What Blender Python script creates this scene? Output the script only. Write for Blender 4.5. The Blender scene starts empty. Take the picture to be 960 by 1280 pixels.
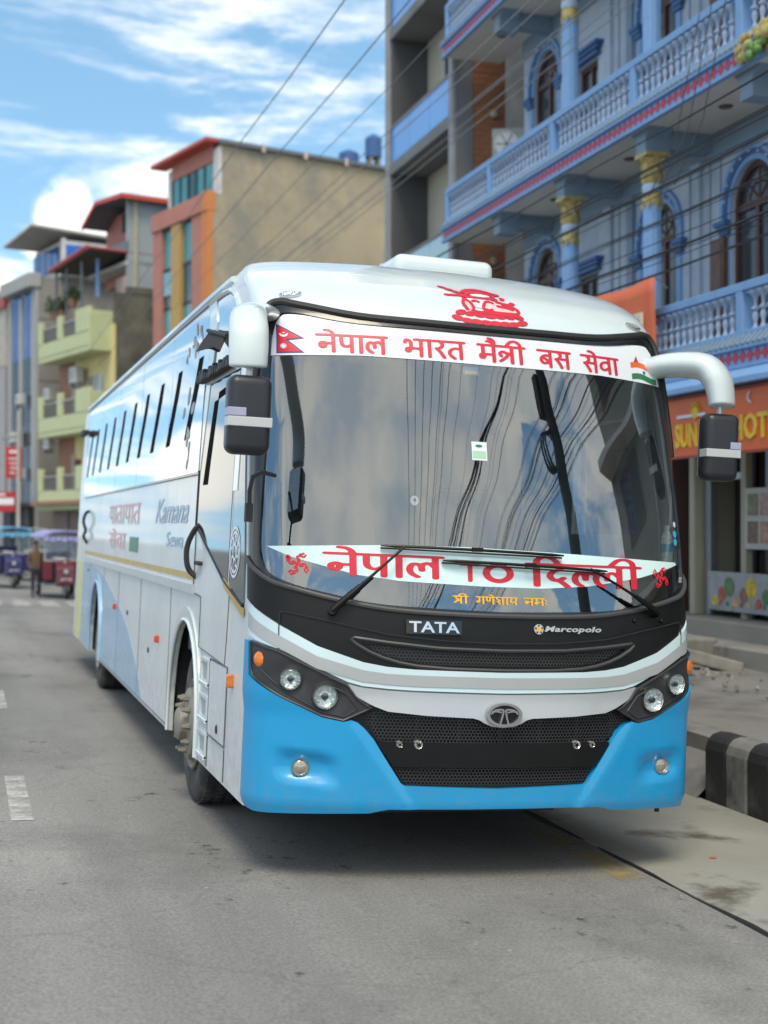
import bpy, bmesh, math, random
import numpy as np
from mathutils import Vector, Matrix, geometry
R = math.radians
random.seed(7)
SC = bpy.context.scene
COL = SC.collection

# ------------------------------------------------------------------ camera
YAW = math.atan(525/1740); PITCH = math.atan(15/1740)
cam = bpy.data.cameras.new('camera'); camo = bpy.data.objects.new('camera', cam); COL.objects.link(camo)
camo.location = (-2.61, -6.52, 1.85)
camo.rotation_euler = (math.pi/2 + PITCH, 0, -YAW)
cam.sensor_fit = 'VERTICAL'; cam.sensor_height = 36; cam.sensor_width = 27
cam.lens = 36*1740/1280
cam.clip_end = 3000
cam.dof.use_dof = True; cam.dof.focus_distance = 7.25; cam.dof.aperture_fstop = 1.8
SC.camera = camo
SC.view_settings.view_transform = 'Standard'; SC.view_settings.look = 'None'
SC.view_settings.exposure = 0.88
SC.view_settings.use_white_balance = True; SC.view_settings.white_balance_temperature = 7100; SC.view_settings.white_balance_tint = 8; SC.view_settings.gamma = 1

# ------------------------------------------------------------------ sky and sun
SUN_EL, SUN_AZ = R(60), R(200)          # azimuth clockwise from +Y
world = bpy.data.worlds.new('World'); SC.world = world; world.use_nodes = True
wt = world.node_tree; wt.nodes.clear()
def WN(t, **k):
    n = wt.nodes.new(t)
    for a, b in k.items(): setattr(n, a, b)
    return n
sky = WN('ShaderNodeTexSky', sky_type='NISHITA', sun_disc=False, sun_elevation=SUN_EL, sun_rotation=SUN_AZ, altitude=100, air_density=1.0, dust_density=0.25, ozone_density=1.4)
bg1 = WN('ShaderNodeBackground'); bg1.inputs[1].default_value = 0.148
hs = WN('ShaderNodeHueSaturation'); hs.inputs['Saturation'].default_value = 1.1; hs.inputs['Hue'].default_value = 0.487
wt.links.new(sky.outputs[0], hs.inputs['Color']); wt.links.new(hs.outputs[0], bg1.inputs[0])
tc = WN('ShaderNodeTexCoord'); svs = WN('ShaderNodeSeparateXYZ'); wt.links.new(tc.outputs['Generated'], svs.inputs[0])
sva = WN('ShaderNodeMath', operation='MULTIPLY_ADD'); wt.links.new(svs.outputs[2], sva.inputs[0]); sva.inputs[1].default_value = 0.9; sva.inputs[2].default_value = 0.17
svc = WN('ShaderNodeCombineXYZ'); wt.links.new(svs.outputs[0], svc.inputs[0]); wt.links.new(svs.outputs[1], svc.inputs[1]); wt.links.new(sva.outputs[0], svc.inputs[2])
svn = WN('ShaderNodeVectorMath', operation='NORMALIZE'); wt.links.new(svc.outputs[0], svn.inputs[0]); wt.links.new(svn.outputs[0], sky.inputs['Vector'])
sep = WN('ShaderNodeSeparateXYZ'); wt.links.new(tc.outputs['Generated'], sep.inputs[0])
def wmath(op, a, b=None, c=None):
    n = WN('ShaderNodeMath', operation=op)
    for i, v in enumerate((a, b, c)):
        if v is None: continue
        if isinstance(v, (int, float)): n.inputs[i].default_value = v
        else: wt.links.new(v, n.inputs[i])
    return n.outputs[0]
zz = wmath('ADD', wmath('MAXIMUM', sep.outputs[2], 0.0), 0.12)
cmb = WN('ShaderNodeCombineXYZ')
wt.links.new(wmath('DIVIDE', sep.outputs[0], zz), cmb.inputs[0]); wt.links.new(wmath('DIVIDE', sep.outputs[1], zz), cmb.inputs[1])
mp = WN('ShaderNodeMapping'); wt.links.new(cmb.outputs[0], mp.inputs[0]); mp.inputs['Location'].default_value = (3.1, 1.7, 0); mp.inputs['Rotation'].default_value = (0, 0, R(20)); mp.inputs['Scale'].default_value = (0.75, 1.25, 1)
n1 = WN('ShaderNodeTexNoise'); n1.inputs['Scale'].default_value = 1.9; n1.inputs['Detail'].default_value = 12; n1.inputs['Roughness'].default_value = 0.66; n1.inputs['Distortion'].default_value = 0.35
wt.links.new(mp.outputs[0], n1.inputs['Vector'])
rp = WN('ShaderNodeMapRange', interpolation_type='SMOOTHSTEP'); wt.links.new(n1.outputs[0], rp.inputs[0]); rp.inputs[1].default_value = 0.45; rp.inputs[2].default_value = 0.63
# heaped clouds low on the horizon, made of overlapping puffs
n2 = WN('ShaderNodeTexNoise'); n2.inputs['Scale'].default_value = 26; n2.inputs['Detail'].default_value = 6; n2.inputs['Roughness'].default_value = 0.6
wt.links.new(tc.outputs['Generated'], n2.inputs['Vector'])
puff = None
def sdir(az, el): return (math.sin(R(az))*math.cos(R(el)), math.cos(R(az))*math.cos(R(el)), math.sin(R(el)))
for az, el, rad in ((4.3, 12.9, .75), (3.6, 12.0, .95), (4.9, 12.1, .8), (5.5, 11.2, .8), (3.1, 11.2, .8), (4.3, 10.9, 1.5), (5.2, 9.6, 2.0), (1.4, 8.2, 1.7), (0.2, 7.0, 2.0), (-9, 3.5, 2.0), (8.5, 6, 4), (-55, 9, 8), (-75, 6, 9), (160, 34, 13), (178, 30, 13), (196, 38, 14), (215, 28, 12), (140, 44, 13), (120, 30, 9), (180, 56, 15), (236, 44, 12),
                    (120, 8, 8), (150, 10, 9), (185, 12, 9), (215, 8, 9), (250, 9, 9)):
    d = sdir(az, el)
    dp = WN('ShaderNodeVectorMath', operation='DISTANCE'); wt.links.new(tc.outputs['Generated'], dp.inputs[0]); dp.inputs[1].default_value = d
    f = wmath('SUBTRACT', rad*math.pi/180, dp.outputs['Value'])
    puff = f if puff is None else wmath('MAXIMUM', puff, f)
pf = wmath('ADD', puff, wmath('MULTIPLY', wmath('SUBTRACT', n2.outputs[0], 0.5), 0.03))
rp2 = WN('ShaderNodeMapRange', interpolation_type='SMOOTHSTEP'); wt.links.new(pf, rp2.inputs[0]); rp2.inputs[1].default_value = -0.003; rp2.inputs[2].default_value = 0.006
mask = wmath('MAXIMUM', wmath('MULTIPLY', rp.outputs[0], 0.85), rp2.outputs[0])
bg2 = WN('ShaderNodeBackground'); bg2.inputs[1].default_value = 0.90
cr = WN('ShaderNodeValToRGB'); cr.color_ramp.elements[0].color = (0.60, 0.69, 0.82, 1); cr.color_ramp.elements[1].color = (1.0, 0.99, 0.97, 1)
cr.color_ramp.elements[0].position = 0.35; cr.color_ramp.elements[1].position = 0.62
n3 = WN('ShaderNodeTexNoise'); n3.inputs['Scale'].default_value = 7; n3.inputs['Detail'].default_value = 7; wt.links.new(tc.outputs['Generated'], n3.inputs['Vector'])
wt.links.new(n3.outputs[0], cr.inputs[0]); wt.links.new(cr.outputs[0], bg2.inputs[0])
mx = WN('ShaderNodeMixShader'); wo = WN('ShaderNodeOutputWorld')
wt.links.new(mask, mx.inputs[0]); wt.links.new(bg1.outputs[0], mx.inputs[1]); wt.links.new(bg2.outputs[0], mx.inputs[2]); wt.links.new(mx.outputs[0], wo.inputs[0])

sl = bpy.data.lights.new('sun', 'SUN'); sl.energy = 1.5; sl.angle = R(24); sl.color = (1, 0.93, 0.82)
so = bpy.data.objects.new('sun', sl); COL.objects.link(so); so.location = (10, -10, 30)
sd = Vector((math.sin(SUN_AZ)*math.cos(SUN_EL), math.cos(SUN_AZ)*math.cos(SUN_EL), math.sin(SUN_EL)))
so.rotation_euler = sd.to_track_quat('Z', 'Y').to_euler()

# ------------------------------------------------------------------ materials
MATS = {}
def mat(name, color, rough=0.6, metal=0.0, var=0.12, vscale=3.0, bump=0.0, bscale=40.0, coat=0.0, dirt=None, spec=0.5, dscale=1.2, dlo=0.5, dhi=0.72, alpha=None, emit=None):
    m = bpy.data.materials.new(name); m.use_nodes = True; nt = m.node_tree; b = nt.nodes['Principled BSDF']
    b.inputs['Roughness'].default_value = rough; b.inputs['Metallic'].default_value = metal
    b.inputs['Coat Weight'].default_value = coat; b.inputs['Coat Roughness'].default_value = 0.04
    b.inputs['Specular IOR Level'].default_value = spec
    c = (*color, 1)
    t = nt.nodes.new('ShaderNodeTexCoord'); n = nt.nodes.new('ShaderNodeTexNoise'); n.inputs['Scale'].default_value = vscale; n.inputs['Detail'].default_value = 6
    nt.links.new(t.outputs['Object'], n.inputs['Vector'])
    r = nt.nodes.new('ShaderNodeValToRGB')
    lo = tuple(max(0, x*(1-var)) for x in color); hi = tuple(min(1, x*(1+var)) for x in color)
    r.color_ramp.elements[0].color = (*lo, 1); r.color_ramp.elements[0].position = 0.3
    r.color_ramp.elements[1].color = (*hi, 1); r.color_ramp.elements[1].position = 0.7
    nt.links.new(n.outputs[0], r.inputs[0]); out = r.outputs[0]
    if dirt:
        n4 = nt.nodes.new('ShaderNodeTexNoise'); n4.inputs['Scale'].default_value = dscale; n4.inputs['Detail'].default_value = 8; n4.inputs['Roughness'].default_value = 0.65
        nt.links.new(t.outputs['Object'], n4.inputs['Vector'])
        mr = nt.nodes.new('ShaderNodeMapRange'); mr.inputs[1].default_value = dlo; mr.inputs[2].default_value = dhi; nt.links.new(n4.outputs[0], mr.inputs[0])
        mi = nt.nodes.new('ShaderNodeMix'); mi.data_type = 'RGBA'; nt.links.new(mr.outputs[0], mi.inputs[0]); nt.links.new(out, mi.inputs[6]); mi.inputs[7].default_value = (*dirt, 1)
        out = mi.outputs[2]
    nt.links.new(out, b.inputs['Base Color'])
    if bump:
        n5 = nt.nodes.new('ShaderNodeTexNoise'); n5.inputs['Scale'].default_value = bscale; n5.inputs['Detail'].default_value = 5; nt.links.new(t.outputs['Object'], n5.inputs['Vector'])
        bp = nt.nodes.new('ShaderNodeBump'); bp.inputs['Strength'].default_value = bump; bp.inputs['Distance'].default_value = 0.01
        nt.links.new(n5.outputs[0], bp.inputs['Height']); nt.links.new(bp.outputs[0], b.inputs['Normal'])
    if emit: b.inputs['Emission Color'].default_value = (*emit[0], 1); b.inputs['Emission Strength'].default_value = emit[1]
    MATS[name] = m
    return m

white_paint = mat('white_bus_paint', (0.60, 0.675, 0.69), 0.32, 0, 0.03, 2, coat=0.8)
side_paint = mat('white_side_paint', (0.64, 0.68, 0.70), 0.40, 0, 0.05, 1.5, coat=0.4, dirt=(0.50, 0.51, 0.50), dscale=0.9, dlo=0.5, dhi=0.8)
blue_paint = mat('blue_bus_paint', (0.0, 0.285, 0.58), 0.34, 0, 0.04, 2, coat=0.35, dirt=(0.012, 0.245, 0.48), dscale=3, dlo=0.55, dhi=0.8)
ltblue_paint = mat('light_blue_side_paint', (0.30, 0.52, 0.74), 0.35, 0, 0.04, 2, coat=0.6)
cyan_white = mat('pale_cyan_sheet', (0.60, 0.80, 0.81), 0.4, 0, 0.03, 4)
band_white = mat('pale_blue_white_paint', (0.58, 0.72, 0.77), 0.33, 0, 0.03, 3, coat=0.6)
band_grey = mat('grey_stripe_paint', (0.40, 0.42, 0.43), 0.4, 0.1, 0.03, 3, coat=0.4)
silver = mat('silver_bar_paint', (0.46, 0.48, 0.50), 0.34, 0.35, 0.03, 3, coat=0.4)
banner_white = mat('white_vinyl', (0.68, 0.72, 0.76), 0.35, 0, 0.02, 3)
red_vinyl = mat('red_vinyl', (0.62, 0.012, 0.035), 0.4, 0, 0.05, 6)
pale_red = mat('faded_red_vinyl', (0.72, 0.20, 0.20), 0.45, 0, 0.25, 20)
pink_vinyl = mat('pink_tint_vinyl', (0.82, 0.50, 0.48), 0.45, 0, 0.15, 30)
yellow_vinyl = mat('yellow_vinyl', (0.80, 0.42, 0.01), 0.4)
gold_vinyl = mat('gold_stripe_vinyl', (0.50, 0.33, 0.06), 0.35, 0.1, 0.1, 5)
faint_red = mat('faded_side_lettering', (0.66, 0.33, 0.33), 0.4, 0, 0.1, 9)
faint_blue = mat('blue_side_lettering', (0.36, 0.49, 0.64), 0.4, 0, 0.1, 9)
green_vinyl = mat('green_vinyl', (0.02, 0.18, 0.07), 0.4)
orange_vinyl = mat('saffron_vinyl', (0.80, 0.13, 0.02), 0.4)
navy_vinyl = mat('navy_vinyl', (0.02, 0.04, 0.25), 0.4)
black_gloss = mat('black_gloss_paint', (0.006, 0.007, 0.008), 0.22, 0, 0.2, 4, coat=0.3)
black_satin = mat('black_satin_plastic', (0.005, 0.0055, 0.006), 0.40, 0, 0.2, 8, bump=0.05, bscale=300, spec=0.3)
lamp_dark = mat('dark_grey_lamp_bezel', (0.035, 0.036, 0.040), 0.42, 0.2, 0.1, 8)
rubber = mat('black_rubber', (0.018, 0.018, 0.019), 0.6, 0, 0.15, 8)
tyre_mat = mat('tyre_rubber', (0.035, 0.035, 0.036), 0.78, 0, 0.2, 10, bump=0.2, bscale=60, dirt=(0.14, 0.13, 0.12), dscale=4, dlo=0.5, dhi=0.75)
rim_mat = mat('dusty_rim_paint', (0.24, 0.225, 0.19), 0.6, 0.2, 0.15, 10, dirt=(0.12, 0.10, 0.08), dscale=9)
chrome = mat('chrome', (0.66, 0.66, 0.66), 0.24, 1.0, 0.03)
reflector = mat('lamp_reflector', (0.84, 0.84, 0.84), 0.20, 0.80, 0.04, 30, bump=0.9, bscale=45)
lens_clear = mat('clear_lens', (0.80, 0.82, 0.82), 0.05, 0.0, 0.1, 60, spec=0.9, bump=0.4, bscale=120)
amber = mat('amber_lens', (0.75, 0.19, 0.01), 0.16, 0, 0.2, 40, coat=0.8, bump=0.4, bscale=90)
fog_mat = mat('fog_lens', (0.34, 0.33, 0.27), 0.15, 0.4, 0.2, 40, coat=1)
mirror_black = mat('mirror_head_plastic', (0.018, 0.020, 0.026), 0.38, 0, 0.15, 10)
tape = mat('silver_reflective_tape', (0.50, 0.52, 0.52), 0.4, 0.2, 0.05)
tape2 = mat('lavender_tape', (0.33, 0.35, 0.48), 0.4)
cabin_dark = mat('cabin_trim', (0.05, 0.055, 0.06), 0.7)
cabin_grey = mat('cabin_light_trim', (0.50, 0.55, 0.56), 0.5)
seat_mat = mat('seat_cloth', (0.06, 0.07, 0.10), 0.9, 0, 0.2, 12)

def splash(m, z0, z1, color, strength):
    nt = m.node_tree; b = nt.nodes['Principled BSDF']; prev = b.inputs['Base Color'].links[0].from_socket
    t = nt.nodes.new('ShaderNodeTexCoord'); sp = nt.nodes.new('ShaderNodeSeparateXYZ'); nt.links.new(t.outputs['Object'], sp.inputs[0])
    r = nt.nodes.new('ShaderNodeMapRange'); r.inputs[1].default_value = z1; r.inputs[2].default_value = z0; nt.links.new(sp.outputs[2], r.inputs[0])
    n = nt.nodes.new('ShaderNodeTexNoise'); n.inputs['Scale'].default_value = 14; n.inputs['Detail'].default_value = 9; n.inputs['Roughness'].default_value = .75; nt.links.new(t.outputs['Object'], n.inputs['Vector'])
    r2 = nt.nodes.new('ShaderNodeMapRange'); r2.inputs[1].default_value = .42; r2.inputs[2].default_value = .7; nt.links.new(n.outputs[0], r2.inputs[0])
    mu = nt.nodes.new('ShaderNodeMath'); mu.operation = 'MULTIPLY'; nt.links.new(r.outputs[0], mu.inputs[0]); nt.links.new(r2.outputs[0], mu.inputs[1])
    m2 = nt.nodes.new('ShaderNodeMath'); m2.operation = 'MULTIPLY'; m2.inputs[1].default_value = strength; nt.links.new(mu.outputs[0], m2.inputs[0])
    mi = nt.nodes.new('ShaderNodeMix'); mi.data_type = 'RGBA'; nt.links.new(m2.outputs[0], mi.inputs[0]); nt.links.new(prev, mi.inputs[6]); mi.inputs[7].default_value = (*color, 1); nt.links.new(mi.outputs[2], b.inputs['Base Color'])
    ra = nt.nodes.new('ShaderNodeMapRange'); ra.inputs[3].default_value = b.inputs['Roughness'].default_value; ra.inputs[4].default_value = .8; nt.links.new(m2.outputs[0], ra.inputs[0]); nt.links.new(ra.outputs[0], b.inputs['Roughness'])
splash(blue_paint, .33, .65, (.14,.20,.24), .4); splash(side_paint, .33, 1.3, (.30,.27,.22), .6); splash(ltblue_paint, .33, 1.2, (.25,.24,.22), .55)
def glass_mat(name, fac, tint, rough=0.015, edge=0.6, wob=0.0):
    m = bpy.data.materials.new(name); m.use_nodes = True; nt = m.node_tree; nt.nodes.clear()
    g = nt.nodes.new('ShaderNodeBsdfGlossy'); g.inputs[0].default_value = (0.88, 0.95, 1, 1); g.inputs['Roughness'].default_value = rough
    t = nt.nodes.new('ShaderNodeBsdfTransparent'); t.inputs[0].default_value = (*tint, 1)
    lw = nt.nodes.new('ShaderNodeLayerWeight'); lw.inputs[0].default_value = 0.25
    mr = nt.nodes.new('ShaderNodeMapRange'); mr.inputs[3].default_value = fac; mr.inputs[4].default_value = edge; nt.links.new(lw.outputs['Fresnel'], mr.inputs[0])
    mxx = nt.nodes.new('ShaderNodeMixShader'); o = nt.nodes.new('ShaderNodeOutputMaterial')
    nt.links.new(mr.outputs[0], mxx.inputs[0]); nt.links.new(t.outputs[0], mxx.inputs[1]); nt.links.new(g.outputs[0], mxx.inputs[2]); nt.links.new(mxx.outputs[0], o.inputs[0])
    if wob:
        tcn = nt.nodes.new('ShaderNodeTexCoord'); n = nt.nodes.new('ShaderNodeTexNoise'); n.inputs['Scale'].default_value = 1.3; n.inputs['Detail'].default_value = 1
        nt.links.new(tcn.outputs['Object'], n.inputs['Vector'])
        bp = nt.nodes.new('ShaderNodeBump'); bp.inputs['Strength'].default_value = wob; bp.inputs['Distance'].default_value = 0.05
        nt.links.new(n.outputs[0], bp.inputs['Height']); nt.links.new(bp.outputs[0], g.inputs['Normal'])
    return m
windscreen_glass = glass_mat('windscreen_glass', 0.215, (0.66, 0.70, 0.70), wob=0.004, edge=0.80)
clear_glass = glass_mat('clear_glass', 0.08, (0.85, 0.9, 0.9))
side_mirror_glass = mat('mirror_tinted_side_glass', (0.50, 0.56, 0.60), 0.035, 0.92, 0.03, 1.0, bump=0.06, bscale=1.2)
shop_glass = mat('dark_shop_glass', (0.01, 0.011, 0.012), 0.08, 0, 0.1)
house_glass = mat('dark_window_glass', (0.05, 0.055, 0.06), 0.12, 0, 0.2, 2)

# ------------------------------------------------------------------ mesh builder
class MB:
    def __init__(s): s.v = []; s.f = []
    def box(s, x0, x1, y0, y1, z0, z1):
        b = len(s.v)
        s.v += [(x0,y0,z0),(x1,y0,z0),(x1,y1,z0),(x0,y1,z0),(x0,y0,z1),(x1,y0,z1),(x1,y1,z1),(x0,y1,z1)]
        s.f += [tuple(b+i for i in q) for q in ((3,2,1,0),(4,5,6,7),(0,1,5,4),(1,2,6,5),(2,3,7,6),(3,0,4,7))]
        return s
    def quad(s, a, b, c, d):
        n = len(s.v); s.v += [a,b,c,d]; s.f.append((n,n+1,n+2,n+3)); return s
    def prism(s, poly, axis, d0, d1):
        # poly in the two other axes (order x,y,z without axis), extruded from d0 to d1
        n = len(poly); b = len(s.v)
        def mk(p, d):
            if axis == 0: return (d, p[0], p[1])
            if axis == 1: return (p[0], d, p[1])
            return (p[0], p[1], d)
        s.v += [mk(p, d0) for p in poly] + [mk(p, d1) for p in poly]
        s.f.append(tuple(b+i for i in range(n-1,-1,-1))); s.f.append(tuple(b+n+i for i in range(n)))
        for i in range(n):
            j = (i+1) % n; s.f.append((b+i, b+j, b+n+j, b+n+i))
        return s
    def tube(s, pts, r, n=8, cap=True, flat=1.0):
        pts = [Vector(p) for p in pts]; rs = r if isinstance(r, (list, tuple)) else [r]*len(pts)
        b = len(s.v); prev = None
        for i, p in enumerate(pts):
            t = (pts[min(i+1, len(pts)-1)] - pts[max(i-1, 0)]).normalized()
            if prev is None:
                a = Vector((0,0,1)) if abs(t.z) < 0.9 else Vector((1,0,0))
                u = t.cross(a).normalized()
            else:
                u = (prev - t*prev.dot(t)).normalized()
            w = t.cross(u); prev = u
            for k in range(n):
                q = 2*math.pi*k/n
                s.v.append(tuple(p + u*math.cos(q)*rs[i] + w*math.sin(q)*rs[i]*flat))
        for i in range(len(pts)-1):
            for k in range(n):
                k2 = (k+1) % n
                s.f.append((b+i*n+k, b+i*n+k2, b+(i+1)*n+k2, b+(i+1)*n+k))
        if cap:
            s.f.append(tuple(b+k for k in range(n-1,-1,-1))); s.f.append(tuple(b+(len(pts)-1)*n+k for k in range(n)))
        return s
    def lathe(s, prof, n=24, c=(0,0,0), axis='z'):
        # prof list of (radius, height)
        b = len(s.v)
        for r, h in prof:
            for k in range(n):
                q = 2*math.pi*k/n; x, y = r*math.cos(q), r*math.sin(q)
                if axis == 'z': p = (c[0]+x, c[1]+y, c[2]+h)
                elif axis == 'x': p = (c[0]+h, c[1]+x, c[2]+y)
                else: p = (c[0]+x, c[1]+h, c[2]+y)
                s.v.append(p)
        for i in range(len(prof)-1):
            for k in range(n):
                k2 = (k+1) % n
                q = (b+i*n+k, b+i*n+k2, b+(i+1)*n+k2, b+(i+1)*n+k)
                s.f.append(q if axis != 'y' else q[::-1])
        return s
    def sphere(s, c, r, n=10, m=7, sc=(1,1,1)):
        b = len(s.v)
        for i in range(m+1):
            a = math.pi*i/m
            for k in range(n):
                q = 2*math.pi*k/n
                s.v.append((c[0]+r*sc[0]*math.sin(a)*math.cos(q), c[1]+r*sc[1]*math.sin(a)*math.sin(q), c[2]+r*sc[2]*math.cos(a)))
        for i in range(m):
            for k in range(n):
                k2 = (k+1) % n; s.f.append((b+i*n+k, b+(i+1)*n+k, b+(i+1)*n+k2, b+i*n+k2))
        return s
    def build(s, name, m, parent=None, smooth=False, bevel=0, seg=2, loc=None):
        return mkobj(name, s.v, s.f, m, parent, smooth, bevel, seg, loc)
def mkobj(name, v, f, m, parent=None, smooth=False, bevel=0, seg=2, loc=None):
    me = bpy.data.meshes.new(name); me.from_pydata([tuple(map(float, p)) for p in v], [], f); me.validate(); me.update()
    if m: me.materials.append(m)
    o = bpy.data.objects.new(name, me); COL.objects.link(o)
    if parent: o.parent = parent
    if loc: o.location = loc
    if smooth:
        me.polygons.foreach_set('use_smooth', [True]*len(me.polygons))
        try: me.set_sharp_from_angle(angle=R(38))
        except Exception: pass
    if bevel:
        bm = o.modifiers.new('bevel', 'BEVEL'); bm.width = bevel; bm.segments = seg; bm.limit_method = 'ANGLE'; bm.harden_normals = False
    return o
def tag(o, label=None, cat=None, group=None, kind=None):
    if label: o['label'] = label
    if cat: o['category'] = cat
    if group: o['group'] = group
    if kind: o['kind'] = kind
    return o
def thing(name, label, cat, loc=(0,0,0), rot=(0,0,0), group=None):
    o = bpy.data.objects.new(name, None); COL.objects.link(o); o.location = loc; o.rotation_euler = rot; o.empty_display_size = 0.3
    return tag(o, label, cat, group)
def clone(o, parent=None, loc=None):
    c = o.copy(); COL.objects.link(c); c.parent = parent
    if loc is not None: c.location = loc
    for ch in list(o.children): clone(ch, c)
    return c

def in_poly(P, poly):
    P = np.asarray(P, float); x, y = P[:,0], P[:,1]; ins = np.zeros(len(P), bool); n = len(poly)
    for i in range(n):
        x0, y0 = poly[i]; x1, y1 = poly[(i+1) % n]
        if y0 == y1: continue
        c = ((y0 > y) != (y1 > y)) & (x < (x1-x0)*(y-y0)/(y1-y0)+x0); ins ^= c
    return ins
def seg_dist(P, poly):
    P = np.asarray(P, float); d = np.full(len(P), 1e9); n = len(poly)
    for i in range(n):
        a = np.array(poly[i], float); b = np.array(poly[(i+1) % n], float); ab = b-a; L = max(ab@ab, 1e-12)
        t = np.clip(((P-a)@ab)/L, 0, 1); d = np.minimum(d, np.linalg.norm(P-(a+t[:,None]*ab), axis=1))
    return d
def resample(poly, step, closed=True):
    out = []; n = len(poly)
    for i in range(n if closed else n-1):
        a = poly[i]; b = poly[(i+1) % n]; L = math.hypot(b[0]-a[0], b[1]-a[1]); k = max(1, int(math.ceil(L/step)))
        for j in range(k): out.append((a[0]+(b[0]-a[0])*j/k, a[1]+(b[1]-a[1])*j/k))
    if not closed: out.append(poly[-1])
    return out
def tri_region(outer, holes, step, pts=None):
    rings = [resample(outer, step)] + [resample(h, step) for h in holes]
    V = []; E = []; ringidx = []
    for r in rings:
        b = len(V); V += r; E += [(b+i, b+(i+1) % len(r)) for i in range(len(r))]; ringidx.append(list(range(b, b+len(r))))
    if pts is None:
        xs = [p[0] for p in outer]; ys = [p[1] for p in outer]
        gx = np.arange(min(xs)+step/2, max(xs), step); gy = np.arange(min(ys)+step/2, max(ys), step)
        pts = np.array([(x, y) for x in gx for y in gy]) if len(gx) and len(gy) else np.zeros((0,2))
    else: pts = np.array(pts)
    if len(pts):
        ok = in_poly(pts, outer) & (seg_dist(pts, outer) > step*0.35)
        for h in holes: ok &= ~in_poly(pts, h) & (seg_dist(pts, h) > step*0.35)
        pts = pts[ok]; V = V + [tuple(p) for p in pts]
    r = geometry.delaunay_2d_cdt([Vector(p) for p in V], E, [], 0, 1e-6)
    vo = [(p[0], p[1]) for p in r[0]]; fo = r[2]; orig = r[3]
    cen = np.array([((vo[f[0]][0]+vo[f[1]][0]+vo[f[2]][0])/3, (vo[f[0]][1]+vo[f[1]][1]+vo[f[2]][1])/3) for f in fo])
    ok = in_poly(cen, outer)
    for h in holes: ok &= ~in_poly(cen, h)
    faces = [tuple(f) for f, k in zip(fo, ok) if k]
    return vo, faces
def solid_from(vo, faces, fpos, fneg):
    """front sheet at fpos(p), rim and (optional) back sheet at fneg(p)"""
    used = sorted({i for f in faces for i in f}); ix = {k: n for n, k in enumerate(used)}
    V = [fpos(vo[k]) for k in used]; F = [tuple(ix[i] for i in f) for f in faces]
    cnt = {}
    for f in faces:
        for a, b in ((f[0],f[1]),(f[1],f[2]),(f[2],f[0])): cnt[(a,b)] = 1
    bound = [(a,b) for (a,b) in cnt if (b,a) not in cnt]
    rb = {}
    for a, b in bound:
        for k in (a, b):
            if k not in rb:
                rb[k] = (len(V), len(V)+1); V.append(fpos(vo[k])); V.append(fneg(vo[k]))
    for a, b in bound: F.append((rb[b][0], rb[a][0], rb[a][1], rb[b][1]))
    return V, F
def plate(outer, holes, axis, d0, d1, step=5.0):
    """flat plate with holes; axis = normal axis, front at d0, back at d1"""
    vo, faces = tri_region(outer, holes, step, pts=[])
    def mk(p, d):
        if axis == 0: return (d, p[0], p[1])
        if axis == 1: return (p[0], d, p[1])
        return (p[0], p[1], d)
    V, F = solid_from(vo, faces, lambda p: mk(p, d0), lambda p: mk(p, d1))
    b = len(V); V += [mk(p, d1) for p in vo]; F += [tuple(b+i for i in f[::-1]) for f in faces]
    return V, F

# marching squares: field f<0 inside -> polygons
def march(xs, ys, f):
    V = []; key = {}; F = []
    ins = f < 0
    cs = ins[:-1,:-1] | ins[1:,:-1] | ins[1:,1:] | ins[:-1,1:]
    def vid(k, p):
        if k not in key: key[k] = len(V); V.append(p)
        return key[k]
    for i, j in zip(*np.nonzero(cs)):
        c = [(i,j),(i+1,j),(i+1,j+1),(i,j+1)]; poly = []
        for k in range(4):
            a = c[k]; b = c[(k+1) % 4]; fa, fb = f[a], f[b]
            if fa < 0: poly.append(vid(a, (xs[a[0]], ys[a[1]])))
            if (fa < 0) != (fb < 0):
                t = fa/(fa-fb); kk = (min(a,b), max(a,b))
                poly.append(vid(kk, (xs[a[0]]+(xs[b[0]]-xs[a[0]])*t, ys[a[1]]+(ys[b[1]]-ys[a[1]])*t)))
        if len(poly) > 2: F.append(tuple(poly))
    return V, F
def spline(pts, n=7):
    if len(pts) < 3: return pts
    P = [pts[0]] + list(pts) + [pts[-1]]; out = []
    for i in range(1, len(P)-2):
        for k in range(n):
            t = k/n; a, b, c, d = (np.array(P[i+q], float) for q in (-1,0,1,2))
            out.append(tuple(0.5*((2*b)+(-a+c)*t+(2*a-5*b+4*c-d)*t*t+(-a+3*b-3*c+d)*t**3)))
    out.append(pts[-1]); return out
def stroke_mesh(strokes, rx=0.1, ry=0.055, res=0.03):
    """strokes: list of polylines (x,y) or (polyline, scale) -> 2D mesh"""
    S = [(s[0], s[1]) if isinstance(s, tuple) and isinstance(s[0], list) else (s, 1.0) for s in strokes]
    allp = [p for s, _ in S for p in s]
    x0 = min(p[0] for p in allp)-0.25; x1 = max(p[0] for p in allp)+0.25; y0 = min(p[1] for p in allp)-0.25; y1 = max(p[1] for p in allp)+0.25
    xs = np.arange(x0, x1, res); ys = np.arange(y0, y1, res)
    X, Y = np.meshgrid(xs, ys, indexing='ij'); f = np.full(X.shape, 9.0)
    for s, w in S:
        for a, b in zip(s[:-1], s[1:]):
            ax, ay, bx, by = a[0]/rx, a[1]/ry, b[0]/rx, b[1]/ry
            dx, dy = bx-ax, by-ay; L = max(dx*dx+dy*dy, 1e-9)
            t = np.clip(((X/rx-ax)*dx+(Y/ry-ay)*dy)/L, 0, 1)
            f = np.minimum(f, np.hypot(X/rx-ax-t*dx, Y/ry-ay-t*dy)-w)
    return march(xs, ys, f)

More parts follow.
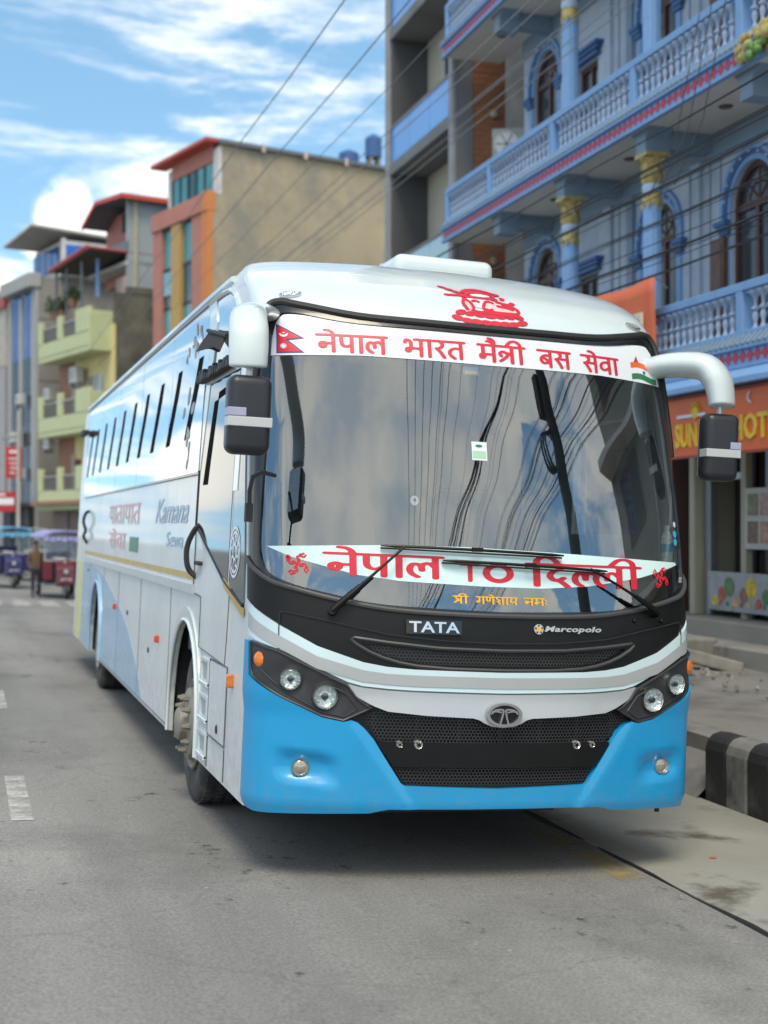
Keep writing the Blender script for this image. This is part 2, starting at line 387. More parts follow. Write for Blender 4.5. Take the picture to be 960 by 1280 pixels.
# ------------------------------------------------------------------ Devanagari letter strokes (headline y=1, baseline y=0)
def circ(cx, cy, rx, ry, n=14, a0=0, a1=360): return [(cx+rx*math.cos(R(a0+(a1-a0)*k/n)), cy+ry*math.sin(R(a0+(a1-a0)*k/n))) for k in range(n+1)]
def stem(x, y0=0.02, y1=1.0): return [(x, y0), (x, y1)]
SPL = spline
GL = {
 'na': (1.0, 0, [stem(.80), SPL([(.80,.50),(.50,.50),(.30,.56)]), circ(.27,.40,.13,.15)]),
 'e':  (0, None, [SPL([(-.19,1.0),(-.26,1.17),(-.42,1.28),(-.60,1.30)])]),
 'ai': (0, None, [SPL([(-.19,1.0),(-.24,1.15),(-.38,1.24),(-.52,1.24)]), SPL([(-.17,1.0),(-.16,1.22),(-.26,1.38),(-.42,1.42)])]),
 'pa': (.92, 0, [stem(.72), SPL([(.20,1.0),(.20,.62),(.26,.42),(.42,.34),(.58,.38),(.72,.48)])]),
 'aa': (.46, 0, [stem(.26)]),
 'la': (1.12, 0, [stem(.92), SPL([(.36,.06),(.18,.20),(.12,.42),(.20,.62),(.34,.66),(.47,.56),(.50,.36)]), SPL([(.50,.36),(.50,.60),(.66,.70),(.80,.64),(.92,.50)])]),
 'bha': (1.08, .56, [stem(.88), SPL([(.02,.80),(.08,.95),(.22,.95),(.33,.80),(.34,.60),(.32,.46)]), SPL([(.32,.46),(.24,.28),(.10,.30),(.12,.44),(.32,.46),(.60,.46),(.88,.46)])]),
 'ra': (.74, 0, [SPL([(.34,1.0),(.50,.88),(.50,.70),(.36,.58),(.18,.54)]), SPL([(.20,.54),(.38,.36),(.60,.02)])]),
 'ta': (1.0, 0, [stem(.80), SPL([(.80,.58),(.52,.62),(.28,.54),(.16,.36),(.24,.16),(.44,.02)])]),
 'ma': (1.02, 0, [stem(.82), SPL([(.24,1.0),(.24,.42)]), SPL([(.24,.42),(.50,.44),(.82,.44)]), circ(.20,.32,.10,.12)]),
 'tra': (1.0, 0, [stem(.80), SPL([(.80,.60),(.52,.60),(.30,.68),(.14,.56),(.20,.40)]), SPL([(.62,.56),(.46,.34),(.16,.10)])]),
 'ii': (.52, 0, [stem(.30), SPL([(.30,1.0),(.26,1.22),(.06,1.36),(-.22,1.32),(-.42,1.12),(-.50,1.0)])]),
 'i':  (.50, 0, [stem(.26), SPL([(.26,1.0),(.30,1.22),(.50,1.34),(.78,1.26),(.95,1.0)])]),
 'ba': (.96, 0, [stem(.76), SPL([(.76,.66),(.52,.72),(.26,.62),(.16,.42),(.30,.24),(.54,.26),(.76,.40)]), [(.26,.60),(.70,.34)]]),
 'sa': (1.12, 0, [stem(.92), SPL([(.28,1.0),(.46,.88),(.46,.70),(.32,.58),(.16,.54)]), SPL([(.18,.54),(.36,.34),(.52,.04)]), [(.36,.56),(.92,.56)]]),
 'va': (.96, 0, [stem(.76), SPL([(.76,.66),(.52,.72),(.26,.62),(.16,.42),(.30,.24),(.54,.26),(.76,.40)])]),
 'da': (.84, 0, [SPL([(.48,1.0),(.48,.80),(.28,.70),(.16,.50),(.26,.30),(.44,.28),(.58,.40)]), SPL([(.40,.30),(.56,.16),(.70,.00)])]),
 'lh': (.66, 0, [SPL([(.30,.06),(.14,.20),(.10,.42),(.18,.62),(.30,.66),(.41,.56),(.44,.36)]), SPL([(.44,.36),(.46,.58),(.58,.68),(.70,.62)])]),
 'shr': (1.0, 0, [stem(.80), SPL([(.52,.94),(.36,.98),(.26,.84),(.36,.70),(.52,.66),(.50,.52),(.34,.44)]), SPL([(.80,.50),(.46,.34),(.14,.10)])]),
 'ga': (.98, 0, [stem(.78), SPL([(.36,1.0),(.36,.44),(.28,.26),(.12,.28),(.14,.42)])]),
 'nna': (1.06, 0, [stem(.86), SPL([(.18,1.0),(.18,.62),(.26,.44),(.42,.44),(.52,.56),(.52,1.0)])]),
 'sha': (1.04, 0, [stem(.84), SPL([(.44,.98),(.28,.98),(.18,.84),(.28,.70),(.46,.64),(.44,.48),(.26,.42)]), SPL([(.26,.42),(.42,.26),(.52,.02)])]),
 'ya': (.98, 0, [stem(.78), SPL([(.22,1.0),(.30,.84),(.24,.68),(.18,.50),(.30,.32),(.52,.34),(.78,.50)])]),
 'vis': (.30, None, [circ(.16,.26,.03,.02,6), circ(.16,.70,.03,.02,6)]),
}
def word_strokes(letters):
    x = 0; out = []; h0 = None; top = []
    for L in letters:
        adv, hs_, st = GL[L]
        for s in st: out.append([(p[0]+x, p[1]) for p in s])
        if hs_ is not None and adv: top.append((x+hs_, x+adv))
        x += adv
    segs = []
    for a, b in top:
        if segs and abs(segs[-1][1]-a) < 1e-6: segs[-1][1] = b
        else: segs.append([a, b])
    for a, b in segs: out.append([(a, 1.0), (b, 1.0)])
    return out
def deva(letters, rx=.095, ry=.06, res=.035): return stroke_mesh(word_strokes(letters), rx, ry, res)
def fit(V, x0, x1, y0, y1, base=(0.0, 1.0)):
    """map letter units: word bbox x -> x0..x1 ; y 0..1 -> y0..y1"""
    xs = [p[0] for p in V]; a, b = min(xs), max(xs)
    return [(x0+(p[0]-a)/(b-a)*(x1-x0), y0+(p[1]-base[0])/(base[1]-base[0])*(y1-y0)) for p in V]
def text2d(body, shear=0.0, offset=0.0, space=1.0, res=3):
    c = bpy.data.curves.new('lettering', 'FONT'); c.body = body; c.shear = shear; c.offset = offset; c.space_character = space; c.resolution_u = res
    o = bpy.data.objects.new('lettering', c); COL.objects.link(o)
    dg = bpy.context.evaluated_depsgraph_get(); dg.update(); e = o.evaluated_get(dg); m = e.to_mesh()
    V = [(v.co.x, v.co.y) for v in m.vertices]; F = [tuple(p.vertices) for p in m.polygons]
    e.to_mesh_clear(); COL.objects.unlink(o); bpy.data.objects.remove(o); bpy.data.curves.remove(c)
    return V, F
def fit2(V, x0, x1, y0, y1):
    xs = [p[0] for p in V]; ys = [p[1] for p in V]
    return [(x0+(p[0]-min(xs))/(max(xs)-min(xs))*(x1-x0), y0+(p[1]-min(ys))/(max(ys)-min(ys))*(y1-y0)) for p in V]

# ================================================================== THE BUS
ROLL = R(2.6)
bus = thing('coach_bus', 'white and sky-blue tourist coach with red Devanagari banner parked at the kerb', 'bus', (0,0,0), (0, ROLL, 0))
BW, ZT, REAR = 1.25, 3.53, 12.35
def b_wz(z):
    z = np.asarray(z, float); t = np.clip((z-1.5)/1.35, 0, 1); w = BW-0.03*t*t
    q = np.clip((z-3.15)/(ZT-3.15), 0, 0.999)
    return w*np.maximum(1-q**2.5, 1e-4)**(1/3.4)
_rz_t = np.linspace(.0, 3.6, 3601)
_rz_v = np.interp(_rz_t, [0.3,1.2,1.35,1.6,2.0,2.4,2.8,2.95,3.06,3.15,3.25,3.33,3.4,3.46,3.5,3.53],[0,.0,.02,.068,.16,.265,.385,.452,.54,.66,.86,1.06,1.32,1.66,2.0,2.4])
for _w in (161, 121, 81):
    _k = np.ones(_w)/_w; _s = np.convolve(np.pad(_rz_v, _w//2, mode='edge'), _k, 'valid'); _b = np.clip((3.12-_rz_t)/.12, 0, 1); _rz_v = _s*_b+_rz_v*(1-_b)
_k = np.ones(41)/41; _rz_v = np.convolve(np.pad(_rz_v, 20, mode='edge'), _k, 'valid')
def b_rz(z): return np.interp(z, _rz_t, _rz_v)
_u = np.concatenate([np.linspace(0,.9,1500), .9+.1*(1-(1-np.linspace(0,1,2500)[1:])**2)])
_X = _u*BW; CD = .14; YC = .45+CD; _Y = .2+.25*_u*_u+CD*(1-np.sqrt(np.maximum(1-_u**14,0)))
_X = np.concatenate([_X, [BW, BW], BW-.12+.12*np.cos(np.linspace(0,np.pi/2,8))[1:], [0]])
_Y = np.concatenate([_Y, [_Y[-1]+.01, REAR-.12], REAR-.12+.12*np.sin(np.linspace(0,np.pi/2,8))[1:], [REAR]])
_S = np.concatenate([[0], np.cumsum(np.hypot(np.diff(_X), np.diff(_Y)))]); SMAX = _S[-1]
S1 = _S[len(_u)-1]                                        # corner ends, side begins at y = .70
def b_pos(s, z):
    a = np.abs(s); x = np.interp(a, _S, _X)*np.sign(s); y0 = np.interp(a, _S, _Y)
    fade = np.clip(1-np.maximum(y0-YC,0)/6,0,1)**2
    # roof edge at the rear rounds over too
    rr = np.clip((y0-(REAR-2))/2,0,1)**2
    return x*b_wz(z)/BW, y0+b_rz(z)*fade-rr*0.35*np.clip((z-3.0)/.53,0,1)**2, z
def b_surf(s, z, off=0.0):
    s = np.asarray(s, float); z = np.asarray(z, float); e = 0.004
    p = np.stack(b_pos(s, z), -1)
    ds = np.stack(b_pos(s+e, z), -1)-np.stack(b_pos(s-e, z), -1); dz = np.stack(b_pos(s, np.minimum(z+e, ZT)), -1)-np.stack(b_pos(s, z-e), -1)
    n = np.cross(ds, dz); n /= np.maximum(np.linalg.norm(n, axis=-1, keepdims=True), 1e-9)
    return p+n*np.asarray(off)[..., None] if np.ndim(off) else p+n*off
_su = np.interp(_u*BW, _X[:len(_u)], _S[:len(_u)])
def fr(x, z):      # front view coordinates -> surface s
    x = np.asarray(x, float); a = np.clip(np.abs(x)*BW/b_wz(z), 0, BW)
    return np.interp(a, _u*BW, _su)*np.sign(x)
def sd_(y, z, side=-1):   # side view coordinates -> surface s
    y = np.asarray(y, float); z = np.asarray(z, float)
    lo = np.zeros_like(y+z)+.2; hi = np.zeros_like(y+z)+REAR-.12
    for _ in range(30):
        mid = (lo+hi)/2; v = mid+b_rz(z)*np.clip(1-np.maximum(mid-YC,0)/6,0,1)**2; g = v < y; lo = np.where(g, mid, lo); hi = np.where(g, hi, mid)
    return side*(S1+(lo-YC))
def Fp(poly): return [(float(fr(x, z)), z) for x, z in poly]
def Lp(poly, side=-1): return [(float(sd_(y, z, side)), z) for y, z in poly]
def mirs(poly, n=5): return mir([tuple(map(float, p)) for p in spline(poly, n)])
def mir(poly): return poly + [(-x, z) for x, z in reversed(poly) if abs(x) > 1e-6]
def taper(s, off):          # proud panels sink back to the body skin towards the front corners
    o = np.full(np.shape(s), float(off))
    if off > .025: t = np.clip((np.abs(s)-(S1-.22))/.22, 0, 1); t = t*t*(3-2*t)*(np.abs(s) < S1+.06); o = o*(1-.78*t)
    return o
def patch(name, poly, m, parent, off=.005, thick=.01, holes=(), step=.06, disp=None, pts=None, smooth=True):
    vo, faces = tri_region(poly, list(holes), step, pts)
    A = np.array(vo); o = np.full(len(A), off)
    o = taper(A[:,0], off)
    if disp is not None: o = o+disp(A[:,0], A[:,1])
    Pf = b_surf(A[:,0], A[:,1], o); Pb = b_surf(A[:,0], A[:,1], o-thick)
    idx = {p: i for i, p in enumerate(vo)}
    V, F = solid_from(vo, faces, lambda p: tuple(Pf[idx[p]]), lambda p: tuple(Pb[idx[p]]))
    ob = mkobj(name, V, F, m, parent)
    if smooth: ob.data.polygons.foreach_set('use_smooth', [True]*len(ob.data.polygons)); ob.data.set_sharp_from_angle(angle=R(50))
    if smooth and disp is None and off <= .025 and len(ob.data.vertices) == len(V):
        e = .004; S_, Z_ = A[:,0], A[:,1]
        ds = np.stack(b_pos(S_+e, Z_), -1)-np.stack(b_pos(S_-e, Z_), -1); dz = np.stack(b_pos(S_, np.minimum(Z_+e, ZT)), -1)-np.stack(b_pos(S_, Z_-e), -1)
        nn = np.cross(ds, dz); nn /= np.maximum(np.linalg.norm(nn, axis=-1, keepdims=True), 1e-9)
        used = sorted({i for f in faces for i in f}); nf = len(faces); L = []
        for p in ob.data.polygons:
            for vi in p.vertices: L.append(tuple(nn[used[vi]]) if vi < len(used) else tuple(p.normal))
        ob.data.normals_split_custom_set(L)
    return ob
def decal(name, V2, F, m, parent, off=.008, where='f', side=-1, thick=0.0):
    A = np.array(V2, float)
    s = fr(A[:,0], A[:,1]) if where == 'f' else sd_(A[:,0], A[:,1], side)
    P = b_surf(s, A[:,1], off); V = [tuple(p) for p in P]; FF = list(F)
    if where == 's' and side < 0: FF = [f[::-1] for f in FF]
    if thick:
        Q = b_surf(s, A[:,1], off-thick); b = len(V); V += [tuple(p) for p in P] + [tuple(p) for p in Q]; n = len(P)
        cnt = set()
        for f in FF:
            for i in range(len(f)): cnt.add((f[i], f[(i+1) % len(f)]))
        for a, c in cnt:
            if (c, a) not in cnt: FF.append((b+c, b+a, b+n+a, b+n+c))
    return mkobj(name, V, FF, m, parent)

# ---- body shell
glass_poly = mirs([(0,1.388),(.6,1.405),(.86,1.446),(1.107,1.505),(1.215,1.60),(1.215,1.9),(1.195,2.2),(1.172,2.6),(1.155,2.8),(1.12,2.93),(1.036,2.955),(.7,2.905),(0,2.89)])
glass_s = Fp(glass_poly)
def arch_ring(yc, r=.61, zc=.52, side=-1):
    pts = [(yc+r*math.cos(R(a))*1.0, zc+r*math.sin(R(a))*1.06) for a in range(0, 181, 12)]
    return pts
FW, RW = 2.68, 9.12; HF, HR = 2.50, 9.05
zs = [.35+.1*i for i in range(28)]+[3.14,3.19,3.24,3.28,3.32,3.36,3.39,3.42,3.445,3.465,3.48,3.495,3.508,3.518]
ss = list(np.arange(0, S1+1.2, .05))+list(np.arange(S1+1.25, SMAX-.05, .22))
gp = [(s*k, z) for s in ss for z in zs for k in ((-1,1) if s > 0 else (1,))]
outer = [(-SMAX,.352)]
def bottom_side(side):
    # skirt bottom with wheel arches cut out
    L = [(REAR-.2,.35)] + [(y, z) for y, z in arch_ring(RW)[::-1][::-1]][::1]
    out = [(REAR-.25,.345)]
    a = arch_ring(RW); out += [(RW+.61,.345)] + a + [(RW-.61,.345)]
    a = arch_ring(FW); out += [(FW+.61,.345)] + a + [(FW-.61,.345)]
    out += [(.75,.345)]
    return [(float(sd_(y, z, side)), z) for y, z in out]
lb = bottom_side(-1); rb_ = bottom_side(1)[::-1]
outer = [(-SMAX,.345)] + lb + [(-1.0,.345),(-.70,.36),(-.62,.42),(.62,.42),(.70,.36),(1.0,.345)] + rb_ + [(SMAX,.345),(SMAX,3.52),(-SMAX,3.52)]
rwin = Lp([(1.0,1.78),(2.1,1.78),(2.1,2.62),(1.25,2.62)], 1)
shell = patch('body', outer, side_paint, bus, 0, .03, holes=[glass_s, rwin], step=.09, pts=gp)
front_cap = patch('front_cap', Fp([(-1.2499,2.55),(-1.16,2.97),(-1.134,3.02),(-1.036,3.0),(-.7,2.95),(0,2.932),(.7,2.95),(1.036,3.0),(1.134,3.02),(1.16,2.97),(1.2499,2.55)]) + [(float(S1)+.0,3.0),(float(S1)+.0,3.3),(float(S1)-.1,3.51),(-float(S1)+.1,3.51),(-float(S1),3.3),(-float(S1),3.0)],
    white_paint, bus, .004, .004, step=.05)

# ---- glass, trim, banners
black_frame = patch('windscreen_frame', Fp(mir([(0,1.372),(.6,1.388),(.87,1.428),(1.12,1.485),(1.2499,1.56),(1.2499,2.5),(1.2,2.85),(1.175,2.95),(1.13,3.005),(1.036,3.0),(.7,2.95),(0,2.935)])), black_gloss, bus, .012, .02, holes=[Fp(mirs([(0,1.392),(.6,1.409),(.86,1.45),(1.105,1.51),(1.205,1.605),(1.205,1.9),(1.185,2.2),(1.163,2.6),(1.146,2.8),(1.112,2.92),(1.03,2.945),(.7,2.897),(0,2.882)]))], step=.05)
def ring_tube(name, poly, r, off, m, parent, closed=False, n=8, step=.08):
    pts = resample(poly, step, closed)
    A = np.array(pts); P = b_surf(A[:,0], A[:,1], taper(A[:,0], off)); P = [tuple(p) for p in P]
    if closed: P.append(P[0])
    mb = MB(); mb.tube(P, r, n); return mb.build(name, m, parent, smooth=True)
ring_tube('windscreen_top_trim', spline(Fp([(-1.235,2.3),(-1.215,2.6),(-1.185,2.87),(-1.15,2.985),(-1.09,3.012),(-1.0,2.992),(-.7,2.94),(-.35,2.925),(0,2.92),(.35,2.925),(.7,2.94),(1.0,2.992),(1.09,3.012),(1.15,2.985),(1.185,2.87),(1.215,2.6),(1.235,2.3)]), 5), .021, .012, rubber, bus)
ring_tube('windscreen_lower_lip', spline(Fp([(-1.2499,1.62),(-1.24,1.58),(-1.18,1.515),(-1.107,1.483),(-.86,1.425),(-.6,1.386),(-.3,1.372),(0,1.369),(.3,1.372),(.6,1.386),(.86,1.425),(1.107,1.483),(1.18,1.515),(1.24,1.58),(1.2499,1.62)]), 4), .014, .018, mat('lip_grey_plastic', (0.06,0.06,0.062), 0.4), bus)
ws = patch('windscreen', glass_s, windscreen_glass, bus, .002, .004, step=.05)
frit = patch('windscreen_lower_border', Fp(mir([(0,1.392),(.6,1.409),(.86,1.45),(1.105,1.51),(1.205,1.605),(1.2,1.68),(1.16,1.672),(1.073,1.636),(.757,1.559),(.535,1.536),(0,1.522)])), black_gloss, ws, -.004, .002, step=.05)
dash_banner = patch('dash_banner', Fp([(-1.187,1.684),(-1.073,1.634),(-.757,1.557),(-.535,1.534),(-.113,1.522),(.236,1.521),(.52,1.540),(.87,1.595),(1.16,1.672),(1.15,1.685),(.32,1.712),(-.19,1.722),(-.6,1.715)]), cyan_white, ws, .004, .001, step=.05)
top_banner = patch('top_banner', Fp([(-1.155,2.704),(-.7,2.72),(0,2.712),(.7,2.72),(1.155,2.704)]+[tuple(map(float, p)) for p in spline([(1.152,2.74),(1.142,2.82),(1.108,2.915),(1.03,2.94),(.7,2.897),(.35,2.885),(0,2.882),(-.35,2.885),(-.7,2.897),(-1.03,2.94),(-1.108,2.915),(-1.142,2.82),(-1.152,2.74)], 5)]), banner_white, ws, .006, .002, step=.05)
for L, x0, x1, s in ((['na','e','pa','aa','la'],-.935,-.552,0), (['bha','aa','ra','ta'],-.475,-.128,0), (['ma','ai','tra','ii'],-.068,.226,0), (['ba','sa'],.290,.514,0), (['sa','e','va','aa'],.572,.845,0)):
    V, F = deva(L, .105, .066, .035)
    decal('banner_word', fit(V, x0, x1, 2.735, 2.828), F, red_vinyl, top_banner, .009)
V, F = deva(['na','e','pa','aa','la'], .11, .06, .04); decal('banner_word', fit(V, -.925, -.30, 1.553, 1.662), F, red_vinyl, dash_banner, .0055)
V, F = march(np.arange(-.3,1.2,.04), np.arange(-.2,1.2,.04), np.zeros((38,35))+1)
V, F = stroke_mesh([[(.0,.93),(.9,.93)],[(.45,.06),(.45,.93)]], .13, .08, .03); decal('banner_word', fit(V, -.225, -.11, 1.545, 1.640, (0,1)), F, red_vinyl, dash_banner, .0055)
V, F = stroke_mesh([circ(.5,.5,.42,.42,28)], .13, .11, .03); decal('banner_word', fit(V, -.10, .075, 1.545, 1.640, (.0,1.0)), F, red_vinyl, dash_banner, .0055)
V, F = deva(['i','da','lh','la','ii'], .11, .06, .04); decal('banner_word', fit(V, .135, .885, 1.535, 1.648), F, red_vinyl, dash_banner, .0055)
V, F = deva(['shr','ii'], .10, .07, .05); decal('banner_word', fit(V, -.268, -.178, 1.432, 1.468), F, yellow_vinyl, frit, .0055)
V, F = deva(['ga','nna','e','sha','aa','ya'], .10, .07, .05); decal('banner_word', fit(V, -.145, .095, 1.432, 1.468), F, yellow_vinyl, frit, .0055)
V, F = deva(['na','ma','vis'], .10, .07, .05); decal('banner_word', fit(V, .12, .262, 1.432, 1.468), F, yellow_vinyl, frit, .0055)
def auspicious(x, z):
    st = []
    for k in range(4):
        a = R(90*k); c, s = math.cos(a), math.sin(a)
        for q in (spline([(0,0),(.05,.25),(-.02,.5),(.05,.62),(.3,.62),(.52,.56),(.66,.72)]), spline([(.12,.16),(.20,.30),(.12,.42)]), spline([(.2,.78),(.38,.80),(.5,.86)])):
            st.append([(p[0]*c-p[1]*s, p[0]*s+p[1]*c) for p in q])
    V, F = stroke_mesh(st, .075, .075, .04)
    decal('auspicious_symbol', [(x+p[0]*.062, z+p[1]*.062) for p in V], F, red_vinyl, frit, .0055)
auspicious(-1.045, 1.60); auspicious(1.02, 1.60)
# flags on the top banner
def fpoly(name, poly, m, parent, off, step=.03): return patch(name, Fp(poly), m, parent, off, .0008, step=step)
fl = fpoly('nepal_flag', [(-1.128,2.716),(-.99,2.722),(-1.07,2.79),(-.988,2.802),(-1.124,2.884)], navy_vinyl, top_banner, .0075)
fpoly('flag_field', [(-1.121,2.722),(-1.005,2.728),(-1.086,2.795),(-1.01,2.806),(-1.118,2.872)], red_vinyl, fl, .0085)
V, F = march(np.linspace(-1,1,30), np.linspace(-1,1,30), np.array([[math.hypot(x, y)-(.62+.22*math.cos(12*math.atan2(y, x))) for y in np.linspace(-1,1,30)] for x in np.linspace(-1,1,30)]))
decal('flag_sun', [(-1.093+p[0]*.021, 2.757+p[1]*.021) for p in V], F, banner_white, fl, .0095)
V, F = march(np.linspace(-1,1,30), np.linspace(-1,1,30), np.array([[max(math.hypot(x, y)-.95, .75-math.hypot(x, y-.45)) if y < .2 else math.hypot(x, y-.15)-.38 for y in np.linspace(-1,1,30)] for x in np.linspace(-1,1,30)]))
decal('flag_moon', [(-1.09+p[0]*.022, 2.825+p[1]*.018) for p in V], F, banner_white, fl, .0095)
def wave(x): return .010*math.sin((x-.93)*26)
fl2 = None
for k, mm in ((2, orange_vinyl), (1, banner_white), (0, green_vinyl)):
    xs_ = np.linspace(.932, 1.128, 9)
    z0 = 2.722+k*.034
    poly = [(x, z0+wave(x)-(x-.93)*.02) for x in xs_]+[(x, z0+.033+wave(x)-(x-.93)*.02) for x in xs_[::-1]]
    p_ = fpoly('flag_stripe', poly, mm, top_banner, .0075)
V, F = stroke_mesh([circ(0,0,.8,.8,20)]+[[(0,0),(.75*math.cos(R(a)),.75*math.sin(R(a)))] for a in range(0,360,45)], .1, .1, .07)
decal('flag_wheel', [(1.03+p[0]*.012, 2.772+p[1]*.012) for p in V], F, navy_vinyl, top_banner, .0086)
fpoly('flag_tip', [(.955,2.822),(.985,2.868),(1.0,2.822)], mat('dark_saffron_vinyl', (.45,.04,.03), .4), top_banner, .0072)

# emblem on the roof dome: crown, trunked figure on lotus petals as red line art
def ell(cx, cy, rx, ry, rot=0, n=16):
    c, s = math.cos(R(rot)), math.sin(R(rot)); return [(cx+rx*math.cos(t)*c-ry*math.sin(t)*s, cy+rx*math.cos(t)*s+ry*math.sin(t)*c) for t in [2*math.pi*k/n for k in range(n)]]
em = [(ell(-.08, .16, .34, .36), 'w'), (ell(.42, -.14, .42, .26, -14), 'p'), (ell(-.44, -.02, .14, .32, 8), 'p'), (ell(.52, -.20, .22, .12, -14), 'w'), (ell(-.02, .60, .36, .15, -4), 'w')]
for k in range(7): em.append((ell(-.72+.26*k, -.58+.03*abs(k-3), .165, .115, 38-12*k), 'r'))
for k in range(8): em.append((ell(-.84+.25*k, -.86-.06*math.sin(k*.45)+(.08 if k in (0, 7) else 0), .165, .125, -34+9*k), 'r'))
for k in range(3): em.append((ell(-.62-.15*k, .62+.12*k, .12, .065, 150), 'r')); em.append((ell(-.62-.14*k, .42-.01*k, .11, .055, 175), 'r'))
for k in range(7): em.append((ell(-.42+.15*k, .80-.14*((k-3)/3.0)**2+.02*math.sin(k*2), .10, .075, 30-10*k), 'r'))
em += [(ell(.58,.42,.08,.09), 'r'), (ell(.80,.20,.09,.08), 'r'), (ell(-.52,.44,.09,.10), 'r')]
est = [spline([(-.50,.38),(-.1,.36),(.40,.34)]), spline([(-.42,.50),(-.2,.64),(.0,.68),(.22,.62),(.36,.46)]),
       spline([(-.52,.20),(-.58,.0),(-.52,-.30)]), spline([(.50,.10),(.80,-.02),(.90,-.22),(.80,-.40)]), spline([(-.05,-.30),(.25,-.36),(.60,-.36),(.85,-.34)])]
def emap(p): return (.035+p[0]*.22, 3.075+p[1]*.125)
for q, k in em:
    pl = [emap(p) for p in q]
    patch('emblem_petal' if k == 'r' else 'emblem_body', Fp(pl), {'r': red_vinyl, 'w': banner_white, 'p': pink_vinyl}[k], front_cap, {'r': .0085, 'w': .0065, 'p': .0075}[k], .0005, step=.03)
est += [spline([(-.52,.24),(-.40,.10),(-.34,-.20),(-.40,-.44)]), spline([(-.30,.14),(-.22,.18),(-.14,.13)]), spline([(.04,.14),(.14,.19),(.24,.13)]), spline([(.0,.05),(-.06,-.15),(.02,-.30),(.16,-.24)]),
        spline([(.38,.24),(.52,.16),(.72,.10)]), spline([(.35,-.02),(.55,-.06),(.75,-.14)]), spline([(-.30,-.40),(.1,-.44),(.5,-.46),(.85,-.48)]), spline([(-.48,.62),(-.3,.78),(0,.86),(.28,.76)])]
V, F = stroke_mesh(est, .042, .06, .018); decal('emblem_line', [emap(p) for p in V], F, red_vinyl, front_cap, .0095)
for sx in (-1, 1):
    mk_ = patch('roof_marker_lamp', Fp(ell(sx*1.035, 3.06, .058, .017, -sx*8)), chrome, front_cap, .016, .014, step=.02)
    patch('marker_lens', Fp(ell(sx*1.035, 3.06, .046, .011, -sx*8)), reflector, mk_, .019, .004, step=.02)

# ---- front panels below the glass
bp_top = [(0,1.369),(.3,1.372),(.6,1.386),(.86,1.425),(1.107,1.483),(1.18,1.515),(1.2499,1.60)]
band_up = [(0,1.079),(.465,1.085),(.60,1.094),(.728,1.114),(.944,1.184),(1.118,1.277),(1.2499,1.40)]
gr_poly = mir([(0,1.095),(.285,1.098),(.45,1.108),(.54,1.122),(.62,1.143),(.695,1.172),(.755,1.205),(.785,1.232),(.765,1.238),(.6,1.220),(.35,1.200),(0,1.194)])
hole_up = mir([(0,1.108),(.285,1.111),(.45,1.121),(.54,1.135),(.62,1.157),(.68,1.182),(.735,1.214),(.6,1.205),(.35,1.187),(0,1.182)])
seam_p = [(0,1.232),(.2,1.236),(.35,1.243),(.6,1.262),(.86,1.312),(1.09,1.352),(1.117,1.352),(1.121,1.33),(1.119,1.28)]
bpan = patch('black_front_panel', Fp(bp_top[:1]+[(x, z) for x, z in bp_top[1:]]+[(1.2499,1.41),(1.118,1.287),(.944,1.194),(.728,1.124),(.6,1.104),(.465,1.095),(0,1.089),(-.465,1.095),(-.6,1.104),(-.728,1.124),(-.944,1.194),(-1.118,1.287),(-1.2499,1.41)]+[(-x, z) for x, z in reversed(bp_top[1:])]), black_satin, bus, .016, .02, holes=[Fp(hole_up)], step=.05)
bonnet = patch('bonnet_panel', Fp(mir([(0,1.226),(.35,1.237),(.6,1.256),(.86,1.306),(1.086,1.346),(1.110,1.344),(1.114,1.285),(.944,1.190),(.728,1.120),(.6,1.100),(.465,1.091),(0,1.085)])), black_satin, bus, .028, .014, holes=[Fp(hole_up)], step=.05)
def rim_strip(name, poly, r, off, m, parent): return ring_tube(name, Fp(poly), r, off, m, parent, closed=True, step=.05, n=6)
upg = rim_strip('upper_grille', gr_poly, .010, .030, mat('grille_frame_plastic', (.045,.045,.048), .4), bus)
def hexmesh(name, poly, pitch, off, parent, m, bar=.22, exclude=None):
    """perforated hexagon mesh, every cell a ring of six bars with depth"""
    xs = [p[0] for p in poly]; ys = [p[1] for p in poly]; V = []; F = []
    ci = 0; px = pitch; pz = pitch*.866; C = []
    z = min(ys)-pz; row = 0
    while z < max(ys)+pz:
        x = min(xs)-px+(px/2 if row % 2 else 0)
        while x < max(xs)+px: C.append((x, z)); x += px
        z += pz; row += 1
    C = np.array(C); C = C[in_poly(C, poly)]
    ro = pitch*.577*1.0; ri = ro*(1-bar)
    ang = [R(30+60*k) for k in range(6)]
    OX = np.array([[cx+ro*math.cos(a), cz+ro*math.sin(a)] for cx, cz in C for a in ang]); IX = np.array([[cx+ri*math.cos(a), cz+ri*math.sin(a)] for cx, cz in C for a in ang])
    So = fr(OX[:,0], OX[:,1]); Si = fr(IX[:,0], IX[:,1])
    A = b_surf(So, OX[:,1], off); B = b_surf(Si, IX[:,1], off); D = b_surf(Si, IX[:,1], off-.012)
    n = len(A); V = [tuple(p) for p in np.concatenate([A,B,D])]
    for c in range(len(C)):
        for k in range(6):
            a = c*6+k; b = c*6+(k+1) % 6
            F.append((a, b, n+b, n+a)); F.append((n+a, n+b, 2*n+b, 2*n+a))
    o = mkobj(name, V, F, m, parent); return tag(o, kind='stuff')
grmesh = mat('grille_mesh_plastic', (.030,.031,.034), .38, spec=.6)
hexmesh('grille_mesh', hole_up, .0185, .012, upg, grmesh)
patch('grille_backing', Fp(mir([(0,1.10),(.45,1.112),(.68,1.17),(.75,1.22),(.35,1.195),(0,1.19)])), rubber, upg, .0055, .003, step=.08)
tb = patch('badge_plate', Fp([(-.512,1.268),(-.512,1.338),(-.226,1.338),(-.226,1.268)]), black_gloss, bpan, .034, .02, step=.05)
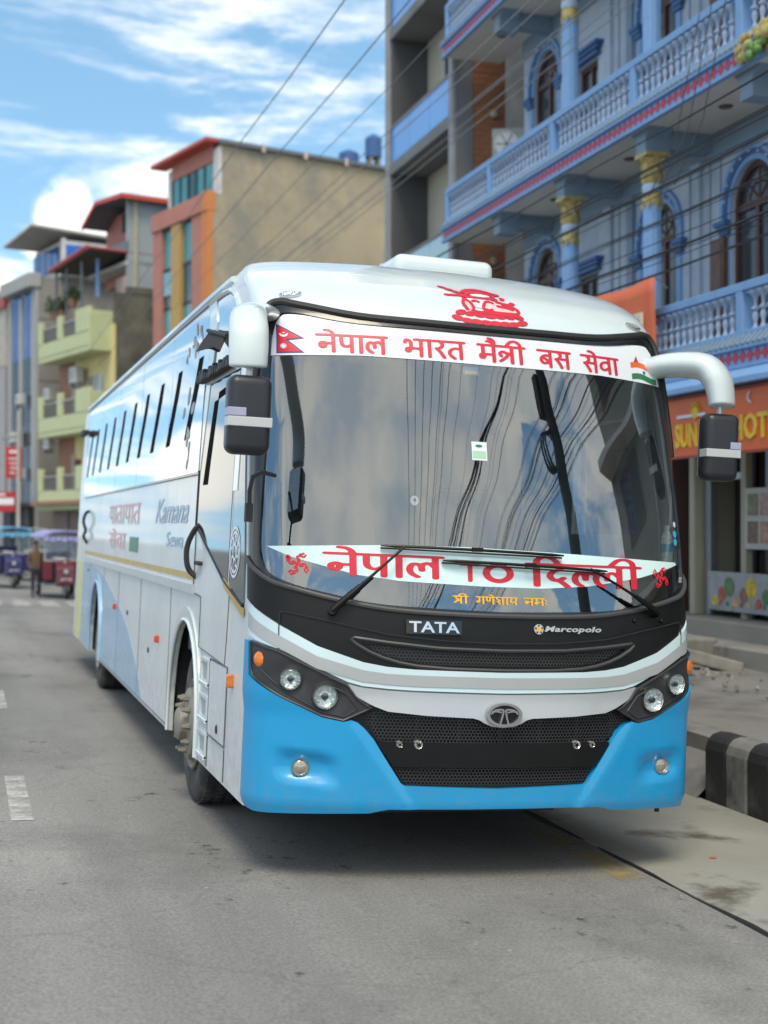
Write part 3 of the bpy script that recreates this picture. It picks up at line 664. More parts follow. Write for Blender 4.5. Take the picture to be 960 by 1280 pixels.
V, F = text2d('TATA', offset=.02); decal('badge_letters', fit2(V, -.498,-.240,1.276,1.330), F, chrome, bpan, .044, thick=.012)
V, F = text2d('Marcopolo', shear=.25, offset=.028, space=1.12); decal('badge_letters', fit2(V, .232,.572,1.288,1.325), F, silver, bpan, .030, thick=.010)
ball = decal('maker_ball', *(lambda q: ([(0.199+p[0]*.026, 1.308+p[1]*.026) for p in q[0]], q[1]))(march(np.linspace(-1.1,1.1,20), np.linspace(-1.1,1.1,20), np.array([[math.hypot(x,y)-1 for y in np.linspace(-1.1,1.1,20)] for x in np.linspace(-1.1,1.1,20)]))), silver, bpan, .026, thick=.008)
V, F = march(np.linspace(-1.1,1.1,26), np.linspace(-1.1,1.1,26), np.array([[math.hypot(x,y)-(.55+.15*math.cos(5*math.atan2(y,x))) for y in np.linspace(-1.1,1.1,26)] for x in np.linspace(-1.1,1.1,26)])); decal('ball_centre', [(.199+p[0]*.026, 1.307+p[1]*.024) for p in V], F, yellow_vinyl, ball, .0275)
for k in range(5):
    a = R(72*k+20); V, F = march(np.linspace(-1,1,10), np.linspace(-1,1,10), np.array([[math.hypot(x,y)-.8 for y in np.linspace(-1,1,10)] for x in np.linspace(-1,1,10)]))
    decal('ball_spot', [(.199+.0185*math.cos(a)+p[0]*.006, 1.308+.0185*math.sin(a)+p[1]*.006) for p in V], F, rubber, ball, .028)
# white band with grey stripe
kink = lambda zs_: [(0,zs_[0]),(.465,zs_[1]),(.60,zs_[2]),(.72,zs_[3]),(.944,zs_[4]),(1.118,zs_[5]),(1.2499,zs_[6])]
bl = [(0,.979),(.465,.985),(.592,.990),(.72,1.000),(.793,1.018),(1.118,1.166),(1.2499,1.225)]
def bump_band(s, z): return 0.0*s
band = patch('white_front_band', Fp(kink([1.085,1.091,1.100,1.119,1.190,1.283,1.405])+bl[::-1]+[(-x,z) for x,z in bl[1:]]+[(-x,z) for x,z in kink([1.085,1.091,1.100,1.119,1.190,1.283,1.405])[::-1][:-1]]), band_white, bus, .036, .036, step=.05)
gu = kink([1.058,1.062,1.066,1.080,1.140,1.232,1.345]); gl_ = kink([1.003,1.006,1.012,1.022,1.078,1.172,1.262])
patch('grey_stripe', Fp(gu+gl_[::-1]+[(-x,z) for x,z in gl_[1:]]+[(-x,z) for x,z in gu[::-1][:-1]]), band_grey, band, .0400, .001, step=.05)
bar_p = mir([(.0,.9715),(.465,.977),(.592,.982),(.72,.992),(.792,1.010),(.86,1.022),(.745,.935),(.66,.900),(.592,.876),(.4,.862),(.16,.853),(.128,.845),(.10,.828),(.06,.812),(0,.806)][0:1]+[(.465,.977),(.592,.982),(.72,.992),(.792,1.008),(.745,.945),(.66,.902),(.592,.878),(.4,.862),(.16,.853),(.128,.845),(.10,.828),(.06,.812),(0,.806)])
def bar_disp(s, z): return .012*np.clip((.95-z)/.10,0,1)
barp = patch('silver_bar', Fp(bar_p), silver, bus, .048, .05, step=.03, disp=bar_disp)
V, F = march(np.linspace(-1.2,1.2,36), np.linspace(-1.2,1.2,36), np.array([[abs(math.hypot(x,y)-.92)-.10 for y in np.linspace(-1.2,1.2,36)] for x in np.linspace(-1.2,1.2,36)]))
emb = decal('oval_badge', [(p[0]*.094, .874+p[1]*.059) for p in V], F, chrome, barp, .076, thick=.012)
V, F = march(np.linspace(-1.2,1.2,30), np.linspace(-1.2,1.2,30), np.array([[math.hypot(x,y)-.9 for y in np.linspace(-1.2,1.2,30)] for x in np.linspace(-1.2,1.2,30)]))
decal('badge_field', [(p[0]*.094, .874+p[1]*.059) for p in V], F, black_gloss, emb, .066)
V, F = stroke_mesh([spline([(-.74,.10),(-.50,.40),(-.1,.42),(-.10,.0),(-.22,-.74)]), spline([(.74,.10),(.50,.40),(.1,.42),(.10,.0),(.22,-.74)]), spline([(-.70,.26),(-.45,.30),(-.2,.22)]), spline([(.70,.26),(.45,.30),(.2,.22)])], .05, .07, .025)
decal('badge_letter', [(p[0]*.094, .874+p[1]*.059) for p in V], F, chrome, emb, .076, thick=.010)

# blue bumper with fog lamp recesses
bump_side = [(1.2499,1.20),(1.238,1.196),(1.232,1.02),(1.215,1.004),(1.09,.922),(.905,.836),(.805,.818),(.768,.828),(.735,.815),(.70,.785),(.655,.735),(.58,.62),(.51,.515),(.49,.503),(0,.490)]
bump_poly = [(x,z) for x,z in bump_side]+[(-x,z) for x,z in bump_side[::-1][1:]]+[(-1.2499,.352),(-1.2,.338),(-.66,.362),(-.60,.378),(-.565,.385),(0,.388),(.565,.385),(.60,.378),(.66,.362),(1.2,.338),(1.2499,.352)]
def bump_disp(s, z):
    a = np.abs(s); d = np.zeros_like(a)
    # lower lip turns under, chamfer next to the grille opening
    d += -.020*np.clip((.40-z)/.06,0,1)
    # fog lamp scoop: wedge that deepens towards the lamp
    u = (a-.985)/.17; v = (z-.585)/.085
    vv = (z-.585-.10*(a-1.0))
    scoop = np.clip(1-np.maximum(np.abs(u)-.35,0)/.65,0,1)*np.clip(1-np.maximum(np.abs(vv)/.075-.45,0)/.55,0,1)
    d += -.034*np.minimum(scoop*1.3,1)
    # crease rising from grille corner to the lamp
    cr = (a-.50)*1.0-(z-.50)*.72
    d += .014*np.clip(cr/.05,0,1)-.014
    d += .012*np.clip((z-.84)/.1,0,1)
    return d
bumper = patch('bumper', Fp(bump_poly), blue_paint, bus, .058, .06, step=.026, disp=bump_disp)
# lower grille
lgo = [(0,.495),(.49,.508),(.512,.52),(.585,.625),(.66,.74),(.705,.79),(.77,.835),(.80,.83),(.68,.885),(.60,.88),(.4,.866),(.16,.857),(0,.82)]
lgr = patch('lower_grille', Fp(mir([(0,.48),(.52,.48),(.62,.60),(.80,.82),(.80,.90),(.60,.90),(0,.90)])), rubber, bus, .006, .004, step=.08)
up_m = mir([(0,.715),(.615,.715),(.66,.77),(.72,.84),(.66,.885),(.58,.878),(.4,.862),(.17,.853),(.12,.83),(.05,.808),(0,.808)])
hexmesh('grille_mesh', up_m, .0185, .022, lgr, grmesh)
hexmesh('grille_mesh', mir([(0,.50),(.49,.51),(.545,.595),(0,.60)]), .0185, .022, lgr, grmesh)
patch('grille_beam', Fp(mir([(0,.598),(.55,.598),(.632,.708),(.63,.722),(0,.722)])), black_satin, lgr, .044, .035, step=.05)
for i in range(7):
    x = -.66+.22*i
    patch('grille_strut', Fp([(x-.012,.715),(x+.012,.715),(x+.012,.835 if abs(x) < .1 else .872),(x-.012,.835 if abs(x) < .1 else .872)]), black_satin, lgr, .018, .012, step=.08)
def round_lamp(name, x, z, r, parent, off, tilt=0, lens=lens_clear, ringm=chrome, depth=.05, bulb=True):
    """lamp with ring, reflector bowl, bulb and domed lens, axis along local -y"""
    s = fr(x, z); p = b_surf(s, z, off)
    e = MB()
    e.lathe([(r*1.10,.030),(r*1.08,.012),(r*1.10,-.002),(r*1.04,-.010),(r*.95,-.004),(r*.94,.004)], 28, axis='y')
    L = e.build(name, ringm, parent, smooth=True, loc=tuple(p))
    q = MB(); q.lathe([(r*.97,-.004),(r*.92,.002),(r*.72,.010),(r*.4,.015),(0.001,.016)], 24, axis='y'); q.build('reflector_bowl', reflector, L, smooth=True)
    if bulb:
        q = MB(); q.lathe([(r*.30,.012),(r*.28,-.002),(r*.16,-.006),(.001,-.006)], 12, axis='y'); q.build('bulb_shield', lamp_dark, L, smooth=True)
    q = MB(); q.lathe([(0.001,-.012),(r*.4,-.011),(r*.75,-.006),(r*.95,.001)], 24, axis='y'); q.build('lens', clear_glass if lens is lens_clear else lens, L, smooth=True)
    L.rotation_euler = (0, 0, tilt)
    return L
for sx in (-1, 1):
    f1 = round_lamp('fog_lamp', sx*1.0, .578, .042, bus, .035, sx*.12, lens=fog_mat, ringm=chrome)
    lamp_poly = [(1.236,1.192),(1.119,1.156),(.792,1.000),(.752,.946),(.70,.905),(.672,.893),(.72,.868),(.805,.825),(.906,.843),(1.094,.929),(1.222,1.02),(1.232,1.06)]
    hl = patch('headlight', Fp([(sx*x,z) for x,z in lamp_poly]), lamp_dark, bus, .050, .05, step=.03,
        disp=lambda s, z: -.016*np.exp(-(((np.abs(s)-.905)/.085)**2+((z-.942)/.075)**2)**2)-.014*np.exp(-(((np.abs(s)-1.075)/.08)**2+((z-1.02)/.07)**2)**2))
    ring_tube('bezel_edge', Fp([(sx*x,z) for x,z in lamp_poly]), .006, .054, lamp_dark, hl, closed=True, n=6, step=.05)
    ring_tube('bezel_line', Fp([(sx*1.19,1.06),(sx*1.08,.955),(sx*.91,.862),(sx*.80,.845),(sx*.74,.885),(sx*.80,.96),(sx*.86,.99)]), .006, .048, lamp_dark, hl, n=6, step=.03)
    round_lamp('head_lamp_unit', sx*.897, .942, .060, hl, .060, sx*.10)
    round_lamp('head_lamp_unit', sx*1.058, 1.023, .053, hl, .062, sx*.25)
    s = fr(sx*1.19, 1.108); p = b_surf(s, 1.108, .032 if sx < 0 else .044)
    q = MB(); q.lathe([(0.001,-.012),(.02,-.011),(.036,-.006),(.044,.004),(.044,.03)], 20, axis='y'); a = q.build('turn_signal', amber, hl, smooth=True, loc=tuple(p)); a.rotation_euler = (0,0,sx*.6)
    for x in (.43, .525):
        s = fr(sx*x, .712); p = b_surf(s, .712, .045); rr = .020 if x < .5 else .015
        q = MB(); q.lathe([(rr*1.1,.03),(rr*1.1,0),(rr,-.004),(rr*.6,.004),(.001,.008)], 14, axis='y'); l_ = q.build('grille_marker_lamp', reflector, lgr, smooth=True, loc=tuple(p))
        q = MB(); 
        for k in range(6): q.box(rr*.62*math.cos(k)-.003, rr*.62*math.cos(k)+.003, -.006, .004, rr*.62*math.sin(k)-.003, rr*.62*math.sin(k)+.003)
        q.build('lamp_diode', fog_mat, l_)
    # bonnet shut line beside the lamps
    ring_tube('shut_line', Fp([(sx*1.119,1.165),(sx*1.121,1.25),(sx*1.121,1.335),(sx*1.115,1.349),(sx*1.09,1.350),(sx*.86,1.309),(sx*.6,1.259),(sx*.3,1.236),(0,1.230)]), .0035, .036, rubber, bpan, n=5, step=.05)
q = MB(); p0 = b_surf(fr(.0+1.03,.36),.36,0); q.tube([(1.03,p0[1]+.02,.36),(1.03,p0[1]+.02,.315)], .014, 8); q.build('tow_pin', rubber, bus)
q = MB(); q.box(-1.15,1.15,.85,11.6,.40,.62); q.box(-.55,.55,.7,11.8,.27,.41); q.build('underbody', rubber, bus)
# wipers
def wiper(pivot, elbow, b0, b1, off=.05):
    P = lambda x, z, o: tuple(b_surf(fr(x, z), z, o))
    q = MB(); q.tube([P(*pivot,.0), P(*pivot,.065)], [.026,.022], 12)
    w = q.build('wiper', black_satin, bus, smooth=True)
    n = 8; L = [(pivot[0]+(elbow[0]-pivot[0])*k/n, pivot[1]+(elbow[1]-pivot[1])*k/n) for k in range(n+1)]
    q = MB(); q.tube([P(*L[i], .062+.01*math.sin(i/n*3.14)) for i in range(4)], [.018,.018,.016,.013], 8); q.build('wiper_arm_base', black_satin, w, smooth=True)
    q = MB(); q.tube([P(*L[i], .062+.01*math.sin(i/n*3.14)) for i in range(3,9)], [.009,.008,.007,.007,.007,.007], 8); q.build('wiper_arm', black_satin, w, smooth=True)
    m_ = 14; B = [(b0[0]+(b1[0]-b0[0])*k/m_, b0[1]+(b1[1]-b0[1])*k/m_) for k in range(m_+1)]
    q = MB(); q.tube([P(*p, .036+.016*math.sin(i/m_*3.14)) for i, p in enumerate(B)], [.005]+[.009]*(m_-1)+[.005], 6); q.build('wiper_bridge', black_satin, w, smooth=True)
    q = MB(); q.tube([P(p[0], p[1]-.008, .016) for p in B], .006, 6); q.build('wiper_blade', rubber, w)
    q = MB(); a = P(*B[m_//2], .055); q.box(a[0]-.03,a[0]+.03,a[1]-.01,a[1]+.012,a[2]-.01,a[2]+.012); q.build('wiper_clip', black_satin, w, bevel=.003)
wiper((-.875,1.366), (-.515,1.700), (-.634,1.705), (.354,1.692))
wiper((.935,1.400), (.50,1.622), (-.32,1.642), (.62,1.618))
q = MB(); 
for x in (.80,.99): p = b_surf(fr(x,1.36),1.36,.02); q.sphere(tuple(p), .012, 8, 5)
q.build('washer_nozzle', black_satin, bpan, smooth=True)
# small stickers inside the glass
def sticker(name, x0, x1, z0, z1, m, off=-.004, step=.05): return patch(name, Fp([(x0,z0),(x1,z0),(x1,z1),(x0,z1)]), m, ws, off, .001, step=step)
st = sticker('permit_sticker', -.13, -.045, 2.185, 2.285, banner_white, .004); patch('sticker_band', Fp([(-.125,2.195),(-.05,2.195),(-.05,2.235),(-.125,2.235)]), mat('pale_green_print', (.35,.55,.40), .5), st, .005, .0006)
patch('sticker_eye', Fp(ell(-.09,2.262,.02,.008)), green_vinyl, st, .005, .0006, step=.02)
st = sticker('small_sticker', -.15, -.06, 2.655, 2.70, mat('blue_print', (.10,.22,.45), .5)); patch('sticker_band', Fp([(-.14,2.66),(-.07,2.66),(-.07,2.678),(-.14,2.678)]), yellow_vinyl, st, -.0025, .0006)
st = patch('round_sticker', Fp(ell(-.45,1.955,.022,.026)), banner_white, ws, -.004, .001, step=.02); patch('sticker_eye', Fp(ell(-.448,1.958,.008,.010)), navy_vinyl, st, -.0025, .0006, step=.02)
for z in (1.80,1.845): patch('blue_dot_sticker', Fp(ell(1.165,z,.016,.02)), mat('sky_blue_print%d' % int(z*100), (.05,.45,.75), .4), ws, .007, .001, step=.02)
patch('round_sticker', Fp(ell(1.168,1.90,.012,.016)), banner_white, ws, .007, .001, step=.02)

# ---- sides
def spatch(name, poly, m, parent, off=.004, thick=.004, step=.25, side=-1, holes=(), **k): return patch(name, Lp(poly, side), m, parent, off, thick, step=step, holes=[Lp(h, side) for h in holes], **k)
def sline(name, pts, r, m, parent, off=.004, side=-1, step=.2): return ring_tube(name, Lp(pts, side), r, off, m, parent, n=5, step=step)
seam_m = mat('panel_gap', (.10,.105,.11), .6)
grill_m = mat('dull_aluminium', (.55,.57,.58), .35, .4, .05)
edges = [2.56,4.06,5.90,7.75,9.60,11.45]
slots = [2.63,3.56,4.50,5.41,6.30,7.21,8.13,9.06,9.98,10.75]
slot_m = mat('black_window_slot', (.008,.008,.009), .95, spec=.05)
for side in (-1, 1):
    for i in range(5):
        y0, y1 = edges[i]+.008, edges[i+1]-.008
        w = spatch('window', [(y0+.05,2.135),(y1+.05,2.135),(y1,3.20),(y0,3.20)] if i else [(2.52,2.135),(y1+.05,2.135),(y1,3.20),(2.50,3.20)], side_mirror_glass, bus, .006, .01, side=side)
        for t in slots:
            if y0 <= t+.2 < y1:
                spatch('window_slot', [(t+.40,2.38),(t+.60,2.38),(t+.18,2.91),(t-.02,2.91)], slot_m, w, .008, .003, side=side)
    sline('roof_cove', [(1.75,3.27),(2.5,3.285),(4,3.29),(8,3.29),(11.9,3.28)], .022, white_paint, bus, .008, side)
    sline('cove_shadow_gap', [(2.2,3.235),(4,3.245),(8,3.245),(11.9,3.24)], .006, seam_m, bus, .003, side)
    tr = spatch('trim_bar', [(2.36,1.345),(10.9,1.345),(10.9,1.405),(2.36,1.405)], grill_m, bus, .022, .022, side=side)
    sline('trim_lip', [(2.37,1.352),(10.9,1.352)], .006, rubber, tr, .016, side)
    spatch('gold_stripe', [(2.5,1.432),(11.0,1.432),(11.0,1.474),(2.5,1.474)], gold_vinyl, bus, .003, .002, side=side)
    sline('panel_seam', [(2.46,2.118),(11.3,2.118)], .005, seam_m, bus, .003, side)
    for y in (3.45,5.2,6.9,8.4,10.0): sline('panel_seam', [(y,1.34),(y,.36)], .002, seam_m, bus, .002, side)
    sline('panel_seam', [(3.45,.37),(8.5,.37)], .004, seam_m, bus, .002, side)
    sw = [(11.15,1.33),(9.6,1.315),(8.9,1.28),(8.11,1.21),(7.4,1.11),(6.7,1.0),(6.02,.86),(5.45,.67),(5.05,.5),(4.82,.36)]+[(RW-.64,.36)]+[(RW-.64*math.cos(R(a)),.52+.67*math.sin(R(a))) for a in range(0,181,15)]+[(RW+.64,.36),(11.15,.36)]
    spatch('blue_swoosh', sw, ltblue_paint, bus, .002, .002, side=side)
    spatch('yellow_tail', [(11.16,.36),(11.85,.36),(11.9,1.9),(11.75,1.33),(11.2,1.33)], mat('pale_yellow_paint%d' % side, (.60,.58,.20), .4), bus, .002, .002, side=side)
    for yc, mm in ((FW, white_paint), (RW, ltblue_paint if side else white_paint)):
        ring = [(yc+.605,.36),(yc+.605,.52)]+[(yc+.605*math.cos(R(a)),.53+.645*math.sin(R(a))) for a in range(8,180,12)]+[(yc-.605,.52),(yc-.605,.36)]
        outp = [(yc+.69,.35),(yc+.69,.52)]+[(yc+.69*math.cos(R(a)),.53+.72*math.sin(R(a))) for a in range(8,180,12)]+[(yc-.69,.52),(yc-.69,.35)]
        inn = [(yc+.608,.35),(yc+.608,.52)]+[(yc+.608*math.cos(R(a)),.53+.635*math.sin(R(a))) for a in range(8,180,12)]+[(yc-.608,.52),(yc-.608,.35)]
        fl_ = patch('wheel_arch_flare', Lp(outp+inn[::-1], side), mm, bus, .012, .03, step=.06)
        ring_tube('flare_lip', Lp(inn, side), .012, .012, mm, fl_, step=.08)
    # orange and red side markers
    for y, z, mm, rr in ((.98,.94,amber,.030),(4.0,.93,mat('red_lens%d' % side, (.5,.06,.03), .3, coat=.5),.022),(7.1,1.0,MATS['red_lens%d' % side],.022)):
        P = b_surf(sd_(y,z,side), z, .0); q = MB(); x = P[0]
        q.box(x-.035, x+.035, y-rr*.8, y+rr*.8, z-rr*1.3, z+rr*1.3); q.build('side_marker_lamp', mm, bus, bevel=.012, seg=3)
    for y, z in ((4.55,.80),(6.1,1.0),(10.3,1.25)):
        P = b_surf(sd_(y,z,side), z, .0); q = MB(); q.lathe([(.022,-.004),(.022,.004),(.001,.005)], 12, (P[0]+.004*side,y,z), 'x'); q.build('hatch_lock', rubber, bus)
    # wheel housing and floor sheet
    for yc in (FW, RW):
        xi = .80*side; xo = 1.20*side; a, b = min(xi,xo), max(xi,xo); q = MB()
        q.box(min(xi,xi-.02*side), max(xi,xi-.02*side), yc-.64, yc+.64, .35, 1.22); q.box(a,b,yc-.66,yc-.64,.35,1.22); q.box(a,b,yc+.64,yc+.66,.35,1.22); q.box(a,b,yc-.66,yc+.66,1.20,1.22)
        q.build('wheel_housing', rubber, bus)
q = MB()
for y0, y1 in ((.75,2.03),(3.33,8.47),(9.77,11.9)): q.box(-1.215,1.215,y0,y1,.36,.39)
q.box(-.8,.8,.7,11.9,.5,.52); q.build('floor_sheet', rubber, bus)

# lettering on the left side
def stext(body, y0, y1, z0, z1, m, shear=0.0, offset=0.0, off=.0035, name='side_word'):
    V, F = text2d(body, shear=shear, offset=offset); decal(name, fit2(V, y0, y1, z0, z1), [f[::-1] for f in F], m, bus, off, 's')
stext('Kamana', 4.50, 2.82, 1.80, 1.985, faint_blue, .45, .01)
stext('Sewa', 3.85, 3.0, 1.63, 1.74, faint_blue, .2, .01)
V, F = deva(['ya','aa','ta','aa','ya','aa','ta'], .08, .06, .05); decal('side_word', fit(V, 8.2, 5.5, 1.80, 1.97), [f[::-1] for f in F], faint_red, bus, .0035, 's')
V, F = deva(['sa','e','va','aa'], .08, .06, .05); decal('side_word', fit(V, 8.1, 6.5, 1.56, 1.70), [f[::-1] for f in F], faint_red, bus, .0035, 's')
spatch('green_side_square', [(5.55,1.55),(6.2,1.55),(6.2,1.68),(5.55,1.68)], green_vinyl, bus, .0035, .001)
for k in range(14):
    y = 2.62+random.random()*.75; z = 2.98+.2*random.random()-(y-2.6)*.05
    spatch('flower_print', [(p[0], p[1]) for p in ell(y, z, .015+.045*random.random(), .012+.03*random.random(), random.random()*90, 7)], mat('grey_print%d' % k, (.25,.26,.28), .4), bus, .0085, .001, step=.05)
for k in range(9):
    y = 2.9+random.random()*.45; z = 2.2+.55*random.random()
    spatch('flower_print', ell(y, z, .02+.03*random.random(), .02+.06*random.random(), random.random()*90, 7), MATS['grey_print%d' % k], bus, .0085, .001, step=.05)

# ---- driver side door and front quarter
door_glass_m = mat('tinted_door_glass', (.16,.19,.21), .05, .85, .03, 1)
for side in (-1,):
    dr = spatch('door', [(2.42,2.155),(2.41,1.36),(2.12,1.345),(2.12,1.03),(1.2,1.0),(1.2,2.70),(2.42,2.70)], side_paint, bus, .006, .006, step=.2)
    g1 = spatch('door_glass', [(2.40,2.68),(2.42,2.12),(2.40,1.80),(1.36,1.49),(1.24,1.455),(1.24,2.68)], door_glass_m, dr, .010, .004, step=.2)
    spatch('glass_slot', [(2.08,2.04),(2.24,2.04),(2.02,2.55),(1.66,2.57),(1.68,2.61),(1.88,2.60)], slot_m, g1, .013, .003, step=.2)
    g2 = spatch('quarter_glass', [(1.19,2.69),(1.19,1.47),(.82,1.375),(.745,1.375),(.76,1.6),(.86,2.0),(1.0,2.5),(1.06,2.69)], door_glass_m, bus, .010, .012, step=.06)
    spatch('quarter_pillar', [(1.19,1.98),(1.06,1.98),(1.06,2.68),(1.19,2.68)], white_paint, g2, .014, .005, step=.1)
    V, F = stroke_mesh([circ(0,0,1,1,36), circ(0,0,.82,.82,30), circ(0,0,.3,.3,14)]+[spline([(.3*math.cos(R(a)),.3*math.sin(R(a))),(.55*math.cos(R(a+22)),.55*math.sin(R(a+22))),(.82*math.cos(R(a)),.82*math.sin(R(a)))]) for a in range(0,360,45)], .045, .06, .035)
    decal('round_emblem', [(1.04+p[0]*.15, 1.64+p[1]*.135) for p in V], F, banner_white, g2, .0125, 's')
    spatch('gold_stripe', [(1.35,1.44),(1.20,1.405),(.80,1.315),(.72,1.30),(.72,1.345),(.82,1.366),(1.2,1.455),(1.35,1.487)], gold_vinyl, bus, .0125, .004, step=.1)
    sline('glass_seal', [(2.43,2.7),(2.43,1.79),(1.36,1.475),(.76,1.36)], .008, rubber, bus, .010, step=.1)
    sline('panel_seam', [(1.215,2.7),(1.215,1.0),(2.12,1.03),(2.12,1.34),(2.43,1.35),(2.43,1.79)], .004, seam_m, bus, .007, step=.1)
    up = spatch('upper_side_glass', [(2.20,2.77),(2.20,3.20),(1.75,3.18),(1.52,3.12),(1.42,3.0),(1.36,2.77)], side_mirror_glass, bus, .006, .01, step=.08)
    spatch('side_pillar', [(2.50,2.14),(2.38,2.14),(2.21,2.76),(2.21,3.22),(2.47,3.22)], white_paint, bus, .014, .014, step=.2)
    sline('arched_molding', [(2.48,3.225),(2.0,3.222),(1.72,3.20),(1.54,3.15),(1.42,3.07),(1.36,2.95),(1.34,2.85)], .016, white_paint, bus, .010, step=.05)
    # step wells, hatch, filler flap
    for z0, z1 in ((.83,.985),(.615,.765),(.40,.545)):
        f_ = patch('foot_step', Lp([(1.97,z0),(1.70,z0),(1.70,z1),(1.97,z1)]), white_paint, bus, .016, .016, holes=[Lp([(1.935,z0+.025),(1.725,z0+.025),(1.725,z1-.02),(1.935,z1-.02)])], step=.1)
        P = b_surf(sd_(1.9,z0+.02), z0+.02, 0); q = MB(); q.box(P[0]-.024, P[0]+.01, 1.70, 1.97, z0-.012, z0+.018); q.build('step_tread', white_paint, f_, bevel=.006)
        spatch('step_recess', [(1.935,z0+.02),(1.725,z0+.02),(1.725,z1-.015),(1.935,z1-.015)], mat('step_recess_paint%d' % int(z0*100), (.33,.38,.41), .5), f_, .002, .001, step=.2)
    hatch = spatch('side_hatch', [(1.68,.985),(1.15,.985),(1.15,.56),(1.68,.56)], side_paint, bus, .006, .006, step=.3)
    sline('panel_seam', [(1.69,.995),(1.14,.995),(1.14,.55),(1.69,.55),(1.69,.995)], .004, seam_m, hatch, .004, step=.2)
    sline('panel_seam', [(1.69,.54),(1.69,.36)], .004, seam_m, bus, .003); sline('panel_seam', [(1.14,.54),(1.14,.36)], .004, seam_m, bus, .003)
    P = b_surf(sd_(1.38,.62), .62, .006); q = MB(); q.lathe([(.026,.004),(.028,-.002),(.02,-.006),(.001,-.004)], 14, tuple(P), 'x'); q.build('hatch_lock', rubber, hatch)
    q = MB(); q.tube(spline([(-1.245,2.33,1.79),(-1.275,2.35,1.76),(-1.305,2.38,1.69),(-1.318,2.39,1.62),(-1.312,2.39,1.54),(-1.29,2.39,1.49),(-1.25,2.37,1.455)]), .019, 8); q.build('grab_handle', rubber, dr, smooth=True)
    q = MB(); q.tube(spline([(-1.245,10.6,1.95),(-1.29,10.62,1.92),(-1.31,10.65,1.82),(-1.28,10.65,1.72),(-1.30,10.65,1.64),(-1.25,10.65,1.56)]), .02, 8); q.build('grab_handle', rubber, bus, smooth=True)
    q = MB(); q.box(-1.285,-1.25,2.12,2.30,1.535,1.56); q.build('door_handle', rubber, dr, bevel=.008)
    # black rain visor over the door with a ragged edge, and the black plume above it
    q = MB()
    for k in range(22):
        y = 2.50-k*.05; h = .02+.018*math.sin(k*1.7)+.012*random.random()
        q.box(-1.29+.006*math.sin(k), -1.235, y-.052, y, 2.705, 2.735+h)
    q.build('rain_visor', rubber, bus, bevel=.006)
    q = MB()
    for k in range(11):
        y = 2.25-.06*k; q.tube([(-1.25,y,3.02-.008*k),(-1.31,y-.06,2.93-.012*k),(-1.36,y-.16,2.86-.004*k)], [.012,.015,.003], 6, flat=.5)
    q.tube([(-1.26,2.30,3.03),(-1.27,1.55,2.90)], .014, 6); q.build('black_plume', rubber, bus, smooth=True)
    q = MB()
    for k in range(6): q.box(-1.32, -1.24, 11.2+.1*k, 11.3+.1*k, 2.92, 2.97+.01*(k % 2))
    q.build('rain_visor', rubber, bus, bevel=.006)

# ---- wheels
def make_wheel(front):
    q = MB(); q.lathe([(.12,.25),(.25,.24),(.25,.05),(.10,.04),(.001,.04)], 20, axis='x'); w = q.build('wheel', rubber, bus)
    prof = [(.30,.27),(.40,.27),(.47,.26),(.498,.235),(.505,.20),(.505,.07),(.498,.035),(.47,.008),(.42,.0),(.36,.004),(.31,.012),(.285,.025),(.285,.20)]
    q = MB(); q.lathe(prof, 56, axis='x'); q.build('tyre', tyre_mat, w, smooth=True)
    q = MB()
    for k in range(56):
        a = 2*math.pi*k/56
        for x0, x1, da in ((.035,.085,0),(.115,.16,.055),(.185,.235,0)):
            c, s = math.cos(a+da), math.sin(a+da); e = .022
            pts = [(.500,-e),(.511,-e+.004),(.511,e-.004),(.500,e)]
            V = [(r*c-t*s, r*s+t*c) for r, t in pts]; q.prism([(y_, z_) for y_, z_ in V], 0, x0, x1)
    tag(q.build('tread_block', tyre_mat, w), kind='stuff')
    if front: prof = [(.288,.03),(.292,-.004),(.280,-.012),(.262,-.002),(.245,.02),(.235,.0),(.228,-.035),(.205,-.048),(.13,-.05),(.11,-.055),(.105,-.10),(.085,-.115),(.001,-.118)]
    else: prof = [(.288,.03),(.292,-.004),(.280,-.012),(.262,-.002),(.245,.03),(.23,.11),(.19,.15),(.12,.15),(.11,.06),(.10,.0),(.085,-.02),(.001,-.022)]
    q = MB(); q.lathe(prof, 40, axis='x'); q.build('rim', rim_mat, w, smooth=True)
    for k in range(10):
        a = 2*math.pi*(k+.5)/10; r = .172; x = -.05 if front else .14
        q = MB(); q.lathe([(.020,0),(.020,-.024),(.015,-.028),(.012,-.050),(.001,-.053)], 6, (x, r*math.cos(a), r*math.sin(a)), 'x'); q.build('nut', rim_mat, w)
    return w
for front, yc in ((True, HF), (False, HR)):
    w = make_wheel(front); w.location = (-1.205, yc, .502)
    w.rotation_euler = (.3, 0, 0)
    w2 = clone(w, bus, (1.205, yc, .502)); w2.rotation_euler = (0, 0, math.pi)
    if not front:
        w3 = clone(w, bus, (-.90, yc, .502)); w4 = clone(w, bus, (.90, yc, .502)); w4.rotation_euler = (0, 0, math.pi)

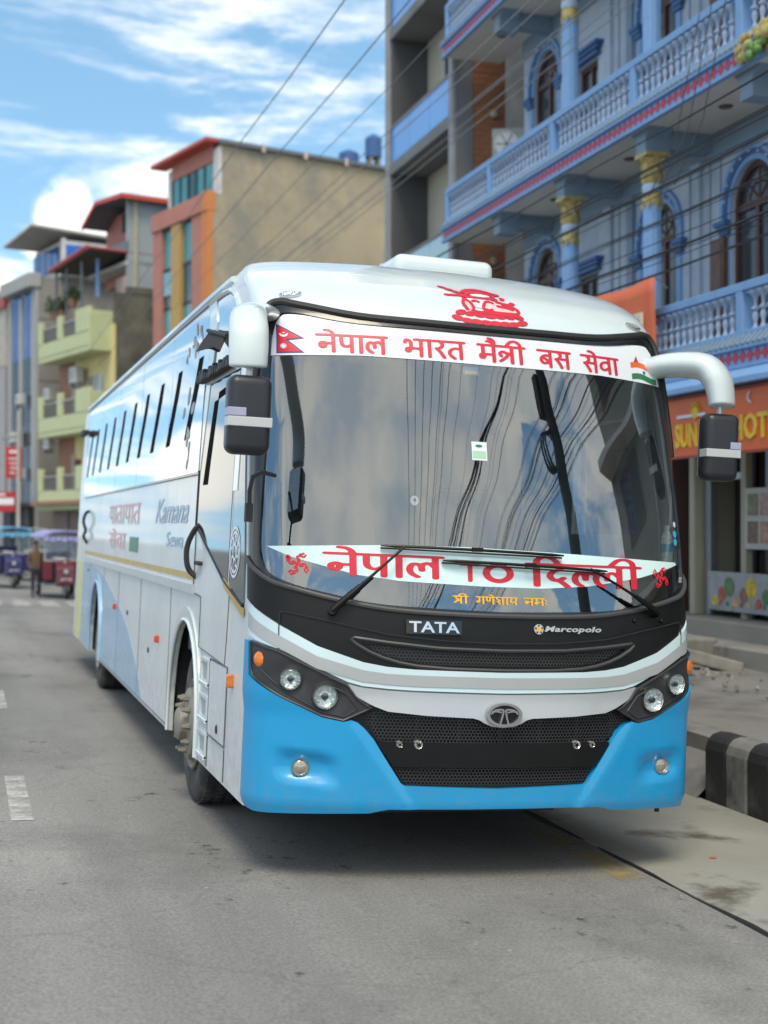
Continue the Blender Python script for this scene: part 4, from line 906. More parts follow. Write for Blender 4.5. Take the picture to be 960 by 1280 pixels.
# ---- mirrors
def mirror(sx, path, rad, hx, hy, z0, z1, yaw_):
    q = MB(); q.tube(spline(path, 5), [rad[0]]*0 or list(np.interp(np.linspace(0,1,len(spline(path,5))), np.linspace(0,1,len(rad)), rad)), 16, flat=.62)
    arm = q.build('mirror_arm', white_paint, bus, smooth=True); arm.modifiers.new('sub', 'SUBSURF').render_levels = 1
    q = MB(); q.tube([(hx,hy,z1+.07),(hx,hy,z1-.02)], .016, 8); q.build('mirror_rod', grill_m, arm, smooth=True)
    q = MB(); q.box(-.105,.105,-.07,.07,-(z1-z0)/2,(z1-z0)/2); h = q.build('mirror_head', mirror_black, bus, bevel=.045, seg=5, loc=(hx,hy,(z0+z1)/2)); h.rotation_euler = (0,0,yaw_)
    h.data.polygons.foreach_set('use_smooth', [True]*len(h.data.polygons))
    q = MB(); q.box(-.092,.092,.066,.073,-(z1-z0)/2+.03,(z1-z0)/2-.03); q.build('mirror_glass', chrome, h, bevel=.002)
    def band(x0, x1, z_0, z_1, mm, nm):
        q = MB(); q.box(x0, x1, -.0735, .02, z_0, z_1); q.build(nm, mm, h, bevel=.003)
    band(-.1068,.1068,-.058,-.012, tape, 'reflective_tape'); band(-.1069 if sx < 0 else .04,-.02 if sx < 0 else .1069,-.010,.030, tape2, 'reflective_tape')
mirror(-1, [(-1.14,.98,2.95),(-1.24,.70,2.92),(-1.35,.38,2.86),(-1.42,.12,2.80),(-1.44,.0,2.72),(-1.442,-.03,2.62),(-1.44,-.03,2.525)], [.07,.075,.085,.092,.096,.096,.092], -1.43, -.02, 2.115, 2.49, .0)
mirror(1, [(1.08,.90,2.80),(1.18,.80,2.83),(1.28,.71,2.835),(1.365,.63,2.815),(1.41,.58,2.74),(1.425,.56,2.66),(1.43,.55,2.585)], [.10,.115,.125,.135,.135,.125,.115], 1.415, .55, 2.16, 2.545, -.05)
q = MB(); q.tube([(-1.19,.42,2.045),(-1.30,.22,2.05),(-1.36,.14,2.02),(-1.375,.13,1.95),(-1.37,.14,1.85)], .011, 8); q.box(-1.39,-1.355,.12,.16,1.80,1.89); q.build('stay_rod', rubber, bus, smooth=True)

# ---- roof vent
q = MB(); q.box(-.34,.34,-1.1,1.1,-.08,.065); rv = q.build('roof_unit', white_paint, bus, bevel=.06, seg=5, loc=(.22,3.1,3.535)); rv.data.polygons.foreach_set('use_smooth', [True]*len(rv.data.polygons))
for k in range(4):
    q = MB(); q.box(-.30,.30,-.02,.02,-.01,.012); q.build('vent_louvre', grill_m, rv, loc=(0,-.6+.35*k,.065))

# ---- cabin
plan = [(x, float(.2+b_rz(1.6)+.25*(x/1.25)**2+CD*(1-math.sqrt(max(0,1-(abs(x)/1.25)**14))))+.05) for x in np.linspace(-1.16,1.16,17)]
q = MB(); q.prism(plan+[(1.16,1.35),(-1.16,1.35)], 2, 1.15, 1.60); dash = q.build('dashboard', cabin_dark, bus)
q = MB(); q.box(-1.19,1.19,.85,2.95,.95,1.0); q.build('cabin_floor', cabin_dark, bus)
q = MB(); q.box(-1.18,1.18,1.0,2.9,2.98,3.02); q.build('cabin_ceiling', cabin_grey, bus)
q = MB(); q.box(-1.19,1.19,2.9,2.95,1.0,3.0); pt_ = q.build('added_cabin_partition', cabin_dark, bus)  # dark partition added so the cabin looks dark behind the windscreen
q = MB(); q.box(-.35,.35,2.87,2.9,1.0,2.75); q.build('added_partition_door', mat('partition_door_trim', (.10,.11,.12), .5), pt_)
V, F = tri_region(Lp([(.78,1.30),(2.9,1.30),(2.9,2.98),(1.15,2.98),(1.0,2.5),(.82,1.9)], 1), [Lp([(1.08,1.84),(2.04,1.84),(2.04,2.56),(1.30,2.56)], 1)], .2)
A = np.array(V); Pi = b_surf(A[:,0], A[:,1], -.05); Pj = b_surf(A[:,0], A[:,1], -.04); ix = {p: i for i, p in enumerate(V)}
V2, F2 = solid_from(V, F, lambda p: tuple(Pi[ix[p]]), lambda p: tuple(Pj[ix[p]])); mkobj('inner_side_trim', V2, F2, cabin_grey, bus)
spatch('side_window', [(.99,1.77),(2.11,1.77),(2.11,2.63),(1.24,2.63)], clear_glass, bus, .004, .004, side=1, step=.3)
spatch('inner_side_trim', [(.78,1.30),(2.9,1.30),(2.9,2.98),(1.15,2.98),(1.0,2.5),(.82,1.9)], cabin_dark, bus, -.05, .005, step=.2)  # dark lining added so the white shell does not look light inside
q = MB(); n_ = 28; q.tube([(-.58+.22*math.cos(2*math.pi*k/n_), 1.33-.09*math.sin(2*math.pi*k/n_), 1.72+.20*math.sin(2*math.pi*k/n_)) for k in range(n_+1)], .015, 8, cap=False)
for a in (90,210,330): q.tube([(-.58,1.35,1.70),(-.58+.21*math.cos(R(a)),1.33-.09*math.sin(R(a)),1.72+.19*math.sin(R(a)))], .012, 6)
q.tube([(-.58,1.35,1.70),(-.58,1.2,1.5)], .03, 8); q.build('steering_wheel', rubber, bus, smooth=True)
for x, y in ((-.62,1.95),(.55,2.0)):
    q = MB(); q.box(x-.24,x+.24,y-.25,y+.25,1.35,1.47); st_ = q.build('seat', seat_mat, bus, bevel=.04, seg=3)
    q = MB(); q.box(x-.24,x+.24,y+.22,y+.33,1.40,2.10); q.build('backrest', seat_mat, st_, bevel=.04, seg=3)
    q = MB(); q.box(x-.14,x+.14,y+.22,y+.31,2.12,2.32); q.build('headrest', seat_mat, st_, bevel=.03, seg=3)
    q = MB(); q.box(x-.12,x+.12,y-.12,y+.12,1.0,1.35); q.build('seat_base', cabin_dark, st_)
# things standing on the dashboard
def b2w(x, y, z): return (x*math.cos(ROLL)+z*math.sin(ROLL), y, -x*math.sin(ROLL)+z*math.cos(ROLL))
bt = thing('water_bottle', 'clear plastic water bottle with blue label standing on the dashboard', 'bottle', b2w(1.145,.60,1.64))
pet = mat('clear_plastic', (.72,.80,.83), .2, 0, .3, 60, coat=1); 
q = MB(); q.lathe([(.001,.0),(.034,.002),(.037,.02),(.034,.04),(.037,.06),(.034,.08),(.037,.10),(.037,.17),(.034,.19),(.015,.225),(.014,.24)], 18); q.build('bottle_body', pet, bt, smooth=True)
q = MB(); q.lathe([(.038,.105),(.038,.15)], 18); q.build('bottle_label', MATS['sky_blue_print180'], bt, smooth=True)
q = MB(); q.lathe([(.017,.235),(.017,.255),(.001,.256)], 14); q.build('bottle_cap', banner_white, bt, smooth=True)
gar = thing('flower_garland', 'pink and orange flower garland heaped on the dashboard corner', 'garland', b2w(1.00,.72,1.602))
pk = mat('pink_petals', (.62,.10,.16), .7, 0, .2, 40); og = mat('orange_petals', (.75,.20,.04), .7, 0, .2, 40)
for k in range(46):
    a = random.random()*6.28; r = .085*math.sqrt(random.random()); q = MB(); q.sphere((r*math.cos(a), r*.4*math.sin(a), .02+(.09*(1-r/.085))*random.random()), .016+.01*random.random(), 6, 4, (1,1,.7)); q.build('flower', pk if k % 3 else og, gar)

def streaks(m, color, strength, sx=5.0, sz=.35):
    nt = m.node_tree; b = nt.nodes['Principled BSDF']; prev = b.inputs['Base Color'].links[0].from_socket
    t = nt.nodes.new('ShaderNodeTexCoord'); mp_ = nt.nodes.new('ShaderNodeMapping'); mp_.inputs['Scale'].default_value = (sx, sx, sz); nt.links.new(t.outputs['Object'], mp_.inputs[0])
    n = nt.nodes.new('ShaderNodeTexNoise'); n.inputs['Scale'].default_value = 1.0; n.inputs['Detail'].default_value = 8; n.inputs['Roughness'].default_value = .7; nt.links.new(mp_.outputs[0], n.inputs['Vector'])
    r = nt.nodes.new('ShaderNodeMapRange'); r.inputs[1].default_value = .5; r.inputs[2].default_value = .72; r.inputs[4].default_value = strength; nt.links.new(n.outputs[0], r.inputs[0])
    mi = nt.nodes.new('ShaderNodeMix'); mi.data_type = 'RGBA'; nt.links.new(r.outputs[0], mi.inputs[0]); nt.links.new(prev, mi.inputs[6]); mi.inputs[7].default_value = (*color, 1); nt.links.new(mi.outputs[2], b.inputs['Base Color'])
# ================================================================== GROUND
def road_mat():
    m = mat('asphalt', (.205,.20,.188), .88, 0, .10, .35, bump=.35, bscale=55, dirt=(.115,.113,.108), dscale=.55, dlo=.5, dhi=.75)
    nt = m.node_tree; b = nt.nodes['Principled BSDF']; prev = b.inputs['Base Color'].links[0].from_socket
    t = [n for n in nt.nodes if n.type == 'TEX_COORD'][0]
    # aggregate speckle
    v = nt.nodes.new('ShaderNodeTexNoise'); v.inputs['Scale'].default_value = 70; v.inputs['Detail'].default_value = 3; nt.links.new(t.outputs['Object'], v.inputs['Vector'])
    r = nt.nodes.new('ShaderNodeMapRange'); r.inputs[1].default_value = .3; r.inputs[2].default_value = .7; r.inputs[3].default_value = .74; r.inputs[4].default_value = 1.26; nt.links.new(v.outputs[0], r.inputs[0])
    mu = nt.nodes.new('ShaderNodeMix'); mu.data_type = 'RGBA'; mu.blend_type = 'MULTIPLY'; mu.inputs[0].default_value = 1; nt.links.new(prev, mu.inputs[6]); nt.links.new(r.outputs[0], mu.inputs[7])
    # tar spots and oil stains
    v2 = nt.nodes.new('ShaderNodeTexNoise'); v2.inputs['Scale'].default_value = 6.5; v2.inputs['Detail'].default_value = 5; v2.inputs['Roughness'].default_value = .7
    mpn = nt.nodes.new('ShaderNodeMapping'); mpn.inputs['Scale'].default_value = (1, .8, 1); nt.links.new(t.outputs['Object'], mpn.inputs[0]); nt.links.new(mpn.outputs[0], v2.inputs['Vector'])
    v3 = nt.nodes.new('ShaderNodeTexNoise'); v3.inputs['Scale'].default_value = .8; nt.links.new(t.outputs['Object'], v3.inputs['Vector'])
    ad = nt.nodes.new('ShaderNodeMath'); ad.operation = 'MULTIPLY_ADD'; nt.links.new(v3.outputs[0], ad.inputs[0]); ad.inputs[1].default_value = .45; nt.links.new(v2.outputs[0], ad.inputs[2])
    r2 = nt.nodes.new('ShaderNodeMapRange'); r2.inputs[1].default_value = .86; r2.inputs[2].default_value = .96; nt.links.new(ad.outputs[0], r2.inputs[0])
    m2 = nt.nodes.new('ShaderNodeMix'); m2.data_type = 'RGBA'; nt.links.new(r2.outputs[0], m2.inputs[0]); nt.links.new(mu.outputs[2], m2.inputs[6]); m2.inputs[7].default_value = (.05,.048,.045,1)
    v4 = nt.nodes.new('ShaderNodeTexVoronoi'); v4.inputs['Scale'].default_value = 2.6; nt.links.new(t.outputs['Object'], v4.inputs['Vector'])
    r4 = nt.nodes.new('ShaderNodeMapRange'); r4.inputs[1].default_value = .035; r4.inputs[2].default_value = .02; nt.links.new(v4.outputs['Distance'], r4.inputs[0])
    m4 = nt.nodes.new('ShaderNodeMix'); m4.data_type = 'RGBA'; nt.links.new(r4.outputs[0], m4.inputs[0]); nt.links.new(m2.outputs[2], m4.inputs[6]); m4.inputs[7].default_value = (.34,.33,.31,1)
    # wheel-polished bands, patch repairs and hairline cracks
    mp6 = nt.nodes.new('ShaderNodeMapping'); mp6.inputs['Scale'].default_value = (1.0, .10, 1); nt.links.new(t.outputs['Object'], mp6.inputs[0])
    v6 = nt.nodes.new('ShaderNodeTexNoise'); v6.inputs['Scale'].default_value = 1.1; v6.inputs['Detail'].default_value = 4; nt.links.new(mp6.outputs[0], v6.inputs['Vector'])
    r6 = nt.nodes.new('ShaderNodeMapRange'); r6.inputs[1].default_value = .32; r6.inputs[2].default_value = .68; r6.inputs[3].default_value = .80; r6.inputs[4].default_value = 1.18; nt.links.new(v6.outputs[0], r6.inputs[0])
    m6 = nt.nodes.new('ShaderNodeMix'); m6.data_type = 'RGBA'; m6.blend_type = 'MULTIPLY'; m6.inputs[0].default_value = 1; nt.links.new(m4.outputs[2], m6.inputs[6]); nt.links.new(r6.outputs[0], m6.inputs[7])
    v7 = nt.nodes.new('ShaderNodeTexVoronoi'); v7.feature = 'DISTANCE_TO_EDGE'; v7.inputs['Scale'].default_value = .55
    nz = nt.nodes.new('ShaderNodeTexNoise'); nz.inputs['Scale'].default_value = 2.5; nz.inputs['Detail'].default_value = 6; nt.links.new(t.outputs['Object'], nz.inputs['Vector'])
    mx7 = nt.nodes.new('ShaderNodeMix'); mx7.data_type = 'VECTOR'; mx7.inputs[0].default_value = .28; nt.links.new(t.outputs['Object'], mx7.inputs[4]); nt.links.new(nz.outputs['Color'], mx7.inputs[5]); nt.links.new(mx7.outputs[1], v7.inputs['Vector'])
    r7 = nt.nodes.new('ShaderNodeMapRange'); r7.inputs[1].default_value = .0; r7.inputs[2].default_value = .006; r7.inputs[3].default_value = .2; r7.inputs[4].default_value = 0; nt.links.new(v7.outputs['Distance'], r7.inputs[0])
    m7 = nt.nodes.new('ShaderNodeMix'); m7.data_type = 'RGBA'; nt.links.new(r7.outputs[0], m7.inputs[0]); nt.links.new(m6.outputs[2], m7.inputs[6]); m7.inputs[7].default_value = (.06,.058,.055,1)
    nt.links.new(m7.outputs[2], b.inputs['Base Color'])
    return m
asphalt = road_mat()
def zroad(x): return float(np.interp(x, [-300,-12,-8,-4.5,-3.2,-2.5,1.4,2.4,300], [0,0,.08,.165,.143,.1135,-.0635,-.10,-.10]))
q = MB(); ys_ = [-80,-30,-12]+list(range(-10,30,4))+[30,45,70,120,400]; xs_ = [-300,-60,-20,-12,-8,-6,-4.5,-4,-3.2,-2.5,-1,0,.93]
for y in ys_:
    for x in xs_: q.v.append((x, y, zroad(x)))
n_ = len(xs_)
for j in range(len(ys_)-1):
    for i in range(n_-1): a = j*n_+i; q.f.append((a, a+1, a+n_+1, a+n_))
tag(q.build('road', asphalt, smooth=True), kind='structure')
earth = mat('dusty_earth', (.22,.20,.17), .95, 0, .15, .2)
q = MB(); q.quad((-1500,-1500,-.22),(1500,-1500,-.22),(1500,1500,-.22),(-1500,1500,-.22)); tag(q.build('ground', earth), kind='structure')
conc = mat('worn_concrete', (.27,.265,.235), .9, 0, .12, 1.2, bump=.3, bscale=30, dirt=(.10,.085,.065), dscale=1.3, dlo=.56, dhi=.68)
# concrete gutter strip in cast bays
gut = None
y = -24.0; first = True
while y < 36:
    L = 3.1+.3*random.random(); a = [(.945+random.uniform(-.006,.006), y+.006), (2.40, y+.006), (2.40, y+L-.006), (.945+random.uniform(-.006,.006), y+L-.006)]
    q = MB(); dz = .008
    top = [(px, py, zroad(px)+dz) for px, py in a]; bot = [(px, py, zroad(px)-.08) for px, py in a]
    q.v += top+bot; q.f += [(0,1,2,3),(0,4,5,1),(1,5,6,2),(2,6,7,3),(3,7,4,0)]
    o = q.build('gutter_slab', conc, gut, bevel=.006)
    if gut is None: gut = o; o.name = 'gutter'; tag(o, kind='structure')
    y += L
q = MB()
# tar filled joint between asphalt and gutter: an uneven dark bead
pts = []
for k in range(240):
    yy = -24+k*.25; pts.append((.937+.008*math.sin(yy*2.1)+.006*math.sin(yy*7.3), yy, zroad(.937)+.003))
q.tube(pts, [.010+.005*math.sin(k*1.3)+.004*math.sin(k*.37) for k in range(240)], 6, flat=1.0)
tag(q.build('joint_seal', mat('tar', (.018,.017,.016), .8, 0, .2, 10)), kind='structure')
# faded markings
def worn(name, color, lo, hi, sc=9):
    m = mat(name, color, .85, 0, .1, 5); nt = m.node_tree; b = nt.nodes['Principled BSDF']; t = [n for n in nt.nodes if n.type == 'TEX_COORD'][0]
    n = nt.nodes.new('ShaderNodeTexNoise'); n.inputs['Scale'].default_value = sc; n.inputs['Detail'].default_value = 8; n.inputs['Roughness'].default_value = .7; nt.links.new(t.outputs['Object'], n.inputs['Vector'])
    r = nt.nodes.new('ShaderNodeMapRange'); r.inputs[1].default_value = lo; r.inputs[2].default_value = hi; nt.links.new(n.outputs[0], r.inputs[0]); nt.links.new(r.outputs[0], b.inputs['Alpha'])
    return m
yel = worn('faded_yellow_road_paint', (.36,.28,.10), .40, .75); whi = worn('faded_white_road_paint', (.48,.47,.44), .32, .62, 7)
def marking(poly, m, dz=.004):
    vo, fc = tri_region(poly, [], .4); return tag(mkobj('road_marking', [(p[0],p[1],zroad(p[0])+dz) for p in vo], fc, m), kind='structure')
for y0, y1 in ((.15,1.35),(4.2,5.4),(8.3,9.5)): marking([(.70,y0),(.89,y0+.05),(.90,y1),(.71,y1)], yel)
for k in range(9): marking([(-2.34,1.95+k*5.2-10.4),(-2.21,1.95+k*5.2-10.4),(-2.21,3.45+k*5.2-10.4),(-2.34,3.45+k*5.2-10.4)], whi)
for k in range(16): marking([(-9.0+.62*k,24.9),(-8.62+.62*k,24.9),(-8.62+.62*k,27.2),(-9.0+.62*k,27.2)], whi)
# leaf on the gutter
q = MB(); q.v += [(0,0,.004),(.03,.012,.010),(.065,.0,.006),(.03,-.014,.004)]; q.f += [(0,3,1),(1,3,2)]
q.build('dry_leaf', mat('dry_leaf', (.35,.13,.05), .8)); tag(bpy.data.objects['dry_leaf'], 'small orange-brown dry leaf lying on the gutter slab', 'leaf'); bpy.data.objects['dry_leaf'].location = (1.45, .55, zroad(1.45)+.010)

# kerb of black and white painted blocks
kw = mat('worn_white_kerb_paint', (.24,.24,.23), .85, 0, .15, 3, bump=.4, bscale=20, dirt=(.07,.065,.06), dscale=3, dlo=.38, dhi=.6)
kb = mat('worn_black_kerb_paint', (.022,.021,.021), .7, 0, .2, 3, bump=.4, bscale=20, dirt=(.09,.08,.07), dscale=4, dlo=.5, dhi=.75)
KX = 2.40
kerb = None
proto = {}
k = 0; y = 2.26-.275
while y > -24:
    m = kw if k % 2 else kb
    if m not in proto:
        pr_ = [(0,-.04),(.0,.37),(.02,.43),(.06,.47),(.12,.485),(.19,.475),(.24,.44),(.26,.38),(.26,-.04)]
        q = MB(); q.prism([(p[0], p[1]) for p in pr_], 1, .0, .266)
        o = q.build('kerb_block', m, kerb, bevel=.018); proto[m] = o
        if kerb is None: kerb = o; o.name = 'kerb'; tag(o, kind='structure'); o.location = (KX, y, zroad(KX)); base = o.location.copy()
        else: o.location = (0, y-base.y, 0)
    else:
        o = bpy.data.objects.new('kerb_block', proto[m].data); COL.objects.link(o); o.parent = kerb
        bm_ = o.modifiers.new('bevel', 'BEVEL'); bm_.width = .018; bm_.segments = 2
        o.location = (random.uniform(-.008,.008), y-base.y, random.uniform(-.01,.006)); o.rotation_euler = (0, random.uniform(-.02,.02), random.uniform(-.012,.012))
    y -= .275; k += 1
pave_m = mat('dirty_pavement', (.205,.20,.185), .92, 0, .15, .8, bump=.5, bscale=12, dirt=(.10,.095,.085), dscale=1.6, dlo=.45, dhi=.7)
q = MB(); NX, NY = 22, 60
for j in range(NY+1):
    for i in range(NX+1):
        x = 2.64+(5.45-2.64)*i/NX; yy = -10+j*(36+10)/NY
        q.v.append((x, yy, .30+.012*math.sin(x*3.1+yy)+.015*math.sin(yy*1.7+x*5)+random.uniform(-.008,.008)))
for j in range(NY):
    for i in range(NX): a = j*(NX+1)+i; q.f.append((a, a+1, a+NX+2, a+NX+1))
for j in range(NY):
    a = j*(NX+1); b = (j+1)*(NX+1); n0 = len(q.v); q.v += [q.v[a], q.v[b], (2.64,q.v[b][1],-.15), (2.64,q.v[a][1],-.15)]; q.f.append((n0,n0+1,n0+2,n0+3))
q.build('pavement', pave_m, smooth=True); tag(bpy.data.objects['pavement'], kind='structure')
q = MB(); q.box(5.45,5.95,-10,16.8,.0,.50); q.box(5.95,9.0,-10,16.8,.0,.70); tag(q.build('shop_steps', conc, bevel=.015), kind='structure')
rub = mat('broken_concrete', (.24,.23,.205), .95, 0, .2, 6, bump=.5, bscale=25)
def chunk(r, sx=1, sy=1, sz=1, n=11):
    bm = bmesh.new()
    for _ in range(n):
        v = Vector((random.uniform(-1,1), random.uniform(-1,1), random.uniform(-1,1))).normalized()*r*random.uniform(.7,1); bm.verts.new((v.x*sx, v.y*sy, v.z*sz))
    bmesh.ops.convex_hull(bm, input=bm.verts); me = bpy.data.meshes.new('rubble'); bm.to_mesh(me); bm.free(); return me
q = MB()
for j in range(25):
    for i in range(9):
        x = 2.36+.50*i/8; yy = 2.30+j*.55; h = -.10+.41*min(1,(i/8)**.8)+random.uniform(-.02,.02)*(0 < i < 8)
        q.v.append((x+random.uniform(-.01,.01), yy, h))
for j in range(24):
    for i in range(8): a = j*9+i; q.f.append((a, a+1, a+10, a+9))
tag(q.build('pavement_ramp', pave_m, smooth=True), kind='structure')
blk = MB().box(-.33,.33,-.22,.22,-.14,.16).build('concrete_block', rub, None, bevel=.03, loc=(5.15,7.55,.43)); blk.rotation_euler = (.05,.06,.25)
tag(blk, 'pale broken concrete block lying tilted on the pavement below the shop steps', 'block')
blk = MB().box(-.45,.35,-.15,.15,-.07,.07).build('concrete_block', rub, None, bevel=.02, loc=(5.05,6.8,.38)); blk.rotation_euler = (-.1,.25,-.4)
tag(blk, 'flat concrete slab leaning beside the broken block on the pavement', 'block')
q = MB()
for k in range(110):
    me = chunk(random.uniform(.015,.05)); a = random.uniform(0,6.28); r = abs(random.gauss(0,.5)); ox, oy, oz = 4.3+r*math.cos(a), 6.2+1.7*r*math.sin(a), .32+random.uniform(0,.03)
    b = len(q.v); q.v += [(v.co.x+ox, v.co.y+oy, v.co.z+oz) for v in me.vertices]; q.f += [tuple(b+i for i in p.vertices) for p in me.polygons]; bpy.data.meshes.remove(me)
tag(q.build('rubble', rub), 'loose grey rubble scattered on the pavement behind the kerb', kind='stuff')
lump = mat('dark_sacking', (.06,.058,.055), .9, 0, .2, 8, bump=.6, bscale=18)
for i, (x, yy, r) in enumerate(((2.95,1.55,.20),(3.05,1.05,.18))):
    me = chunk(r, 1.3, 1.0, .75, 16); me.materials.append(lump); o = bpy.data.objects.new('stone_lump', me); COL.objects.link(o); o.location = (x, yy, .40)
    sb = o.modifiers.new('s', 'SUBSURF'); sb.levels = 1; sb.render_levels = 2
    tag(o, ['dark rounded stone lump just behind the kerb, the one nearer the bus', 'smaller dark rounded stone lump behind the kerb, farther from the bus'][i], 'stone', 'dark stones behind the kerb')

# ================================================================== BLUE HOUSE WITH BALCONIES
H = thing('blue_house', 'light blue house with balustraded balconies, round columns and gilded capitals', 'house', (6.6,8,.7))
HL = Vector((6.6,8,.7))
def hb(mb, name, m, parent=None, **k):
    mb.v = [(a-HL.x, b-HL.y, c-HL.z) for a, b, c in mb.v] if (parent is None or parent is H) else mb.v
    return mb.build(name, m, parent or H, **k)
def hc(mb, name, m, parent, **k):          # sub-part given in world coordinates (parents sit at the house origin)
    mb.v = [(a-HL.x, b-HL.y, c-HL.z) for a, b, c in mb.v]; return mb.build(name, m, parent, **k)
blue_wall = mat('pale_blue_wall', (.42,.50,.60), .75, 0, .06, .8, dirt=(.22,.28,.36), dscale=.9, dlo=.5, dhi=.8)
blue_trim = mat('sky_blue_trim', (.18,.35,.62), .6, 0, .08, 2, dirt=(.14,.25,.42), dscale=2, dlo=.5, dhi=.8)
blue_deep = mat('deep_blue_trim', (.05,.13,.30), .6, 0, .1, 3)
balu_m = mat('grey_blue_baluster', (.33,.44,.60), .65, 0, .08, 3)
soffit_m = mat('soffit_plaster', (.62,.61,.57), .85, 0, .05, 1)
beam_m = mat('beam_blue_grey', (.20,.28,.37), .8, 0, .06, 2)
gold_m = mat('gilded_plaster', (.44,.35,.13), .5, .15, .2, 12, dirt=(.25,.18,.06), dscale=14)
dia_m = mat('crimson_diamond', (.50,.03,.07), .5)
wood = mat('dark_red_wood', (.075,.028,.022), .45, 0, .25, 6)
wood2 = mat('brown_wood', (.12,.06,.035), .5, 0, .25, 6)
curtain = mat('grey_curtain', (.22,.23,.22), .9, 0, .1, 10)
Y0, Y1 = 4.8, 15.65
def arch_pts(yc, hw, z0, zs_, n=12): return [(yc-hw,z0),(yc-hw,zs_)]+[(yc-hw*math.cos(math.pi*k/n), zs_+hw*math.sin(math.pi*k/n)) for k in range(1,n)]+[(yc+hw,zs_),(yc+hw,z0)]
streaks(blue_wall, (.24,.28,.32), .4); streaks(blue_trim, (.12,.20,.32), .25); streaks(soffit_m, (.42,.40,.36), .35, 1.5, 1.5)
floors = [(3.70,3.30),(6.97,3.27),(10.24,3.3)]     # floor level of balcony, storey height
openings = []
for fz, fh in floors:
    openings += [('arch',8.42,.50,fz+.12,fz+2.10), ('arch',10.78,.48,fz+.12,fz+2.10), ('rect',13.10,.36,fz+.95,fz+1.98), ('arch',14.72,.50,fz+.12,fz+2.22)]
holes = []
for kind, yc, hw, z0, z1 in openings:
    holes.append(arch_pts(yc, hw, z0, z1) if kind == 'arch' else [(yc-hw,z0),(yc-hw,z1),(yc+hw,z1),(yc+hw,z0)])
V, F = plate([(Y0,3.45),(Y1,3.45),(Y1,16.5),(Y0,16.5)], holes, 0, 6.60, 6.78)
q = MB(); q.v, q.f = V, F; wall = hb(q, 'wall', blue_wall)
q = MB(); q.box(6.95,11,Y0,Y1,3.45,16.5); q.box(6.6,11,Y0-.2,Y0,.7,16.5); q.box(6.62,6.95,Y1-.06,Y1+.0,3.45,16.5); q.box(6.9,11,Y0,Y1,.7,3.45); hc(q, 'inner_wall', mat('dim_interior', (.05,.05,.055), .9), wall)
q = MB(); q.box(6.5,11.2,Y0-.3,Y1+.2,16.5,16.8); hb(q, 'roof', blue_trim, H)
